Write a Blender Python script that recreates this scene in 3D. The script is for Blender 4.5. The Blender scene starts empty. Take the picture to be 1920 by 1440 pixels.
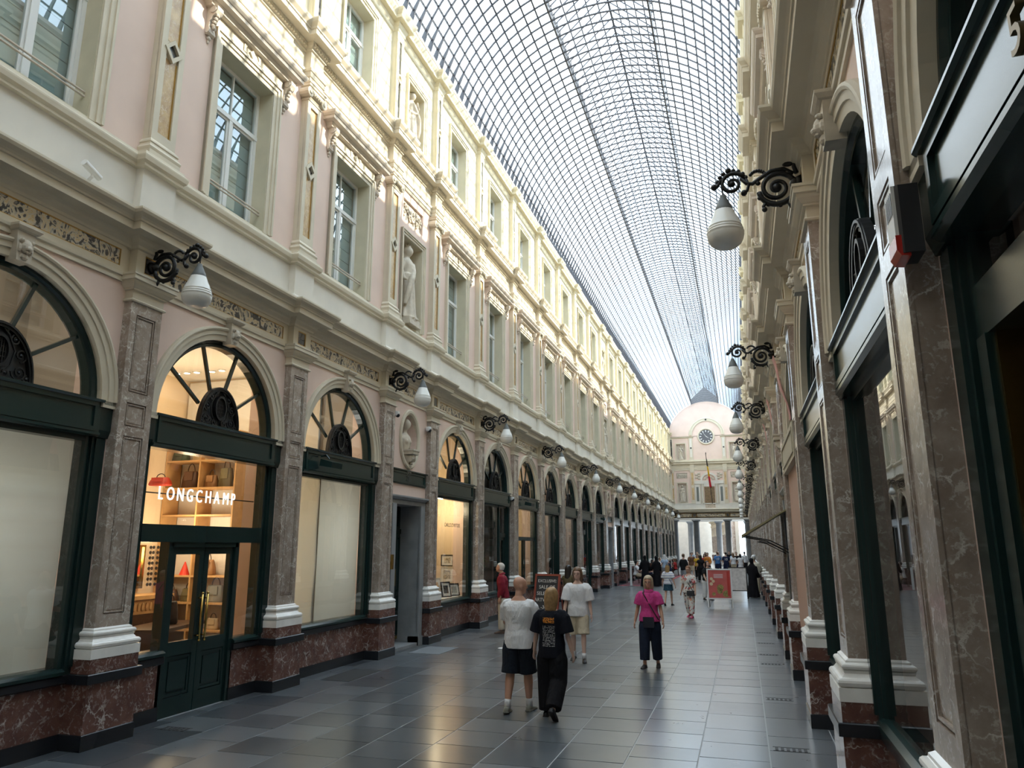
import bpy, bmesh, math, random
from math import sin, cos, pi, radians, sqrt, atan2, acos
from mathutils import Vector, Matrix
random.seed(7)
SKY, SUN, EXPO = 2.1, 4.2, 1.3
S = bpy.context.scene
COL = S.collection
# ---------------------------------------------------------------- camera
cd = bpy.data.cameras.new('camera'); cam = bpy.data.objects.new('camera', cd); COL.objects.link(cam)
cd.sensor_width = 36.0; cd.lens = 36.0 * 1384.4 / 1920; cd.clip_start = .05; cd.clip_end = 500
cam.location = (0, 0, 2.0); cam.rotation_euler = (pi / 2 + .2174, 0, .2969)
S.camera = cam
# ---------------------------------------------------------------- sky, sun, exposure
W = bpy.data.worlds.new('sky'); S.world = W; W.use_nodes = True
nt = W.node_tree; bg = nt.nodes['Background']
tc = nt.nodes.new('ShaderNodeTexCoord'); nz = nt.nodes.new('ShaderNodeTexNoise'); rp = nt.nodes.new('ShaderNodeValToRGB')
nz.inputs['Scale'].default_value = 2.2; nz.inputs['Detail'].default_value = 6
nt.links.new(tc.outputs['Generated'], nz.inputs['Vector']); nt.links.new(nz.outputs['Fac'], rp.inputs['Fac'])
rp.color_ramp.elements[0].position = .38; rp.color_ramp.elements[0].color = (.60, .78, .95, 1)
rp.color_ramp.elements[1].position = .62; rp.color_ramp.elements[1].color = (.84, .93, 1.0, 1)
nt.links.new(rp.outputs['Color'], bg.inputs['Color']); bg.inputs['Strength'].default_value = SKY
sl = bpy.data.lights.new('sun', 'SUN'); so = bpy.data.objects.new('sun', sl); COL.objects.link(so)
sl.energy = SUN; sl.angle = radians(.5); sl.color = (1, .90, .72)
so.rotation_euler = Vector((1.0, .45, .66)).to_track_quat('Z', 'Y').to_euler()
vs = S.view_settings; vs.view_transform = 'Standard'; vs.look = 'None'; vs.gamma = 1; vs.use_curve_mapping = False
vs.exposure = EXPO
S.cycles.max_bounces = 10; S.cycles.diffuse_bounces = 5; S.cycles.glossy_bounces = 3
# ---------------------------------------------------------------- layout numbers (metres)
XL, XR, XC = -6.74, .904, -2.918          # dado planes of both facades, gallery axis
BAY, DB, C0 = 3.2147, 2.3016, 6.697
PIL = [C0 + k * BAY for k in range(-3, 3)]
def _ext(n):
    PIL.append(PIL[-1] + DB)
    for _ in range(n): PIL.append(PIL[-1] + BAY)
_ext(7); _ext(7); _ext(4)
YEND = 78.2
BAYS = [(.5 * (a + b), b - a < 3) for a, b in zip(PIL, PIL[1:])]   # (centre, is door bay)
# ---------------------------------------------------------------- mesh building
class MB:
    def __init__(s): s.v = []; s.f = []; s.m = []; s.mi = 0
    def add(s, vs, fs):
        o = len(s.v); s.v += [tuple(p) for p in vs]
        for f in fs: s.f.append(tuple(i + o for i in f)); s.m.append(s.mi)
        return s
    def box(s, x0, x1, y0, y1, z0, z1):
        return s.add([(x0, y0, z0), (x1, y0, z0), (x1, y1, z0), (x0, y1, z0), (x0, y0, z1), (x1, y0, z1), (x1, y1, z1), (x0, y1, z1)],
              [(0, 3, 2, 1), (4, 5, 6, 7), (0, 1, 5, 4), (1, 2, 6, 5), (2, 3, 7, 6), (3, 0, 4, 7)])
    def usweep(s, prof, D, hw, back=0.0):
        """profile (offset, z) swept round the three free sides of a block of depth D and half width hw"""
        vs = []
        for o, z in prof: vs += [(back, -hw - o, z), (D + o, -hw - o, z), (D + o, hw + o, z), (back, hw + o, z)]
        fs = []
        for i in range(len(prof) - 1):
            a = 4 * i; b = a + 4
            for j in range(3): fs.append((a + j, a + j + 1, b + j + 1, b + j))
        fs.append((3, 2, 1, 0)); t = 4 * (len(prof) - 1); fs.append((t, t + 1, t + 2, t + 3))
        return s.add(vs, fs)
    def prismy(s, prof, y0, y1):
        n = len(prof); vs = [(d, y0, z) for d, z in prof] + [(d, y1, z) for d, z in prof]
        fs = [(i, (i + 1) % n, n + (i + 1) % n, n + i) for i in range(n)] + [tuple(range(n - 1, -1, -1)), tuple(range(n, 2 * n))]
        return s.add(vs, fs)
    def prismx(s, poly, x0, x1):
        """polygon (y, z) extruded along x"""
        n = len(poly); vs = [(x0, y, z) for y, z in poly] + [(x1, y, z) for y, z in poly]
        fs = [(i, n + i, n + (i + 1) % n, (i + 1) % n) for i in range(n)] + [tuple(range(n)), tuple(range(2 * n - 1, n - 1, -1))]
        return s.add(vs, fs)
    def prismz(s, poly, z0, z1):
        n = len(poly); vs = [(x, y, z0) for x, y in poly] + [(x, y, z1) for x, y in poly]
        fs = [(i, (i + 1) % n, n + (i + 1) % n, n + i) for i in range(n)] + [tuple(range(n - 1, -1, -1)), tuple(range(n, 2 * n))]
        return s.add(vs, fs)
    def arch(s, prof, cz, n=28, cy=0, a0=0., a1=pi, ry=1.0, rz=1.0, closed=False):
        """closed profile (radius, d) swept along an arc in the y-z plane"""
        k = len(prof); vs = []; fs = []
        m = n if closed else n + 1
        for i in range(m):
            a = a0 + (a1 - a0) * i / n
            vs += [(d, cy + r * cos(a) * ry, cz + r * sin(a) * rz) for r, d in prof]
        for i in range(n):
            p = i * k; q = ((i + 1) % m) * k
            for j in range(k): fs.append((p + j, p + (j + 1) % k, q + (j + 1) % k, q + j))
        if not closed: fs += [tuple(range(k)), tuple(range(n * k + k - 1, n * k - 1, -1))]
        return s.add(vs, fs)
    def tube(s, path, rad, n=6, up=None, flat=1.0, closed=False):
        P = [Vector(p) for p in path]; m = len(P)
        R = rad if isinstance(rad, (list, tuple)) else [rad] * m
        vs = []; prev = None
        for i, p in enumerate(P):
            if closed: t = P[(i + 1) % m] - P[i - 1]
            else: t = P[min(i + 1, m - 1)] - P[max(i - 1, 0)]
            t = t.normalized() if t.length > 1e-9 else Vector((0, 0, 1))
            u = (prev if prev is not None else Vector(up or ((1, 0, 0) if abs(t.x) < .9 else (0, 1, 0))))
            u = (u - t * u.dot(t))
            u = u.normalized() if u.length > 1e-6 else t.orthogonal().normalized()
            w = t.cross(u); prev = u
            for j in range(n):
                a = 2 * pi * j / n + pi / n
                vs.append(p + (u * cos(a) + w * sin(a) * flat) * R[i])
        fs = []
        for i in range(m if closed else m - 1):
            for j in range(n):
                k = (i + 1) % m
                fs.append((i * n + j, i * n + (j + 1) % n, k * n + (j + 1) % n, k * n + j))
        if not closed: fs += [tuple(range(n - 1, -1, -1)), tuple(range((m - 1) * n, m * n))]
        return s.add(vs, fs)
    def lathe(s, prof, n=16, c=(0, 0, 0), sx=1., sy=1.):
        """profile (r, z) turned round the z axis"""
        vs = []; fs = []
        for r, z in prof:
            for j in range(n):
                a = 2 * pi * j / n; vs.append((c[0] + r * cos(a) * sx, c[1] + r * sin(a) * sy, c[2] + z))
        for i in range(len(prof) - 1):
            for j in range(n): fs.append((i * n + j, i * n + (j + 1) % n, (i + 1) * n + (j + 1) % n, (i + 1) * n + j))
        fs += [tuple(range(n - 1, -1, -1)), tuple(range((len(prof) - 1) * n, len(prof) * n))]
        return s.add(vs, fs)
    def ring(s, cx, cy, cz, rx, ry, rz_unused=0): pass
    def ball(s, c, r, n=10, m=6):
        rx, ry, rz = r if isinstance(r, (tuple, list)) else (r, r, r)
        prof = [(max(1e-4, sin(pi * i / m)), -cos(pi * i / m)) for i in range(m + 1)]
        vs = []; fs = []
        for q, z in prof:
            for j in range(n): vs.append((c[0] + rx * q * cos(2 * pi * j / n), c[1] + ry * q * sin(2 * pi * j / n), c[2] + rz * z))
        for i in range(m):
            for j in range(n): fs.append((i * n + j, i * n + (j + 1) % n, (i + 1) * n + (j + 1) % n, (i + 1) * n + j))
        return s.add(vs, fs)
    def loft(s, rings, cap=True):
        n = len(rings[0]); vs = [p for r in rings for p in r]; fs = []
        for i in range(len(rings) - 1):
            for j in range(n): fs.append((i * n + j, i * n + (j + 1) % n, (i + 1) * n + (j + 1) % n, (i + 1) * n + j))
        if cap: fs += [tuple(range(n - 1, -1, -1)), tuple(range((len(rings) - 1) * n, len(rings) * n))]
        return s.add(vs, fs)
    def quad(s, a, b, c, d): return s.add([a, b, c, d], [(0, 1, 2, 3)])
    def join(s, other, M=None):
        return s.add([tuple(M @ Vector(p)) if M else p for p in other.v], other.f)
    def mesh(s, name, mats, smooth=False):
        me = bpy.data.meshes.new(name); me.from_pydata(s.v, [], s.f)
        for m in (mats if isinstance(mats, (list, tuple)) else [mats]): me.materials.append(m)
        if any(s.m): me.polygons.foreach_set('material_index', s.m)
        if smooth: me.polygons.foreach_set('use_smooth', [True] * len(me.polygons))
        me.update(); return me
PENDING = []          # linked into the scene at the end: keeps the evaluation of single meshes quick
def ob(name, data, parent=None, loc=(0, 0, 0), rot=(0, 0, 0), scale=None):
    o = bpy.data.objects.new(name, data); PENDING.append(o)
    if parent is not None: o.parent = parent
    o.location = loc; o.rotation_euler = rot
    if scale: o.scale = scale
    return o
def tag(o, label=None, cat=None, group=None, kind=None):
    if label: o['label'] = label
    if cat: o['category'] = cat
    if group: o['group'] = group
    if kind: o['kind'] = kind
    return o
def clone(o, parent=None, loc=None, rotz=None):
    c = o.copy(); PENDING.append(c); c.parent = parent
    if loc is not None: c.location = loc
    if rotz is not None: c.rotation_euler = (0, 0, rotz)
    for ch in list(o.children): clone(ch, c)
    return c
_cache = {}
def cached(key, fn):
    if key not in _cache: _cache[key] = fn()
    return _cache[key]
def fuse(mb, voxel, smooth=3, name='body', mats=()):
    """one continuous surface out of overlapping lofts"""
    me = mb.mesh(name, list(mats)); o = bpy.data.objects.new(name, me); COL.objects.link(o)
    r = o.modifiers.new('r', 'REMESH'); r.mode = 'VOXEL'; r.voxel_size = voxel
    if smooth:
        q = o.modifiers.new('s', 'SMOOTH'); q.factor = .5; q.iterations = smooth
    dg = bpy.context.evaluated_depsgraph_get(); dg.update()
    out = bpy.data.meshes.new_from_object(o.evaluated_get(dg))
    bpy.data.objects.remove(o); bpy.data.meshes.remove(me)
    out.name = name; out.materials.clear()
    for m in mats: out.materials.append(m)
    out.polygons.foreach_set('use_smooth', [True] * len(out.polygons)); out.polygons.foreach_set('material_index', [0] * len(out.polygons))
    return out
def mesh_to_mb(me):
    b = MB(); b.add([tuple(v.co) for v in me.vertices], [tuple(p.vertices) for p in me.polygons]); return b
# ---------------------------------------------------------------- materials
MATS = {}
def N(nt, t, **kw):
    n = nt.nodes.new(t)
    for k, v in kw.items(): setattr(n, k, v)
    return n
def mat(name, col, rough=.6, metal=0., var=.0, vscale=3., bump=0., bscale=40., spec=.5, emit=0., coat=0.):
    if name in MATS: return MATS[name]
    m = bpy.data.materials.new(name); m.use_nodes = True; nt = m.node_tree; b = nt.nodes['Principled BSDF']
    c = (*col, 1); b.inputs['Base Color'].default_value = c; b.inputs['Roughness'].default_value = rough; b.inputs['Metallic'].default_value = metal
    b.inputs['Specular IOR Level'].default_value = spec; b.inputs['Coat Weight'].default_value = coat
    if emit: b.inputs['Emission Color'].default_value = c; b.inputs['Emission Strength'].default_value = emit
    if var or bump:
        g = N(nt, 'ShaderNodeNewGeometry')
    if var:
        t = N(nt, 'ShaderNodeTexNoise'); t.inputs['Scale'].default_value = vscale; t.inputs['Detail'].default_value = 5
        nt.links.new(g.outputs['Position'], t.inputs['Vector'])
        r = N(nt, 'ShaderNodeValToRGB'); r.color_ramp.elements[0].position = .3; r.color_ramp.elements[1].position = .7
        r.color_ramp.elements[0].color = (*[max(0, x * (1 - var)) for x in col], 1); r.color_ramp.elements[1].color = (*[min(1, x * (1 + var)) for x in col], 1)
        nt.links.new(t.outputs['Fac'], r.inputs['Fac']); nt.links.new(r.outputs['Color'], b.inputs['Base Color'])
    if bump:
        t = N(nt, 'ShaderNodeTexNoise'); t.inputs['Scale'].default_value = bscale
        nt.links.new(g.outputs['Position'], t.inputs['Vector'])
        bp = N(nt, 'ShaderNodeBump'); bp.inputs['Strength'].default_value = bump; bp.inputs['Distance'].default_value = .01
        nt.links.new(t.outputs['Fac'], bp.inputs['Height']); nt.links.new(bp.outputs['Normal'], b.inputs['Normal'])
    MATS[name] = m; return m
def marble(name, base, dark, vein, scale=5., vw=.05, rough=.2, blot=.0, blotcol=None):
    m = bpy.data.materials.new(name); m.use_nodes = True; nt = m.node_tree; b = nt.nodes['Principled BSDF']; L = nt.links.new
    g = N(nt, 'ShaderNodeNewGeometry')
    n1 = N(nt, 'ShaderNodeTexNoise'); n1.inputs['Scale'].default_value = scale; n1.inputs['Detail'].default_value = 6; n1.inputs['Roughness'].default_value = .65
    L(g.outputs['Position'], n1.inputs['Vector'])
    mx = N(nt, 'ShaderNodeMix', data_type='VECTOR'); mx.inputs['Factor'].default_value = .22
    L(g.outputs['Position'], mx.inputs['A']); L(n1.outputs['Color'], mx.inputs['B'])
    r1 = N(nt, 'ShaderNodeValToRGB'); r1.color_ramp.elements[0].position = .35; r1.color_ramp.elements[0].color = (*dark, 1); r1.color_ramp.elements[1].position = .65; r1.color_ramp.elements[1].color = (*base, 1)
    L(n1.outputs['Fac'], r1.inputs['Fac'])
    vo = N(nt, 'ShaderNodeTexVoronoi', feature='DISTANCE_TO_EDGE'); vo.inputs['Scale'].default_value = scale * 2.0; L(mx.outputs['Result'], vo.inputs['Vector'])
    r2 = N(nt, 'ShaderNodeValToRGB'); r2.color_ramp.elements[0].position = 0.; r2.color_ramp.elements[0].color = (1, 1, 1, 1); r2.color_ramp.elements[1].position = vw; r2.color_ramp.elements[1].color = (0, 0, 0, 1)
    L(vo.outputs['Distance'], r2.inputs['Fac'])
    n2 = N(nt, 'ShaderNodeTexNoise'); n2.inputs['Scale'].default_value = scale * 1.3; n2.inputs['Detail'].default_value = 3; L(g.outputs['Position'], n2.inputs['Vector'])
    r3 = N(nt, 'ShaderNodeValToRGB'); r3.color_ramp.elements[0].position = .48; r3.color_ramp.elements[1].position = .62; L(n2.outputs['Fac'], r3.inputs['Fac'])
    ml = N(nt, 'ShaderNodeMath', operation='MULTIPLY'); L(r2.outputs['Color'], ml.inputs[0]); L(r3.outputs['Color'], ml.inputs[1])
    # fine blotches
    n3 = N(nt, 'ShaderNodeTexNoise'); n3.inputs['Scale'].default_value = scale * 5; n3.inputs['Detail'].default_value = 4; n3.inputs['Distortion'].default_value = 1.5; L(mx.outputs['Result'], n3.inputs['Vector'])
    r4 = N(nt, 'ShaderNodeValToRGB'); r4.color_ramp.elements[0].position = .56; r4.color_ramp.elements[1].position = .68; L(n3.outputs['Fac'], r4.inputs['Fac'])
    m4 = N(nt, 'ShaderNodeMath', operation='MULTIPLY'); m4.inputs[1].default_value = blot; L(r4.outputs['Color'], m4.inputs[0])
    mxm = N(nt, 'ShaderNodeMath', operation='MAXIMUM'); L(ml.outputs[0], mxm.inputs[0]); L(m4.outputs[0], mxm.inputs[1])
    mc = N(nt, 'ShaderNodeMix', data_type='RGBA'); L(mxm.outputs[0], mc.inputs['Factor']); L(r1.outputs['Color'], mc.inputs['A']); mc.inputs['B'].default_value = (*vein, 1)
    L(mc.outputs['Result'], b.inputs['Base Color']); b.inputs['Roughness'].default_value = rough
    MATS[name] = m; return m
def breccia(name, dark, lightc, mid, scale):
    m = bpy.data.materials.new(name); m.use_nodes = True; nt = m.node_tree; b = nt.nodes['Principled BSDF']; L = nt.links.new
    g = N(nt, 'ShaderNodeNewGeometry'); n1 = N(nt, 'ShaderNodeTexNoise'); n1.inputs['Scale'].default_value = 3; L(g.outputs['Position'], n1.inputs['Vector'])
    mx = N(nt, 'ShaderNodeMix', data_type='VECTOR'); mx.inputs['Factor'].default_value = .2; L(g.outputs['Position'], mx.inputs['A']); L(n1.outputs['Color'], mx.inputs['B'])
    vo = N(nt, 'ShaderNodeTexVoronoi'); vo.inputs['Scale'].default_value = scale; L(mx.outputs['Result'], vo.inputs['Vector'])
    ve = N(nt, 'ShaderNodeTexVoronoi', feature='DISTANCE_TO_EDGE'); ve.inputs['Scale'].default_value = scale; L(mx.outputs['Result'], ve.inputs['Vector'])
    sp = N(nt, 'ShaderNodeSeparateColor'); L(vo.outputs['Color'], sp.inputs['Color'])
    r = N(nt, 'ShaderNodeValToRGB'); e = r.color_ramp.elements; e[0].position = .0; e[0].color = (*dark, 1); e[1].position = 1; e[1].color = (*lightc, 1)
    e2 = e.new(.35); e2.color = (*mid, 1); e3 = e.new(.6); e3.color = (*[.8 * x for x in lightc], 1); L(sp.outputs[0], r.inputs['Fac'])
    re = N(nt, 'ShaderNodeValToRGB'); re.color_ramp.elements[0].position = .03; re.color_ramp.elements[1].position = .12; L(ve.outputs['Distance'], re.inputs['Fac'])
    n2 = N(nt, 'ShaderNodeTexNoise'); n2.inputs['Scale'].default_value = 2.6; L(g.outputs['Position'], n2.inputs['Vector'])
    r5 = N(nt, 'ShaderNodeValToRGB'); r5.color_ramp.elements[0].position = .42; r5.color_ramp.elements[1].position = .56; r5.color_ramp.elements[0].color = (.12, .12, .12, 1); L(n2.outputs['Fac'], r5.inputs['Fac'])
    ml = N(nt, 'ShaderNodeMath', operation='MULTIPLY'); L(re.outputs['Color'], ml.inputs[0]); L(r5.outputs['Color'], ml.inputs[1])
    mc = N(nt, 'ShaderNodeMix', data_type='RGBA'); L(ml.outputs[0], mc.inputs['Factor']); mc.inputs['A'].default_value = (*dark, 1); L(r.outputs['Color'], mc.inputs['B'])
    L(mc.outputs['Result'], b.inputs['Base Color']); b.inputs['Roughness'].default_value = .25
    MATS[name] = m; return m
def glassmat(name, tint, refl=1.0, rough=0.0, ior=1.5):
    m = bpy.data.materials.new(name); m.use_nodes = True; nt = m.node_tree; L = nt.links.new
    nt.nodes.remove(nt.nodes['Principled BSDF']); out = nt.nodes['Material Output']
    t = N(nt, 'ShaderNodeBsdfTransparent'); t.inputs['Color'].default_value = (*tint, 1)
    g = N(nt, 'ShaderNodeBsdfGlossy'); g.inputs['Roughness'].default_value = rough
    ge = N(nt, 'ShaderNodeNewGeometry'); dt = N(nt, 'ShaderNodeVectorMath', operation='DOT_PRODUCT'); L(ge.outputs['Normal'], dt.inputs[0]); L(ge.outputs['Incoming'], dt.inputs[1])
    ab = N(nt, 'ShaderNodeMath', operation='ABSOLUTE'); L(dt.outputs['Value'], ab.inputs[0])
    om = N(nt, 'ShaderNodeMath', operation='SUBTRACT'); om.inputs[0].default_value = 1; L(ab.outputs[0], om.inputs[1])
    pw = N(nt, 'ShaderNodeMath', operation='POWER'); L(om.outputs[0], pw.inputs[0]); pw.inputs[1].default_value = 4
    f = N(nt, 'ShaderNodeMath', operation='MULTIPLY_ADD'); L(pw.outputs[0], f.inputs[0]); f.inputs[1].default_value = .89; f.inputs[2].default_value = .11
    ml = N(nt, 'ShaderNodeMath', operation='MULTIPLY'); ml.use_clamp = True; L(f.outputs[0], ml.inputs[0]); ml.inputs[1].default_value = refl
    mx = N(nt, 'ShaderNodeMixShader'); L(ml.outputs[0], mx.inputs[0]); L(t.outputs[0], mx.inputs[1]); L(g.outputs[0], mx.inputs[2]); L(mx.outputs[0], out.inputs['Surface'])
    MATS[name] = m; return m
PINK = mat('pink_plaster', (.73, .565, .485), .8, var=.05, vscale=1.2, bump=.05)
CREAM = mat('cream_stone_paint', (.62, .555, .435), .65, var=.06, vscale=2.5)
ATTIC = mat('pale_attic_plaster', (.68, .645, .58), .75, var=.07, vscale=1.6)
TAN = mat('tan_reveal', (.60, .55, .41), .7, var=.06)
UPPER = mat('upper_cream_plaster', (.70, .635, .47), .75, var=.05, vscale=1.4)
LILAC = mat('hood_cream_stone', (.60, .53, .45), .65, var=.06)
PILM = marble('brown_pilaster_marble', (.41, .345, .295), (.25, .195, .16), (.72, .69, .64), 4.2, .05, .14, .45)
REDM = marble('red_dado_marble', (.18, .088, .068), (.10, .048, .040), (.56, .50, .46), 4.0, .05, .16, .42)
BLACK = mat('black_stone', (.016, .018, .022), .25)
WHITEM = mat('white_base_marble', (.80, .785, .75), .22, var=.08, vscale=6)
GREEN = mat('dark_green_paint', (.011, .027, .026), .22, spec=.5)
GREENL = mat('green_fascia_paint', (.016, .036, .034), .18)
GOLD = mat('gilt_strip', (.42, .25, .06), .4, metal=.6)
def swirl(name, stops, scale, dist):
    m = bpy.data.materials.new(name); m.use_nodes = True; nt = m.node_tree; b = nt.nodes['Principled BSDF']; L = nt.links.new
    g = N(nt, 'ShaderNodeNewGeometry'); n = N(nt, 'ShaderNodeTexNoise'); n.inputs['Scale'].default_value = scale; n.inputs['Detail'].default_value = 4; n.inputs['Distortion'].default_value = dist; L(g.outputs['Position'], n.inputs['Vector'])
    r = N(nt, 'ShaderNodeValToRGB'); e_ = r.color_ramp.elements; e_[0].position, e_[0].color = stops[0][0], (*stops[0][1], 1); e_[1].position, e_[1].color = stops[-1][0], (*stops[-1][1], 1)
    for p, c in stops[1:-1]: q = e_.new(p); q.color = (*c, 1)
    L(n.outputs['Fac'], r.inputs['Fac']); L(r.outputs['Color'], b.inputs['Base Color']); b.inputs['Roughness'].default_value = .25; MATS[name] = m; return m
BRECC = swirl('black_cream_breccia', [(.30, (.03, .03, .038)), (.42, (.035, .035, .042)), (.45, (.42, .40, .36)), (.50, (.62, .56, .44)), (.54, (.55, .40, .20)), (.57, (.60, .56, .46)), (.60, (.10, .09, .09)), (.64, (.03, .03, .038)), (.70, (.5, .47, .4))], 6.5, 1.6)
BRECS = breccia('dark_breccia', (.02, .022, .028), (.16, .15, .14), (.05, .05, .06), 9)
ORANGE = marble('golden_breccia_marble', (.60, .42, .20), (.40, .25, .12), (.66, .55, .40), 7, .06, .3, .5)
IRON = mat('black_wrought_iron', (.012, .012, .013), .45, metal=.3)
ROOFIRON = mat('roof_iron', (.06, .06, .07), .5)
GLASS = glassmat('shop_glass', (.90, .93, .92), 1.0)
WGLASS = glassmat('window_glass', (.80, .86, .86), 1.6)
ROOFGL = glassmat('roof_glass', (.95, .98, .99), .12, .02)
SASH = mat('white_sash_paint', (.72, .72, .70), .45)
def papermat():
    m = mat('white_window_paper', (.84, .86, .80), .8, var=.03, vscale=2); nt = m.node_tree; L = nt.links.new; b = nt.nodes['Principled BSDF']; t = N(nt, 'ShaderNodeBsdfTranslucent'); t.inputs['Color'].default_value = (.86, .88, .82, 1); mx = N(nt, 'ShaderNodeMixShader'); mx.inputs[0].default_value = .35
    L(b.outputs[0], mx.inputs[1]); L(t.outputs[0], mx.inputs[2]); L(mx.outputs[0], nt.nodes['Material Output'].inputs['Surface']); return m
BLIND = papermat()
WBLIND = mat('grey_green_blind', (.36, .46, .46), .8)
OPAL = mat('opal_lamp_glass', (.72, .72, .69), .25)
CAPG = mat('grey_lamp_cap', (.10, .11, .11), .5)
BRASS = mat('brass', (.50, .34, .10), .25, metal=1.)
GREYST = mat('grey_stone', (.24, .25, .26), .55, var=.15, vscale=4)
SCULPT = mat('carved_stone', (.56, .50, .41), .75, var=.12, vscale=9)
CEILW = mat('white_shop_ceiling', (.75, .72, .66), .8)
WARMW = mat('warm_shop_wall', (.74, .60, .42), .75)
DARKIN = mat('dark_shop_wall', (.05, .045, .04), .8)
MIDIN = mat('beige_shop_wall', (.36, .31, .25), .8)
LAMPE = mat('lit_spot_lens', (1., .82, .55), .5, emit=12)

# ================================================================ STRUCTURE: facades
SIDES = {'left': (XL, 1, 'sunlit'), 'right': (XR, -1, 'shaded')}
ORD = ['first', 'second', 'third', 'fourth', 'fifth', 'sixth', 'seventh', 'eighth', 'ninth', 'tenth', 'eleventh', 'twelfth', 'thirteenth', 'fourteenth', 'fifteenth',
       'sixteenth', 'seventeenth', 'eighteenth', 'nineteenth', 'twentieth', 'twenty-first', 'twenty-second', 'twenty-third', 'twenty-fourth', 'twenty-fifth', 'twenty-sixth', 'twenty-seventh', 'twenty-eighth']
def M_(key, build, mats, smooth=False):
    """cached mesh: build(mb) fills a builder"""
    def go():
        b = MB(); build(b); return b.mesh(key, mats, smooth)
    return cached(key, go)
TOR = [(sin(t * pi / 6) * .034, -cos(t * pi / 6) * .034) for t in range(7)]
BASEP = [(.095, .87), (.095, .968)] + [(.062 + a, 1.003 + b) for a, b in TOR] + [(.058, 1.04), (.052, 1.048), (.04, 1.065), (.046, 1.083), (.05, 1.088)] + [(.03 + a * .8, 1.114 + b * .75) for a, b in TOR] + [(.026, 1.142), (.024, 1.155), (.0, 1.17)]
CAPP = [(.0, 4.765), (.025, 4.77), (.03, 4.785), (.02, 4.80), (.005, 4.805), (.005, 4.90), (.03, 4.905), (.03, 4.92), (.045, 4.93), (.075, 4.965), (.085, 4.99), (.085, 5.0), (.105, 5.005), (.105, 5.055), (.115, 5.06), (.115, 5.085)]
COR1 = [(0, 5.40), (.03, 5.41), (.035, 5.44), (.07, 5.47), (.08, 5.50), (.11, 5.525), (.25, 5.53), (.25, 5.615), (.265, 5.62), (.27, 5.64), (.29, 5.66), (.335, 5.69), (.35, 5.72), (.35, 5.745), (-.03, 5.80)]
SILL2 = [(0, 6.43), (.06, 6.44), (.06, 6.47), (.09, 6.50), (.10, 6.55), (.10, 6.57), (.065, 6.60), (.06, 6.63), (0, 6.66)]
BASE2 = [(.055, 6.64), (.055, 6.70), (.06, 6.715), (.065, 6.735), (.055, 6.755), (.035, 6.775), (.03, 6.80), (.04, 6.815), (.035, 6.84), (.015, 6.86), (0, 6.88)]
COR2 = [(0, 10.36), (.03, 10.37), (.03, 10.41), (.06, 10.43), (.075, 10.47), (.08, 10.50), (.22, 10.51), (.22, 10.60), (.235, 10.61), (.24, 10.64), (.285, 10.70), (.30, 10.745), (.30, 10.77), (-.03, 10.83)]
ARC2 = [(0, 9.78), (.015, 9.785), (.015, 9.86), (.03, 9.865), (.03, 9.95), (.045, 9.96), (.055, 9.99), (.055, 10.01), (0, 10.03)]
BASE3 = [(.05, 10.80), (.05, 10.90), (.055, 10.915), (.05, 10.935), (.03, 10.95), (.025, 10.965), (.0, 10.98)]
COR3 = [(0, 13.20), (.02, 13.22), (.02, 13.30), (.04, 13.33), (.055, 13.37), (.06, 13.40), (.16, 13.41), (.16, 13.49), (.18, 13.52), (.21, 13.57), (.22, 13.61), (.22, 13.63), (-.03, 13.67)]
def prof_wall(prof, base):
    return [(base + o, z) for o, z in prof] + [(-.02, prof[-1][1]), (-.02, prof[0][1])]
def rect_frame(b, y0, y1, z0, z1, w, d0, d1):
    """four bars round a rectangle (inside edge y0..z1), bar width w"""
    b.box(d0, d1, y0 - w, y0, z0 - w, z1 + w); b.box(d0, d1, y1, y1 + w, z0 - w, z1 + w)
    b.box(d0, d1, y0, y1, z1, z1 + w); b.box(d0, d1, y0, y1, z0 - w, z0)
def holed(b, d, Y0, Y1, Z0, Z1, y0, y1, z0, z1):
    b.box(d - .06, d, Y0, y0, Z0, Z1); b.box(d - .06, d, y1, Y1, Z0, Z1); b.box(d - .06, d, y0, y1, Z0, z0); b.box(d - .06, d, y0, y1, z1, Z1)
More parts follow.
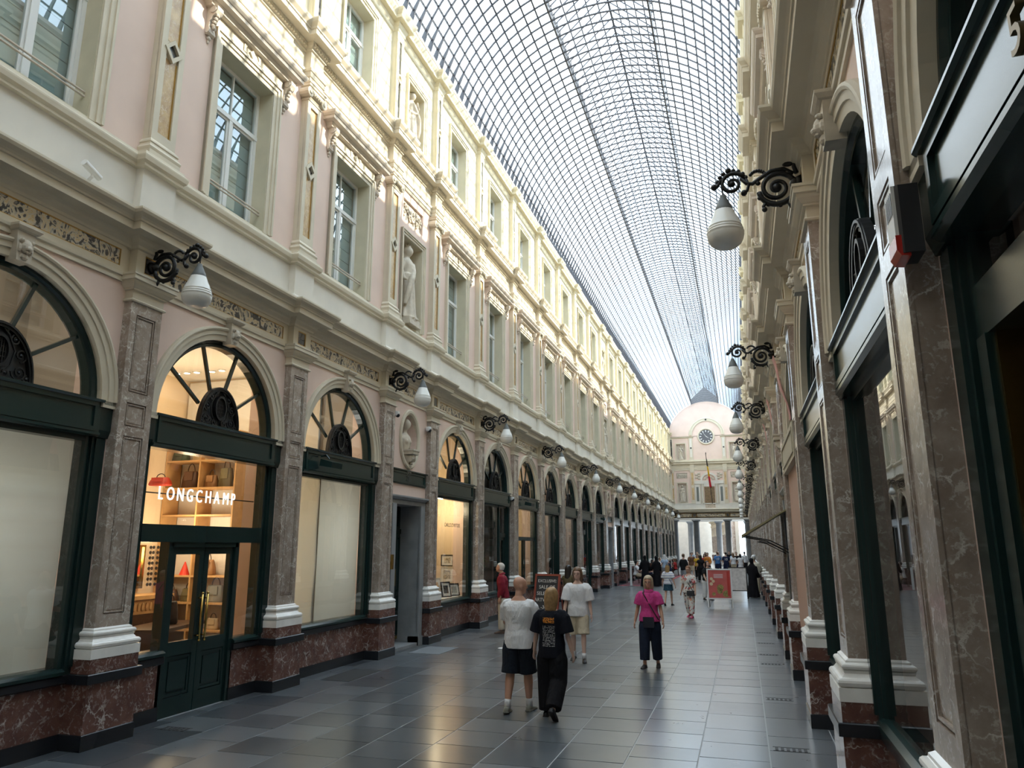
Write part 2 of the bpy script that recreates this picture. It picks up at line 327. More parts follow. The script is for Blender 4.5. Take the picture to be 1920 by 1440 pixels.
# ---- pilasters, three orders
def ground_pilaster(root, y, inset_dark=True):
    def shaft(b):
        b.usweep([(0, 1.16), (0, 4.77)], .17, .235, -.25)
        for s in (-1, 1): b.box(.165, .19, min(s * .235, s * .145), max(s * .235, s * .145), 1.16, 4.77)
        for z0, z1 in ((1.16, 1.30), (3.22, 3.33), (3.60, 3.72), (4.63, 4.77)): b.box(.165, .19, -.145, .145, z0, z1)
    p = ob('pilaster', M_('pil_shaft', shaft, PILM), root, (0, y, 0))
    ob('plinth', M_('pl_foot', lambda b: b.usweep([(.012, 0), (.012, .148), (.0, .155)], .285, .335, -.02), BLACK), p)
    ob('plinth_block', M_('pl_block', lambda b: b.usweep([(0, .15), (0, .635)], .285, .335, -.02), REDM), p)
    ob('plinth_cap', M_('pl_cap', lambda b: b.usweep([(.01, .628), (.03, .635), (.03, .722), (.022, .73)], .285, .335, -.02), BLACK), p)
    ob('plinth_top', M_('pl_top', lambda b: b.usweep([(0, .73), (0, .87)], .28, .325, -.02), REDM), p)
    ob('base', M_('pl_base', lambda b: b.usweep(BASEP, .19, .235, -.02), WHITEM), p)
    def panel(z0, z1):
        def f(b):
            rect_frame(b, -.118, .118, z0 + .027, z1 - .027, .012, .165, .187)
            b.box(.16, .178, -.105, .105, z0 + .045, z1 - .045)
        return f
    for i, (z0, z1) in enumerate(((1.30, 3.22), (3.33, 3.60), (3.72, 4.63))): ob('panel', M_('pl_panel%d' % i, panel(z0, z1), PILM), p)
    ob('capital', M_('pl_capital', lambda b: b.usweep(CAPP, .19, .235, -.02), CREAM), p)
    blk = ob('frieze_block', M_('fr_block', lambda b: (b.usweep([(0, 5.08), (0, 5.42)], .17, .235, -.02), rect_frame(b, -.11, .11, 5.145, 5.365, .125, .165, .19)), CREAM), root, (0, y, 0))
    ob('inlay', M_('fr_inlay', lambda b: (b.box(.16, .178, -.095, .095, 5.16, 5.35)), BRECS), blk)
    ob('gilt_edge', M_('fr_gilt', lambda b: rect_frame(b, -.095, .095, 5.16, 5.35, .014, .165, .184), GOLD), blk)
    c = ob('cornice_break', M_('cor1_break', lambda b: b.usweep(COR1, .19, .235, -.02), CREAM), root, (0, y, 0))
    ped = ob('pedestal', M_('pedestal', lambda b: (b.usweep([(.0, 5.74), (.0, 6.45)], .17, .27, -.02), b.usweep([(.03, 5.74), (.03, 5.90), (.012, 5.93), (0, 5.935)], .17, .27, -.02)), ATTIC), root, (0, y, 0))
    ob('pedestal_cap', M_('ped_cap', lambda b: b.usweep(SILL2, .17, .265, -.02), CREAM), ped)
def upper_pilaster(root, y):
    def shaft(b):
        b.usweep([(0, 6.86), (0, 9.44)], .11, .2, -.02)
        for s in (-1, 1): b.box(.10, .15, min(s * .2, s * .11), max(s * .2, s * .11), 6.86, 9.44)
        b.box(.10, .15, -.11, .11, 6.86, 7.0); b.box(.10, .15, -.11, .11, 9.34, 9.44)
    p = ob('upper_pilaster', M_('up_shaft', shaft, CREAM), root, (0, y, 0))
    ob('base', M_('up_base', lambda b: b.usweep(BASE2, .15, .2, -.02), CREAM), p)
    ob('marble_inlay', M_('up_inlay', lambda b: (b.box(.10, .122, -.1, .1, 7.0, 8.07), b.box(.10, .122, -.1, .1, 8.33, 9.34)), ORANGE), p)
    ob('gilt_edge', M_('up_gilt', lambda b: [b.box(.10, .13, s * .1 - .008, s * .1 + .008, z0, z1) for s in (-1, 1) for z0, z1 in ((7.0, 8.07), (8.33, 9.34))], GOLD), p)
    def diamond(b):
        o = [(0, -.17), (.15, 0), (0, .17), (-.15, 0)]; i = [(0, -.10), (.088, 0), (0, .10), (-.088, 0)]
        for k in range(4):
            q = [o[k], o[(k + 1) % 4], i[(k + 1) % 4], i[k]]; b.prismx([(a, 8.2 + c) for a, c in q], .10, .165)
        b.box(.10, .118, -.1, .1, 8.0, 8.4)
    ob('diamond_boss', M_('up_diamond', diamond, CREAM), p)
    ob('diamond_inlay', M_('up_dinlay', lambda b: b.prismx([(0, 8.1), (.088, 8.2), (0, 8.3), (-.088, 8.2)], .10, .125), BRECS), p)
    def cap(b):
        b.usweep([(.0, 9.43), (.012, 9.435), (.012, 9.46), (0, 9.465), (0, 9.62), (.03, 9.65), (.03, 9.68)], .15, .2, -.02)
        for s in (-1, 1):
            b.tube([(-.02, s * .215, 9.565), (.20, s * .215, 9.565)], [.085, .085], 12)
            b.tube([(.19, s * .215, 9.565), (.215, s * .215, 9.565)], [.05, .03], 10)
        b.prismy([(.12, 9.55), (.20, 9.55), (.215, 9.60), (.205, 9.64), (.12, 9.645)], -.2, .2)
        for k in range(5): b.ball((.205, -.12 + k * .06, 9.585), (.02, .025, .035), 6, 4)
        b.usweep([(.05, 9.68), (.05, 9.715), (.065, 9.73), (.065, 9.745), (.0, 9.78)], .15, .2, -.02)
    ob('ionic_capital', M_('up_cap', cap, CREAM), p)
    e = ob('entablature_break', M_('arc2_break', lambda b: (b.usweep(ARC2, .15, .2, -.02), b.usweep([(0, 10.02), (0, 10.37)], .15, .2, -.02)), CREAM), root, (0, y, 0))
    ob('cornice_break', M_('cor2_break', lambda b: b.usweep(COR2, .15, .2, -.02), CREAM), e)
    ob('dentil_row', M_('dent_break', lambda b: [b.box(.18, .232, -.22 + i * .063, -.22 + i * .063 + .038, 10.42, 10.485) for i in range(8)], CREAM), e)
    # third order
    def shaft3(b):
        b.usweep([(0, 10.96), (0, 13.22)], .10, .165, -.06)
        for s in (-1, 1): b.box(.09, .13, min(s * .165, s * .045), max(s * .165, s * .045), 10.96, 13.22)
        b.box(.09, .13, -.05, .05, 10.96, 11.14); b.box(.09, .13, -.05, .05, 13.02, 13.22)
        b.arch([(.105, .09), (.105, .145), (.07, .145), (.07, .09)], 12.1, 18, closed=True, a1=2 * pi)
    q = ob('attic_pilaster', M_('p3_shaft', shaft3, UPPER), root, (0, y, 0))
    ob('base', M_('p3_base', lambda b: b.usweep(BASE3, .13, .165, -.06), UPPER), q)
    ob('slot_inlay', M_('p3_slot', lambda b: (b.box(.08, .103, -.045, .045, 11.14, 12.0), b.box(.08, .103, -.045, .045, 12.2, 13.02)), BRECS), q)
    r = ob('attic_cornice_break', M_('cor3_break', lambda b: b.usweep(COR3, .13, .165, -.06), UPPER), root, (0, y, 0))
    ob('parapet_pier', M_('par_pier', lambda b: b.usweep([(0, 13.64), (0, 14.10), (.02, 14.11), (.02, 14.14)], .02, .13, -.25), LILAC), r)
# ---- one bay of wall
def arch_plaster(b, hw, R, cz, ztop, d):
    n = 24; pts = []
    for i in range(n + 1):
        a = pi - pi * i / n; pts.append((R * cos(a), cz + R * sin(a)))
    def outer(y, z, a):
        # project from arch centre to the rectangle
        c, s_ = cos(a), sin(a)
        t = 1e9
        if abs(c) > 1e-6: t = min(t, hw / abs(c))
        if s_ > 1e-6: t = min(t, (ztop - cz) / s_)
        return (t * c, cz + t * s_)
    angs = [pi - pi * i / n for i in range(n + 1)]
    ca = atan2(ztop - cz, hw); angs = sorted(set(angs + [ca, pi - ca]), reverse=True)
    vi = [(d, R * cos(a), cz + R * sin(a)) for a in angs]; vo = [(d, *outer(0, 0, a)) for a in angs]; vb = [(d - .25, p[1], p[2]) for p in vi]
    m = len(angs)
    b.add(vi + vo + vb, [(i, i + 1, m + i + 1, m + i) for i in range(m - 1)] + [(2 * m + i, 2 * m + i + 1, i + 1, i) for i in range(m - 1)])
ARCHV = [(1.20, -.04), (1.20, .10), (1.27, .11), (1.275, .125), (1.33, .13), (1.335, .145), (1.355, .155), (1.375, .15), (1.385, .12), (1.385, .02), (1.3, -.04)]
def bay_wall(root, yc, door):
    B = DB if door else BAY; h = B / 2; k = 'd' if door else 's'
    o = lambda nm, key, f, m, par=root: ob(nm, M_(key + k, f, m), par, (0, yc, 0) if par is root else (0, 0, 0))
    if not door:
        o('plaster_field', 'gplaster', lambda b: arch_plaster(b, h - .2, 1.30, 3.57, 5.0, .08), PINK)
        a = o('archivolt', 'archv', lambda b: (b.arch(ARCHV, 3.57, 32), [b.box(-.04, .13, min(s * 1.2, s * 1.385), max(s * 1.2, s * 1.385), 3.50, 3.575) for s in (-1, 1)]), CREAM)
        def key(b):
            b.prismx([(-.075, 4.72), (.075, 4.72), (.10, 5.02), (-.10, 5.02)], .05, .19)
            b.usweep([(0, 5.02), (.02, 5.03), (.04, 5.06), (.04, 5.085)], .20, .095, .0)
            # lion mask
            b.ball((.20, 0, 4.87), (.05, .062, .075), 10, 8); b.ball((.235, 0, 4.845), (.035, .035, .03), 8, 6); b.ball((.225, 0, 4.81), (.025, .028, .018), 8, 5)
            for s in (-1, 1): b.ball((.21, s * .055, 4.925), (.03, .02, .022), 7, 5); b.ball((.232, s * .026, 4.885), (.012, .012, .01), 6, 4); b.ball((.19, s * .06, 4.85), (.03, .022, .05), 7, 5)
            b.ball((.19, 0, 4.77), (.03, .045, .04), 8, 5)
        o('keystone', 'keyst', key, SCULPT, a)
        d = o('dado_panel', 'dado', lambda b: b.box(-.12, 0, -h, h, .15, .64), REDM) if False else None
    o('architrave_band', 'archb', lambda b: b.prismy([(-.02, 4.985), (.105, 4.985), (.105, 5.04), (.125, 5.05), (.13, 5.08), (-.02, 5.085)], -h, h), CREAM)
    e = h - .235 - .06
    fr = o('frieze', 'frieze', lambda b: (b.box(-.02, .085, -h, h, 5.08, 5.41), rect_frame(b, -e + .09, e - .09, 5.155, 5.355, .075, .08, .105)), CREAM)
    o('marble_panel', 'fpanel', lambda b: b.box(.07, .093, -e + .1, e - .1, 5.165, 5.345), BRECC, fr)
    o('gilt_edge', 'fgilt', lambda b: rect_frame(b, -e + .1, e - .1, 5.165, 5.345, .014, .08, .10), GOLD, fr)
    o('cornice', 'cor1', lambda b: b.prismy(prof_wall(COR1, .09), -h, h), CREAM)
    o('attic_band', 'attic', lambda b: (b.box(-.02, .06, -h, h, 5.78, 6.45), b.prismy([(.05, 5.78), (.085, 5.78), (.085, 5.885), (.06, 5.91), (.05, 5.91)], -h, h)), ATTIC)
    o('sill_course', 'sill2', lambda b: b.prismy(prof_wall(SILL2, .05), -h, h), CREAM)
    # first floor
    ow, z0, z1 = (.62, 6.70, 9.05) if not door else (.50, 6.74, 8.72)
    def wall2(b):
        if door:
            b.box(-.04, .02, -h, h, 8.72, 9.05); holed(b, .02, -h, h, 6.6, 8.72, -ow, ow, z0, 8.721); holed(b, .02, -h, h, 9.05, 9.8, -.52, .52, 9.10, 9.60)
        else: holed(b, .02, -h, h, 6.6, 9.8, -ow, ow, z0, z1)
    o('upper_plaster', 'wall2', wall2, PINK)
    o('reveal', 'reveal2', lambda b: (b.box(-.45, .026, -ow - .1, -ow + .006, z0, z1), b.box(-.45, .026, ow - .006, ow + .1, z0, z1), b.box(-.45, .026, -ow - .1, ow + .1, z1 - .006, z1 + .1), b.box(-.45, .03, -ow - .1, ow + .1, z0 - .1, z0)), TAN)
    def cas(b):
        t = .17 if not door else .12
        for (a, w, dd) in ((0, t, .05), (t * .45, t * .55, .07), (t * .8, t * .2, .09)):
            for s in (-1, 1):
                y0_, y1_ = sorted((s * (ow + a), s * (ow + a + w))); b.box(0, dd, y0_, y1_, z0 - .02, z1 + a + w)
            b.box(0, dd, -ow - a - w, ow + a + w, z1 + a, z1 + a + w)
    o('casing', 'casing2', cas, CREAM)
    f2 = o('entablature', 'entab2', lambda b: (b.prismy(prof_wall(ARC2, .03), -h, h), b.box(-.02, .035, -h, h, 10.02, 10.38)), CREAM)
    o('cornice', 'cor2', lambda b: b.prismy(prof_wall(COR2, .03), -h, h), CREAM)
    nd = int((2 * h - .5) / .063)
    o('dentil_row', 'dent2', lambda b: [b.box(.06, .112, -h + .26 + i * .063, -h + .26 + i * .063 + .038, 10.42, 10.485) for i in range(nd)], CREAM, f2)
    # second floor
    ow3, z03, z13 = (.55, 11.0, 12.82) if not door else (.42, 11.02, 12.55)
    o('top_plaster', 'wall3', lambda b: holed(b, .0, -h, h, 10.8, 13.25, -ow3, ow3, z03, z13), UPPER)
    o('reveal', 'reveal3', lambda b: (b.box(-.45, .006, -ow3 - .1, -ow3 + .006, z03, z13), b.box(-.45, .006, ow3 - .006, ow3 + .1, z03, z13), b.box(-.45, .006, -ow3 - .1, ow3 + .1, z13 - .006, z13 + .1), b.box(-.45, .02, -ow3 - .1, ow3 + .1, z03 - .1, z03)), TAN)
    def cas3(b):
        for (a, w, dd) in ((0, .14, .025), (.07, .07, .045), (.12, .02, .06)):
            for s in (-1, 1):
                y0_, y1_ = sorted((s * (ow3 + a), s * (ow3 + a + w))); b.box(-.02, dd, y0_, y1_, z03 - .02, z13 + a + w)
            b.box(-.02, dd, -ow3 - a - w, ow3 + a + w, z13 + a, z13 + a + w)
    o('casing', 'casing3', cas3, UPPER)
    o('top_cornice', 'cor3', lambda b: b.prismy(prof_wall(COR3, .01), -h, h), UPPER)
    o('parapet', 'parapet', lambda b: (b.box(-.35, -.03, -h, h, 13.6, 14.02), b.box(-.37, -.01, -h, h, 13.99, 14.06)), LILAC)
def dado(root, yc, y0, y1, key):
    """red marble skirt with black foot and sill between two plinths"""
    d = ob('dado_panel', M_('dado' + key, lambda b: b.box(-.14, .0, y0, y1, .15, .64), REDM), root, (0, yc, 0))
    ob('dado_foot', M_('dadof' + key, lambda b: b.box(-.14, .015, y0, y1, 0, .155), BLACK), d)
    ob('dado_cap', M_('dadoc' + key, lambda b: b.prismy([(-.14, .635), (.03, .635), (.045, .65), (.045, .715), (.035, .73), (-.14, .73)], y0, y1), BLACK), d)
WROOT = {}
for sd, (X, sg, nm) in SIDES.items():
    r = ob('wall_' + sd, None, None, (X, 0, 0), (0, 0, 0), (sg, 1, 1)); WROOT[sd] = r
    tag(r, 'long pink and cream arcade facade on the %s side of the gallery' % nm, 'wall', kind='structure')
    for y in PIL: ground_pilaster(r, y); upper_pilaster(r, y)
    for yc, dr in BAYS: bay_wall(r, yc, dr)
    L0, L1 = PIL[0] - .3, PIL[-1] + .3
    ob('masonry', M_('masonry', lambda b: b.box(-.9, -.5, L0, L1, 5.45, 14.0), DARKIN), r)
    ob('wall_top', M_('walltop', lambda b: b.box(-.9, -.3, L0, L1, 13.9, 14.0), LILAC), r)
    for y in PIL:
        ob('pier', M_('pier', lambda b: b.box(-.5, .06, -.24, .24, 0, 5.0), PINK), r, (0, y, 0))
bb = MB(); bb.box(XL - 1, XR + 1, -.4, 0, 0, 18.6); tag(ob('wall_front', bb.mesh('wf', LILAC), None, (0, PIL[0] - .3, 0)), 'plain stone-coloured wall behind the camera', 'wall', kind='structure')  # added, unseen: shuts out light from the gallery's open near end
# ---- statues and busts live further down; windows of the two upper floors
WN = [0]
def wroot(sd, yc, label, name='window'):
    X, sg, _ = SIDES[sd]; WN[0] += 1
    return tag(ob('%s_%d' % (name, WN[0]), None, None, (X, yc, 0), (0, 0, 0), (sg, 1, 1)), label, name, kind='structure')
def sash(b, hw, z0, z1, zt, d=-.24):
    rect_frame(b, -hw + .06, hw - .06, z0 + .06, z1 - .06, .06, d - .03, d + .03)
    b.box(d - .025, d + .04, -hw, hw, zt - .035, zt + .035); b.box(d - .025, d + .035, -.035, .035, z0, zt)
    for s in (-1, 1):
        y0, y1 = sorted((s * .035, s * (hw - .06)))
        rect_frame(b, y0 + .035, y1 - .035, z0 + .095, zt - .07, .035, d - .02, d + .015)
    b.box(d - .02, d + .02, -.012, .012, zt, z1)
def blindmesh(b, hw, z0, z1, d=-.33):
    n = int((z1 - z0) / .22)
    for i in range(n):
        a = z0 + i * (z1 - z0) / n; c = z0 + (i + 1) * (z1 - z0) / n
        b.prismy([(d, a + .008), (d + .018, a + .012), (d + .018, c - .002), (d, c)], -hw, hw)
def console(b, y):
    prof = [(.02, 8.98), (.06, 8.97), (.09, 9.0), (.085, 9.05), (.07, 9.10), (.08, 9.18), (.12, 9.25), (.17, 9.29), (.20, 9.34), (.195, 9.40), (.16, 9.42), (.02, 9.42)]
    b.prismy(prof, y - .06, y + .06)
    for s in (-1, 1):
        b.tube([(.13, y + s * .05, 9.345), (.13, y + s * .075, 9.345)], [.055, .05], 10); b.tube([(.055, y + s * .05, 9.02), (.055, y + s * .072, 9.02)], [.035, .03], 8)
    for i in range(5): b.ball((.095 + .02 * abs(i - 1), y, 9.08 + i * .05), (.03, .04, .028), 6, 4)
    b.ball((.04, y, 8.94), (.03, .04, .035), 7, 5); b.ball((.03, y, 8.89), (.02, .022, .03), 6, 4)
cnt = {'left': [0, 0], 'right': [0, 0]}
for sd, (X, sg, nm) in SIDES.items():
    for bi, (yc, dr) in enumerate(BAYS):
        if dr: continue
        c = cnt[sd]
        if bi < 1: continue
        c[0] += 1
        w = wroot(sd, yc, 'hooded casement window on the first floor, %s from the camera on the %s facade' % (ORD[c[0] - 1], nm))
        ob('sash_frame', M_('sash2', lambda b: sash(b, .62, 6.70, 9.05, 8.28), SASH), w)
        for nm_, y0, y1, z0, z1 in (('pane', -.58, -.03, 6.77, 8.25), ('pane', .03, .58, 6.77, 8.25), ('pane', -.58, .58, 8.31, 9.0)):
            ob('pane', M_('p2_%.2f_%.2f' % (y0, z0), lambda b: b.quad((-.24, y0, z0), (-.24, y1, z0), (-.24, y1, z1), (-.24, y0, z1)), WGLASS), w)
        ob('blind', M_('blind2', lambda b: blindmesh(b, .6, 6.7, 9.0), WBLIND), w)
        h = ob('hood', M_('hood', lambda b: b.usweep([(.0, 9.40), (.015, 9.41), (.015, 9.44), (.035, 9.47), (.04, 9.49), (.12, 9.50), (.12, 9.555), (.135, 9.565), (.16, 9.60), (.17, 9.63), (.17, 9.645), (.0, 9.69)], .12, 1.0, -.02), LILAC), w)
        ob('hood_frieze', M_('hoodfr', lambda b: (b.box(.0, .06, -.8, .8, 9.22, 9.41), b.prismx([(0, 9.25), (.07, 9.315), (0, 9.38), (-.07, 9.315)], .05, .085), [b.prismx([(s * .12, 9.25), (s * .16, 9.315), (s * .12, 9.38), (s * .2, 9.38), (s * .2, 9.25)][::s], .05, .075) for s in (-1, 1)]), CREAM), h)
        for s in (-1, 1): ob('console', M_('console%d' % s, lambda b: console(b, s * .90), LILAC), w)
        ob('guard_rail', M_('rail2', lambda b: [b.tube([(-.06, -.62, z), (-.06, .62, z)], .014, 8) for z in (6.97, 7.02)], LILAC), w)
        c[1] += 1
        w = wroot(sd, yc, 'plain casement window on the top floor, %s from the camera on the %s facade' % (ORD[c[1] - 1], nm))
        ob('sash_frame', M_('sash3', lambda b: sash(b, .55, 11.0, 12.82, 12.2), SASH), w)
        for y0, y1, z0, z1 in ((-.5, -.03, 11.07, 12.17), (.03, .5, 11.07, 12.17), (-.5, .5, 12.24, 12.78)):
            ob('pane', M_('p3_%.2f_%.2f' % (y0, z0), lambda b: b.quad((-.24, y0, z0), (-.24, y1, z0), (-.24, y1, z1), (-.24, y0, z1)), WGLASS), w)
        ob('blind', M_('blind3', lambda b: blindmesh(b, .54, 11.0, 12.8), WBLIND), w)

# ================================================================ floor of stone slabs
def slabmat(name, island):
    m = bpy.data.materials.new(name); m.use_nodes = True; nt = m.node_tree; b = nt.nodes['Principled BSDF']; L = nt.links.new
    g = N(nt, 'ShaderNodeNewGeometry')
    rnd = g.outputs['Random Per Island'] if island else N(nt, 'ShaderNodeObjectInfo').outputs['Random']
    r = N(nt, 'ShaderNodeValToRGB'); r.color_ramp.elements[0].color = (.045, .053, .064, 1); r.color_ramp.elements[1].color = (.13, .145, .16, 1); L(rnd, r.inputs['Fac'])
    n = N(nt, 'ShaderNodeTexNoise'); n.inputs['Scale'].default_value = 3.; n.inputs['Detail'].default_value = 8; n.inputs['Roughness'].default_value = .7; L(g.outputs['Position'], n.inputs['Vector'])
    r2 = N(nt, 'ShaderNodeValToRGB'); r2.color_ramp.elements[0].color = (.7, .7, .7, 1); r2.color_ramp.elements[1].color = (1.35, 1.35, 1.33, 1); L(n.outputs['Fac'], r2.inputs['Fac'])
    mx = N(nt, 'ShaderNodeMix', data_type='RGBA', blend_type='MULTIPLY'); mx.inputs['Factor'].default_value = 1; L(r.outputs['Color'], mx.inputs['A']); L(r2.outputs['Color'], mx.inputs['B']); L(mx.outputs['Result'], b.inputs['Base Color'])
    mr = N(nt, 'ShaderNodeMapRange'); mr.inputs['To Min'].default_value = .22; mr.inputs['To Max'].default_value = .38; L(n.outputs['Fac'], mr.inputs['Value']); L(mr.outputs['Result'], b.inputs['Roughness'])
    n2 = N(nt, 'ShaderNodeTexNoise'); n2.inputs['Scale'].default_value = 2.2; n2.inputs['Detail'].default_value = 4; L(g.outputs['Position'], n2.inputs['Vector'])
    bp = N(nt, 'ShaderNodeBump'); bp.inputs['Strength'].default_value = .10; bp.inputs['Distance'].default_value = .008; L(n2.outputs['Fac'], bp.inputs['Height']); L(bp.outputs['Normal'], b.inputs['Normal'])
    b.inputs['Specular IOR Level'].default_value = .85; b.inputs['Coat Weight'].default_value = .5; b.inputs['Coat Roughness'].default_value = .18
    return m
SLAB = slabmat('bluestone_slab', False); SLABI = slabmat('bluestone_slabs', True)
JOINT = mat('pale_joint_mortar', (.34, .35, .36), .8)
fl = MB(); fl.box(XL - .3, XR + .3, PIL[0] - .3, 130, -.25, -.004)
floor = tag(ob('floor', fl.mesh('floor', JOINT)), 'dark blue-grey stone slab floor of the gallery with pale joints', 'floor', kind='structure')
SW, SL = .664, .618
_r, _u, _w = cam.matrix_basis.to_3x3().col[0], cam.matrix_basis.to_3x3().col[1], -cam.matrix_basis.to_3x3().col[2]
def px(p):
    d = Vector(p) - Vector((0, 0, 2.)); z = d.dot(_w)
    return (960 + 1384.4 * d.dot(_r) / z, 720 - 1384.4 * d.dot(_u) / z) if z > .05 else (None, None)
slabs = []
for i in range(-1, 12):
    x1 = min(.12 + SW - i * SW, XR); x0 = max(.12 - i * SW, XL)
    if x1 - x0 < .05: continue
    y = PIL[0] - .3 + random.random() * .6
    while y < YEND + 40:
        l = SL if random.random() < .82 else SL * random.choice((1.5, .75, 1.25)); slabs.append((x0, x1, y, y + l)); y += l
def seen(s):
    x, y = px((.5 * (s[0] + s[1]), .5 * (s[2] + s[3]), 0))
    return x is not None and -60 < x < 1980 and y < 1480
vis = sorted([s for s in slabs if seen(s)], key=lambda s: Vector((.5 * (s[0] + s[1]), .5 * (s[2] + s[3]), 2)).length)[:300]
vset = set(vis); rest = MB()
for s in slabs:
    w, l = s[1] - s[0] - .010, s[3] - s[2] - .010
    if s in vset:
        key = 'slab%.2f_%.2f' % (w, l)
        me = M_(key, lambda b: b.usweep([(0, -.03), (0, -.003), (-.003, 0)], 0, 0) if False else b.add([(-w / 2, -l / 2, -.03), (w / 2, -l / 2, -.03), (w / 2, l / 2, -.03), (-w / 2, l / 2, -.03), (-w / 2 + .002, -l / 2 + .002, 0), (w / 2 - .002, -l / 2 + .002, 0), (w / 2 - .002, l / 2 - .002, 0), (-w / 2 + .002, l / 2 - .002, 0)], [(0, 3, 2, 1), (4, 5, 6, 7), (0, 1, 5, 4), (1, 2, 6, 5), (2, 3, 7, 6), (3, 0, 4, 7)]), SLAB)
        ob('slab', me, floor, (.5 * (s[0] + s[1]), .5 * (s[2] + s[3]), 0), (random.gauss(0, .0012), random.gauss(0, .0012), 0))
    else: rest.box(s[0] + .005, s[1] - .005, s[2] + .005, s[3] - .005, -.03, 0)
tag(ob('far_slabs', rest.mesh('far_slabs', SLABI), floor), kind='stuff')
# ================================================================ glass roof
ZC, RR, RS, LH, LZ, RIDGE = 12.857, 3.993, .3675, 1.35, 17.12, 18.38
A0 = atan2(14.0 - ZC, 3.83); A1 = acos(LH / RR); NP = 11
angs = [A0 + (A1 - A0) * i / NP for i in range(NP + 1)]
ceiling = tag(ob('ceiling', None, None, (XC, 0, 0)), 'glazed iron barrel vault with a raised ridge lantern over the gallery', 'roof', kind='structure')
def ribmesh(b):
    n = 26
    pts = [(RR * cos(A0 + (pi - 2 * A0) * i / n), 0, ZC + RR * sin(A0 + (pi - 2 * A0) * i / n)) for i in range(n + 1)]
    def bar(p, w, h):
        m = len(p); vs = []; fs = []
        for i in range(m):
            t = (Vector(p[min(i + 1, m - 1)]) - Vector(p[max(0, i - 1)])).normalized(); u = Vector((-t.z, 0, t.x)); q = Vector(p[i]); hh = h[i] if isinstance(h, list) else h
            for a, c in ((-1, -1), (1, -1), (1, 1), (-1, 1)): vs.append(q + Vector((0, a * w / 2, 0)) + u * c * hh / 2)
        for i in range(m - 1):
            for j in range(4): fs.append((4 * i + j, 4 * i + (j + 1) % 4, 4 * i + 4 + (j + 1) % 4, 4 * i + 4 + j))
        b.add(vs, fs)
    bar(pts, .040, [.15 if i in (0, n) else .09 if i in (1, n - 1) else .035 for i in range(n + 1)])
    for s in (-1, 1):
        bar([(s * LH, 0, 16.58), (s * LH, 0, LZ)], .03, .022); bar([(s * (LH + .06), 0, LZ - .04), (0, 0, RIDGE)], .03, .028)
me = M_('rib', ribmesh, ROOFIRON)
y = PIL[0] - .2; RY = []
while y < YEND: RY.append(y); y += RS
for y in RY: ob('rib', me, ceiling, (0, y, 0))
Ya, Yb = RY[0], YEND
def rodmesh(w, h): return M_('rod%g_%g' % (w, h), lambda b: b.box(-w / 2, w / 2, Ya, Yb, -h / 2, h / 2), ROOFIRON)
for s in (-1, 1):
    for i, a in enumerate(angs): ob('purlin', rodmesh(.044, .03), ceiling, (s * RR * cos(a), 0, ZC + RR * sin(a) + .035), (0, s * (pi / 2 - a), 0))
    for i in range(5): 
        t = i / 5; ob('purlin', rodmesh(.034, .024), ceiling, (s * (LH + .06) * (1 - t), 0, LZ - .04 + (RIDGE - LZ + .04) * t + .03))
    ob('lantern_beam', rodmesh(.05, .09), ceiling, (s * LH, 0, 16.63))
    b = MB()
    for i in range(len(RY) - 1):
        y0, y1 = RY[i], RY[i + 1]; m_ = .5 * (y0 + y1)
        b.tube([(s * LH, y0, 16.66), (s * LH, m_, 16.9), (s * LH, y1, 17.08)], .010, 4); b.tube([(s * LH, y1, 16.66), (s * LH, m_, 16.86), (s * LH, y0, 17.08)], .010, 4)
        b.tube([(s * LH, m_ + .1 * cos(t * pi / 4), 16.87 + .1 * sin(t * pi / 4)) for t in range(8)], .008, 4, closed=True)
    tag(ob('scroll_lattice', b.mesh('lattice', ROOFIRON), ceiling), kind='stuff')
    ob('eaves_gutter', M_('gutter', lambda b: b.box(-.10, .10, Ya, Yb, -.05, .05), LILAC), ceiling, (s * 3.84, 0, 13.98))
ob('ridge_beam', rodmesh(.06, .08), ceiling, (0, 0, RIDGE))
tie = MB()
# panes: the 300 that show largest are separate, the others one glazing part
cells = []
for i in range(len(RY) - 1):
    for s in (-1, 1):
        for j in range(NP):
            a, c = angs[j], angs[j + 1]
            cells.append([(s * (RR + .07) * cos(t), yy, ZC + (RR + .07) * sin(t)) for t, yy in ((a, RY[i] + .01), (a, RY[i + 1] - .01), (c, RY[i + 1] - .01), (c, RY[i] + .01))])
        for j in range(5):
            f = lambda t: (s * (LH + .06) * (1 - t), LZ + .02 + (RIDGE - LZ + .02) * t)
            (x0, z0), (x1, z1) = f(j / 5), f((j + 1) / 5)
            cells.append([(x0, RY[i] + .01, z0), (x0, RY[i + 1] - .01, z0), (x1, RY[i + 1] - .01, z1), (x1, RY[i] + .01, z1)])
def area(c):
    q = [px((p[0] + XC, p[1], p[2])) for p in c]
    if any(a[0] is None for a in q): return 0
    if not all(-20 < a[0] < 1400 and -20 < a[1] for a in q): return 0
    return abs(sum(q[k][0] * q[(k + 1) % 4][1] - q[(k + 1) % 4][0] * q[k][1] for k in range(4)))
order = sorted(range(len(cells)), key=lambda k: -area(cells[k])); big = set(order[:300]); rest = MB()
for k, c in enumerate(cells):
    if k in big:
        b = MB(); ctr = [sum(p[i] for p in c) / 4 for i in range(3)]; b.add([tuple(p[i] - ctr[i] for i in range(3)) for p in c], [(0, 1, 2, 3)]); ob('pane', b.mesh('roof_pane', ROOFGL), ceiling, ctr)
    else: rest.add(c, [(0, 1, 2, 3)])
tag(ob('glazing', rest.mesh('glazing', ROOFGL), ceiling), kind='stuff')

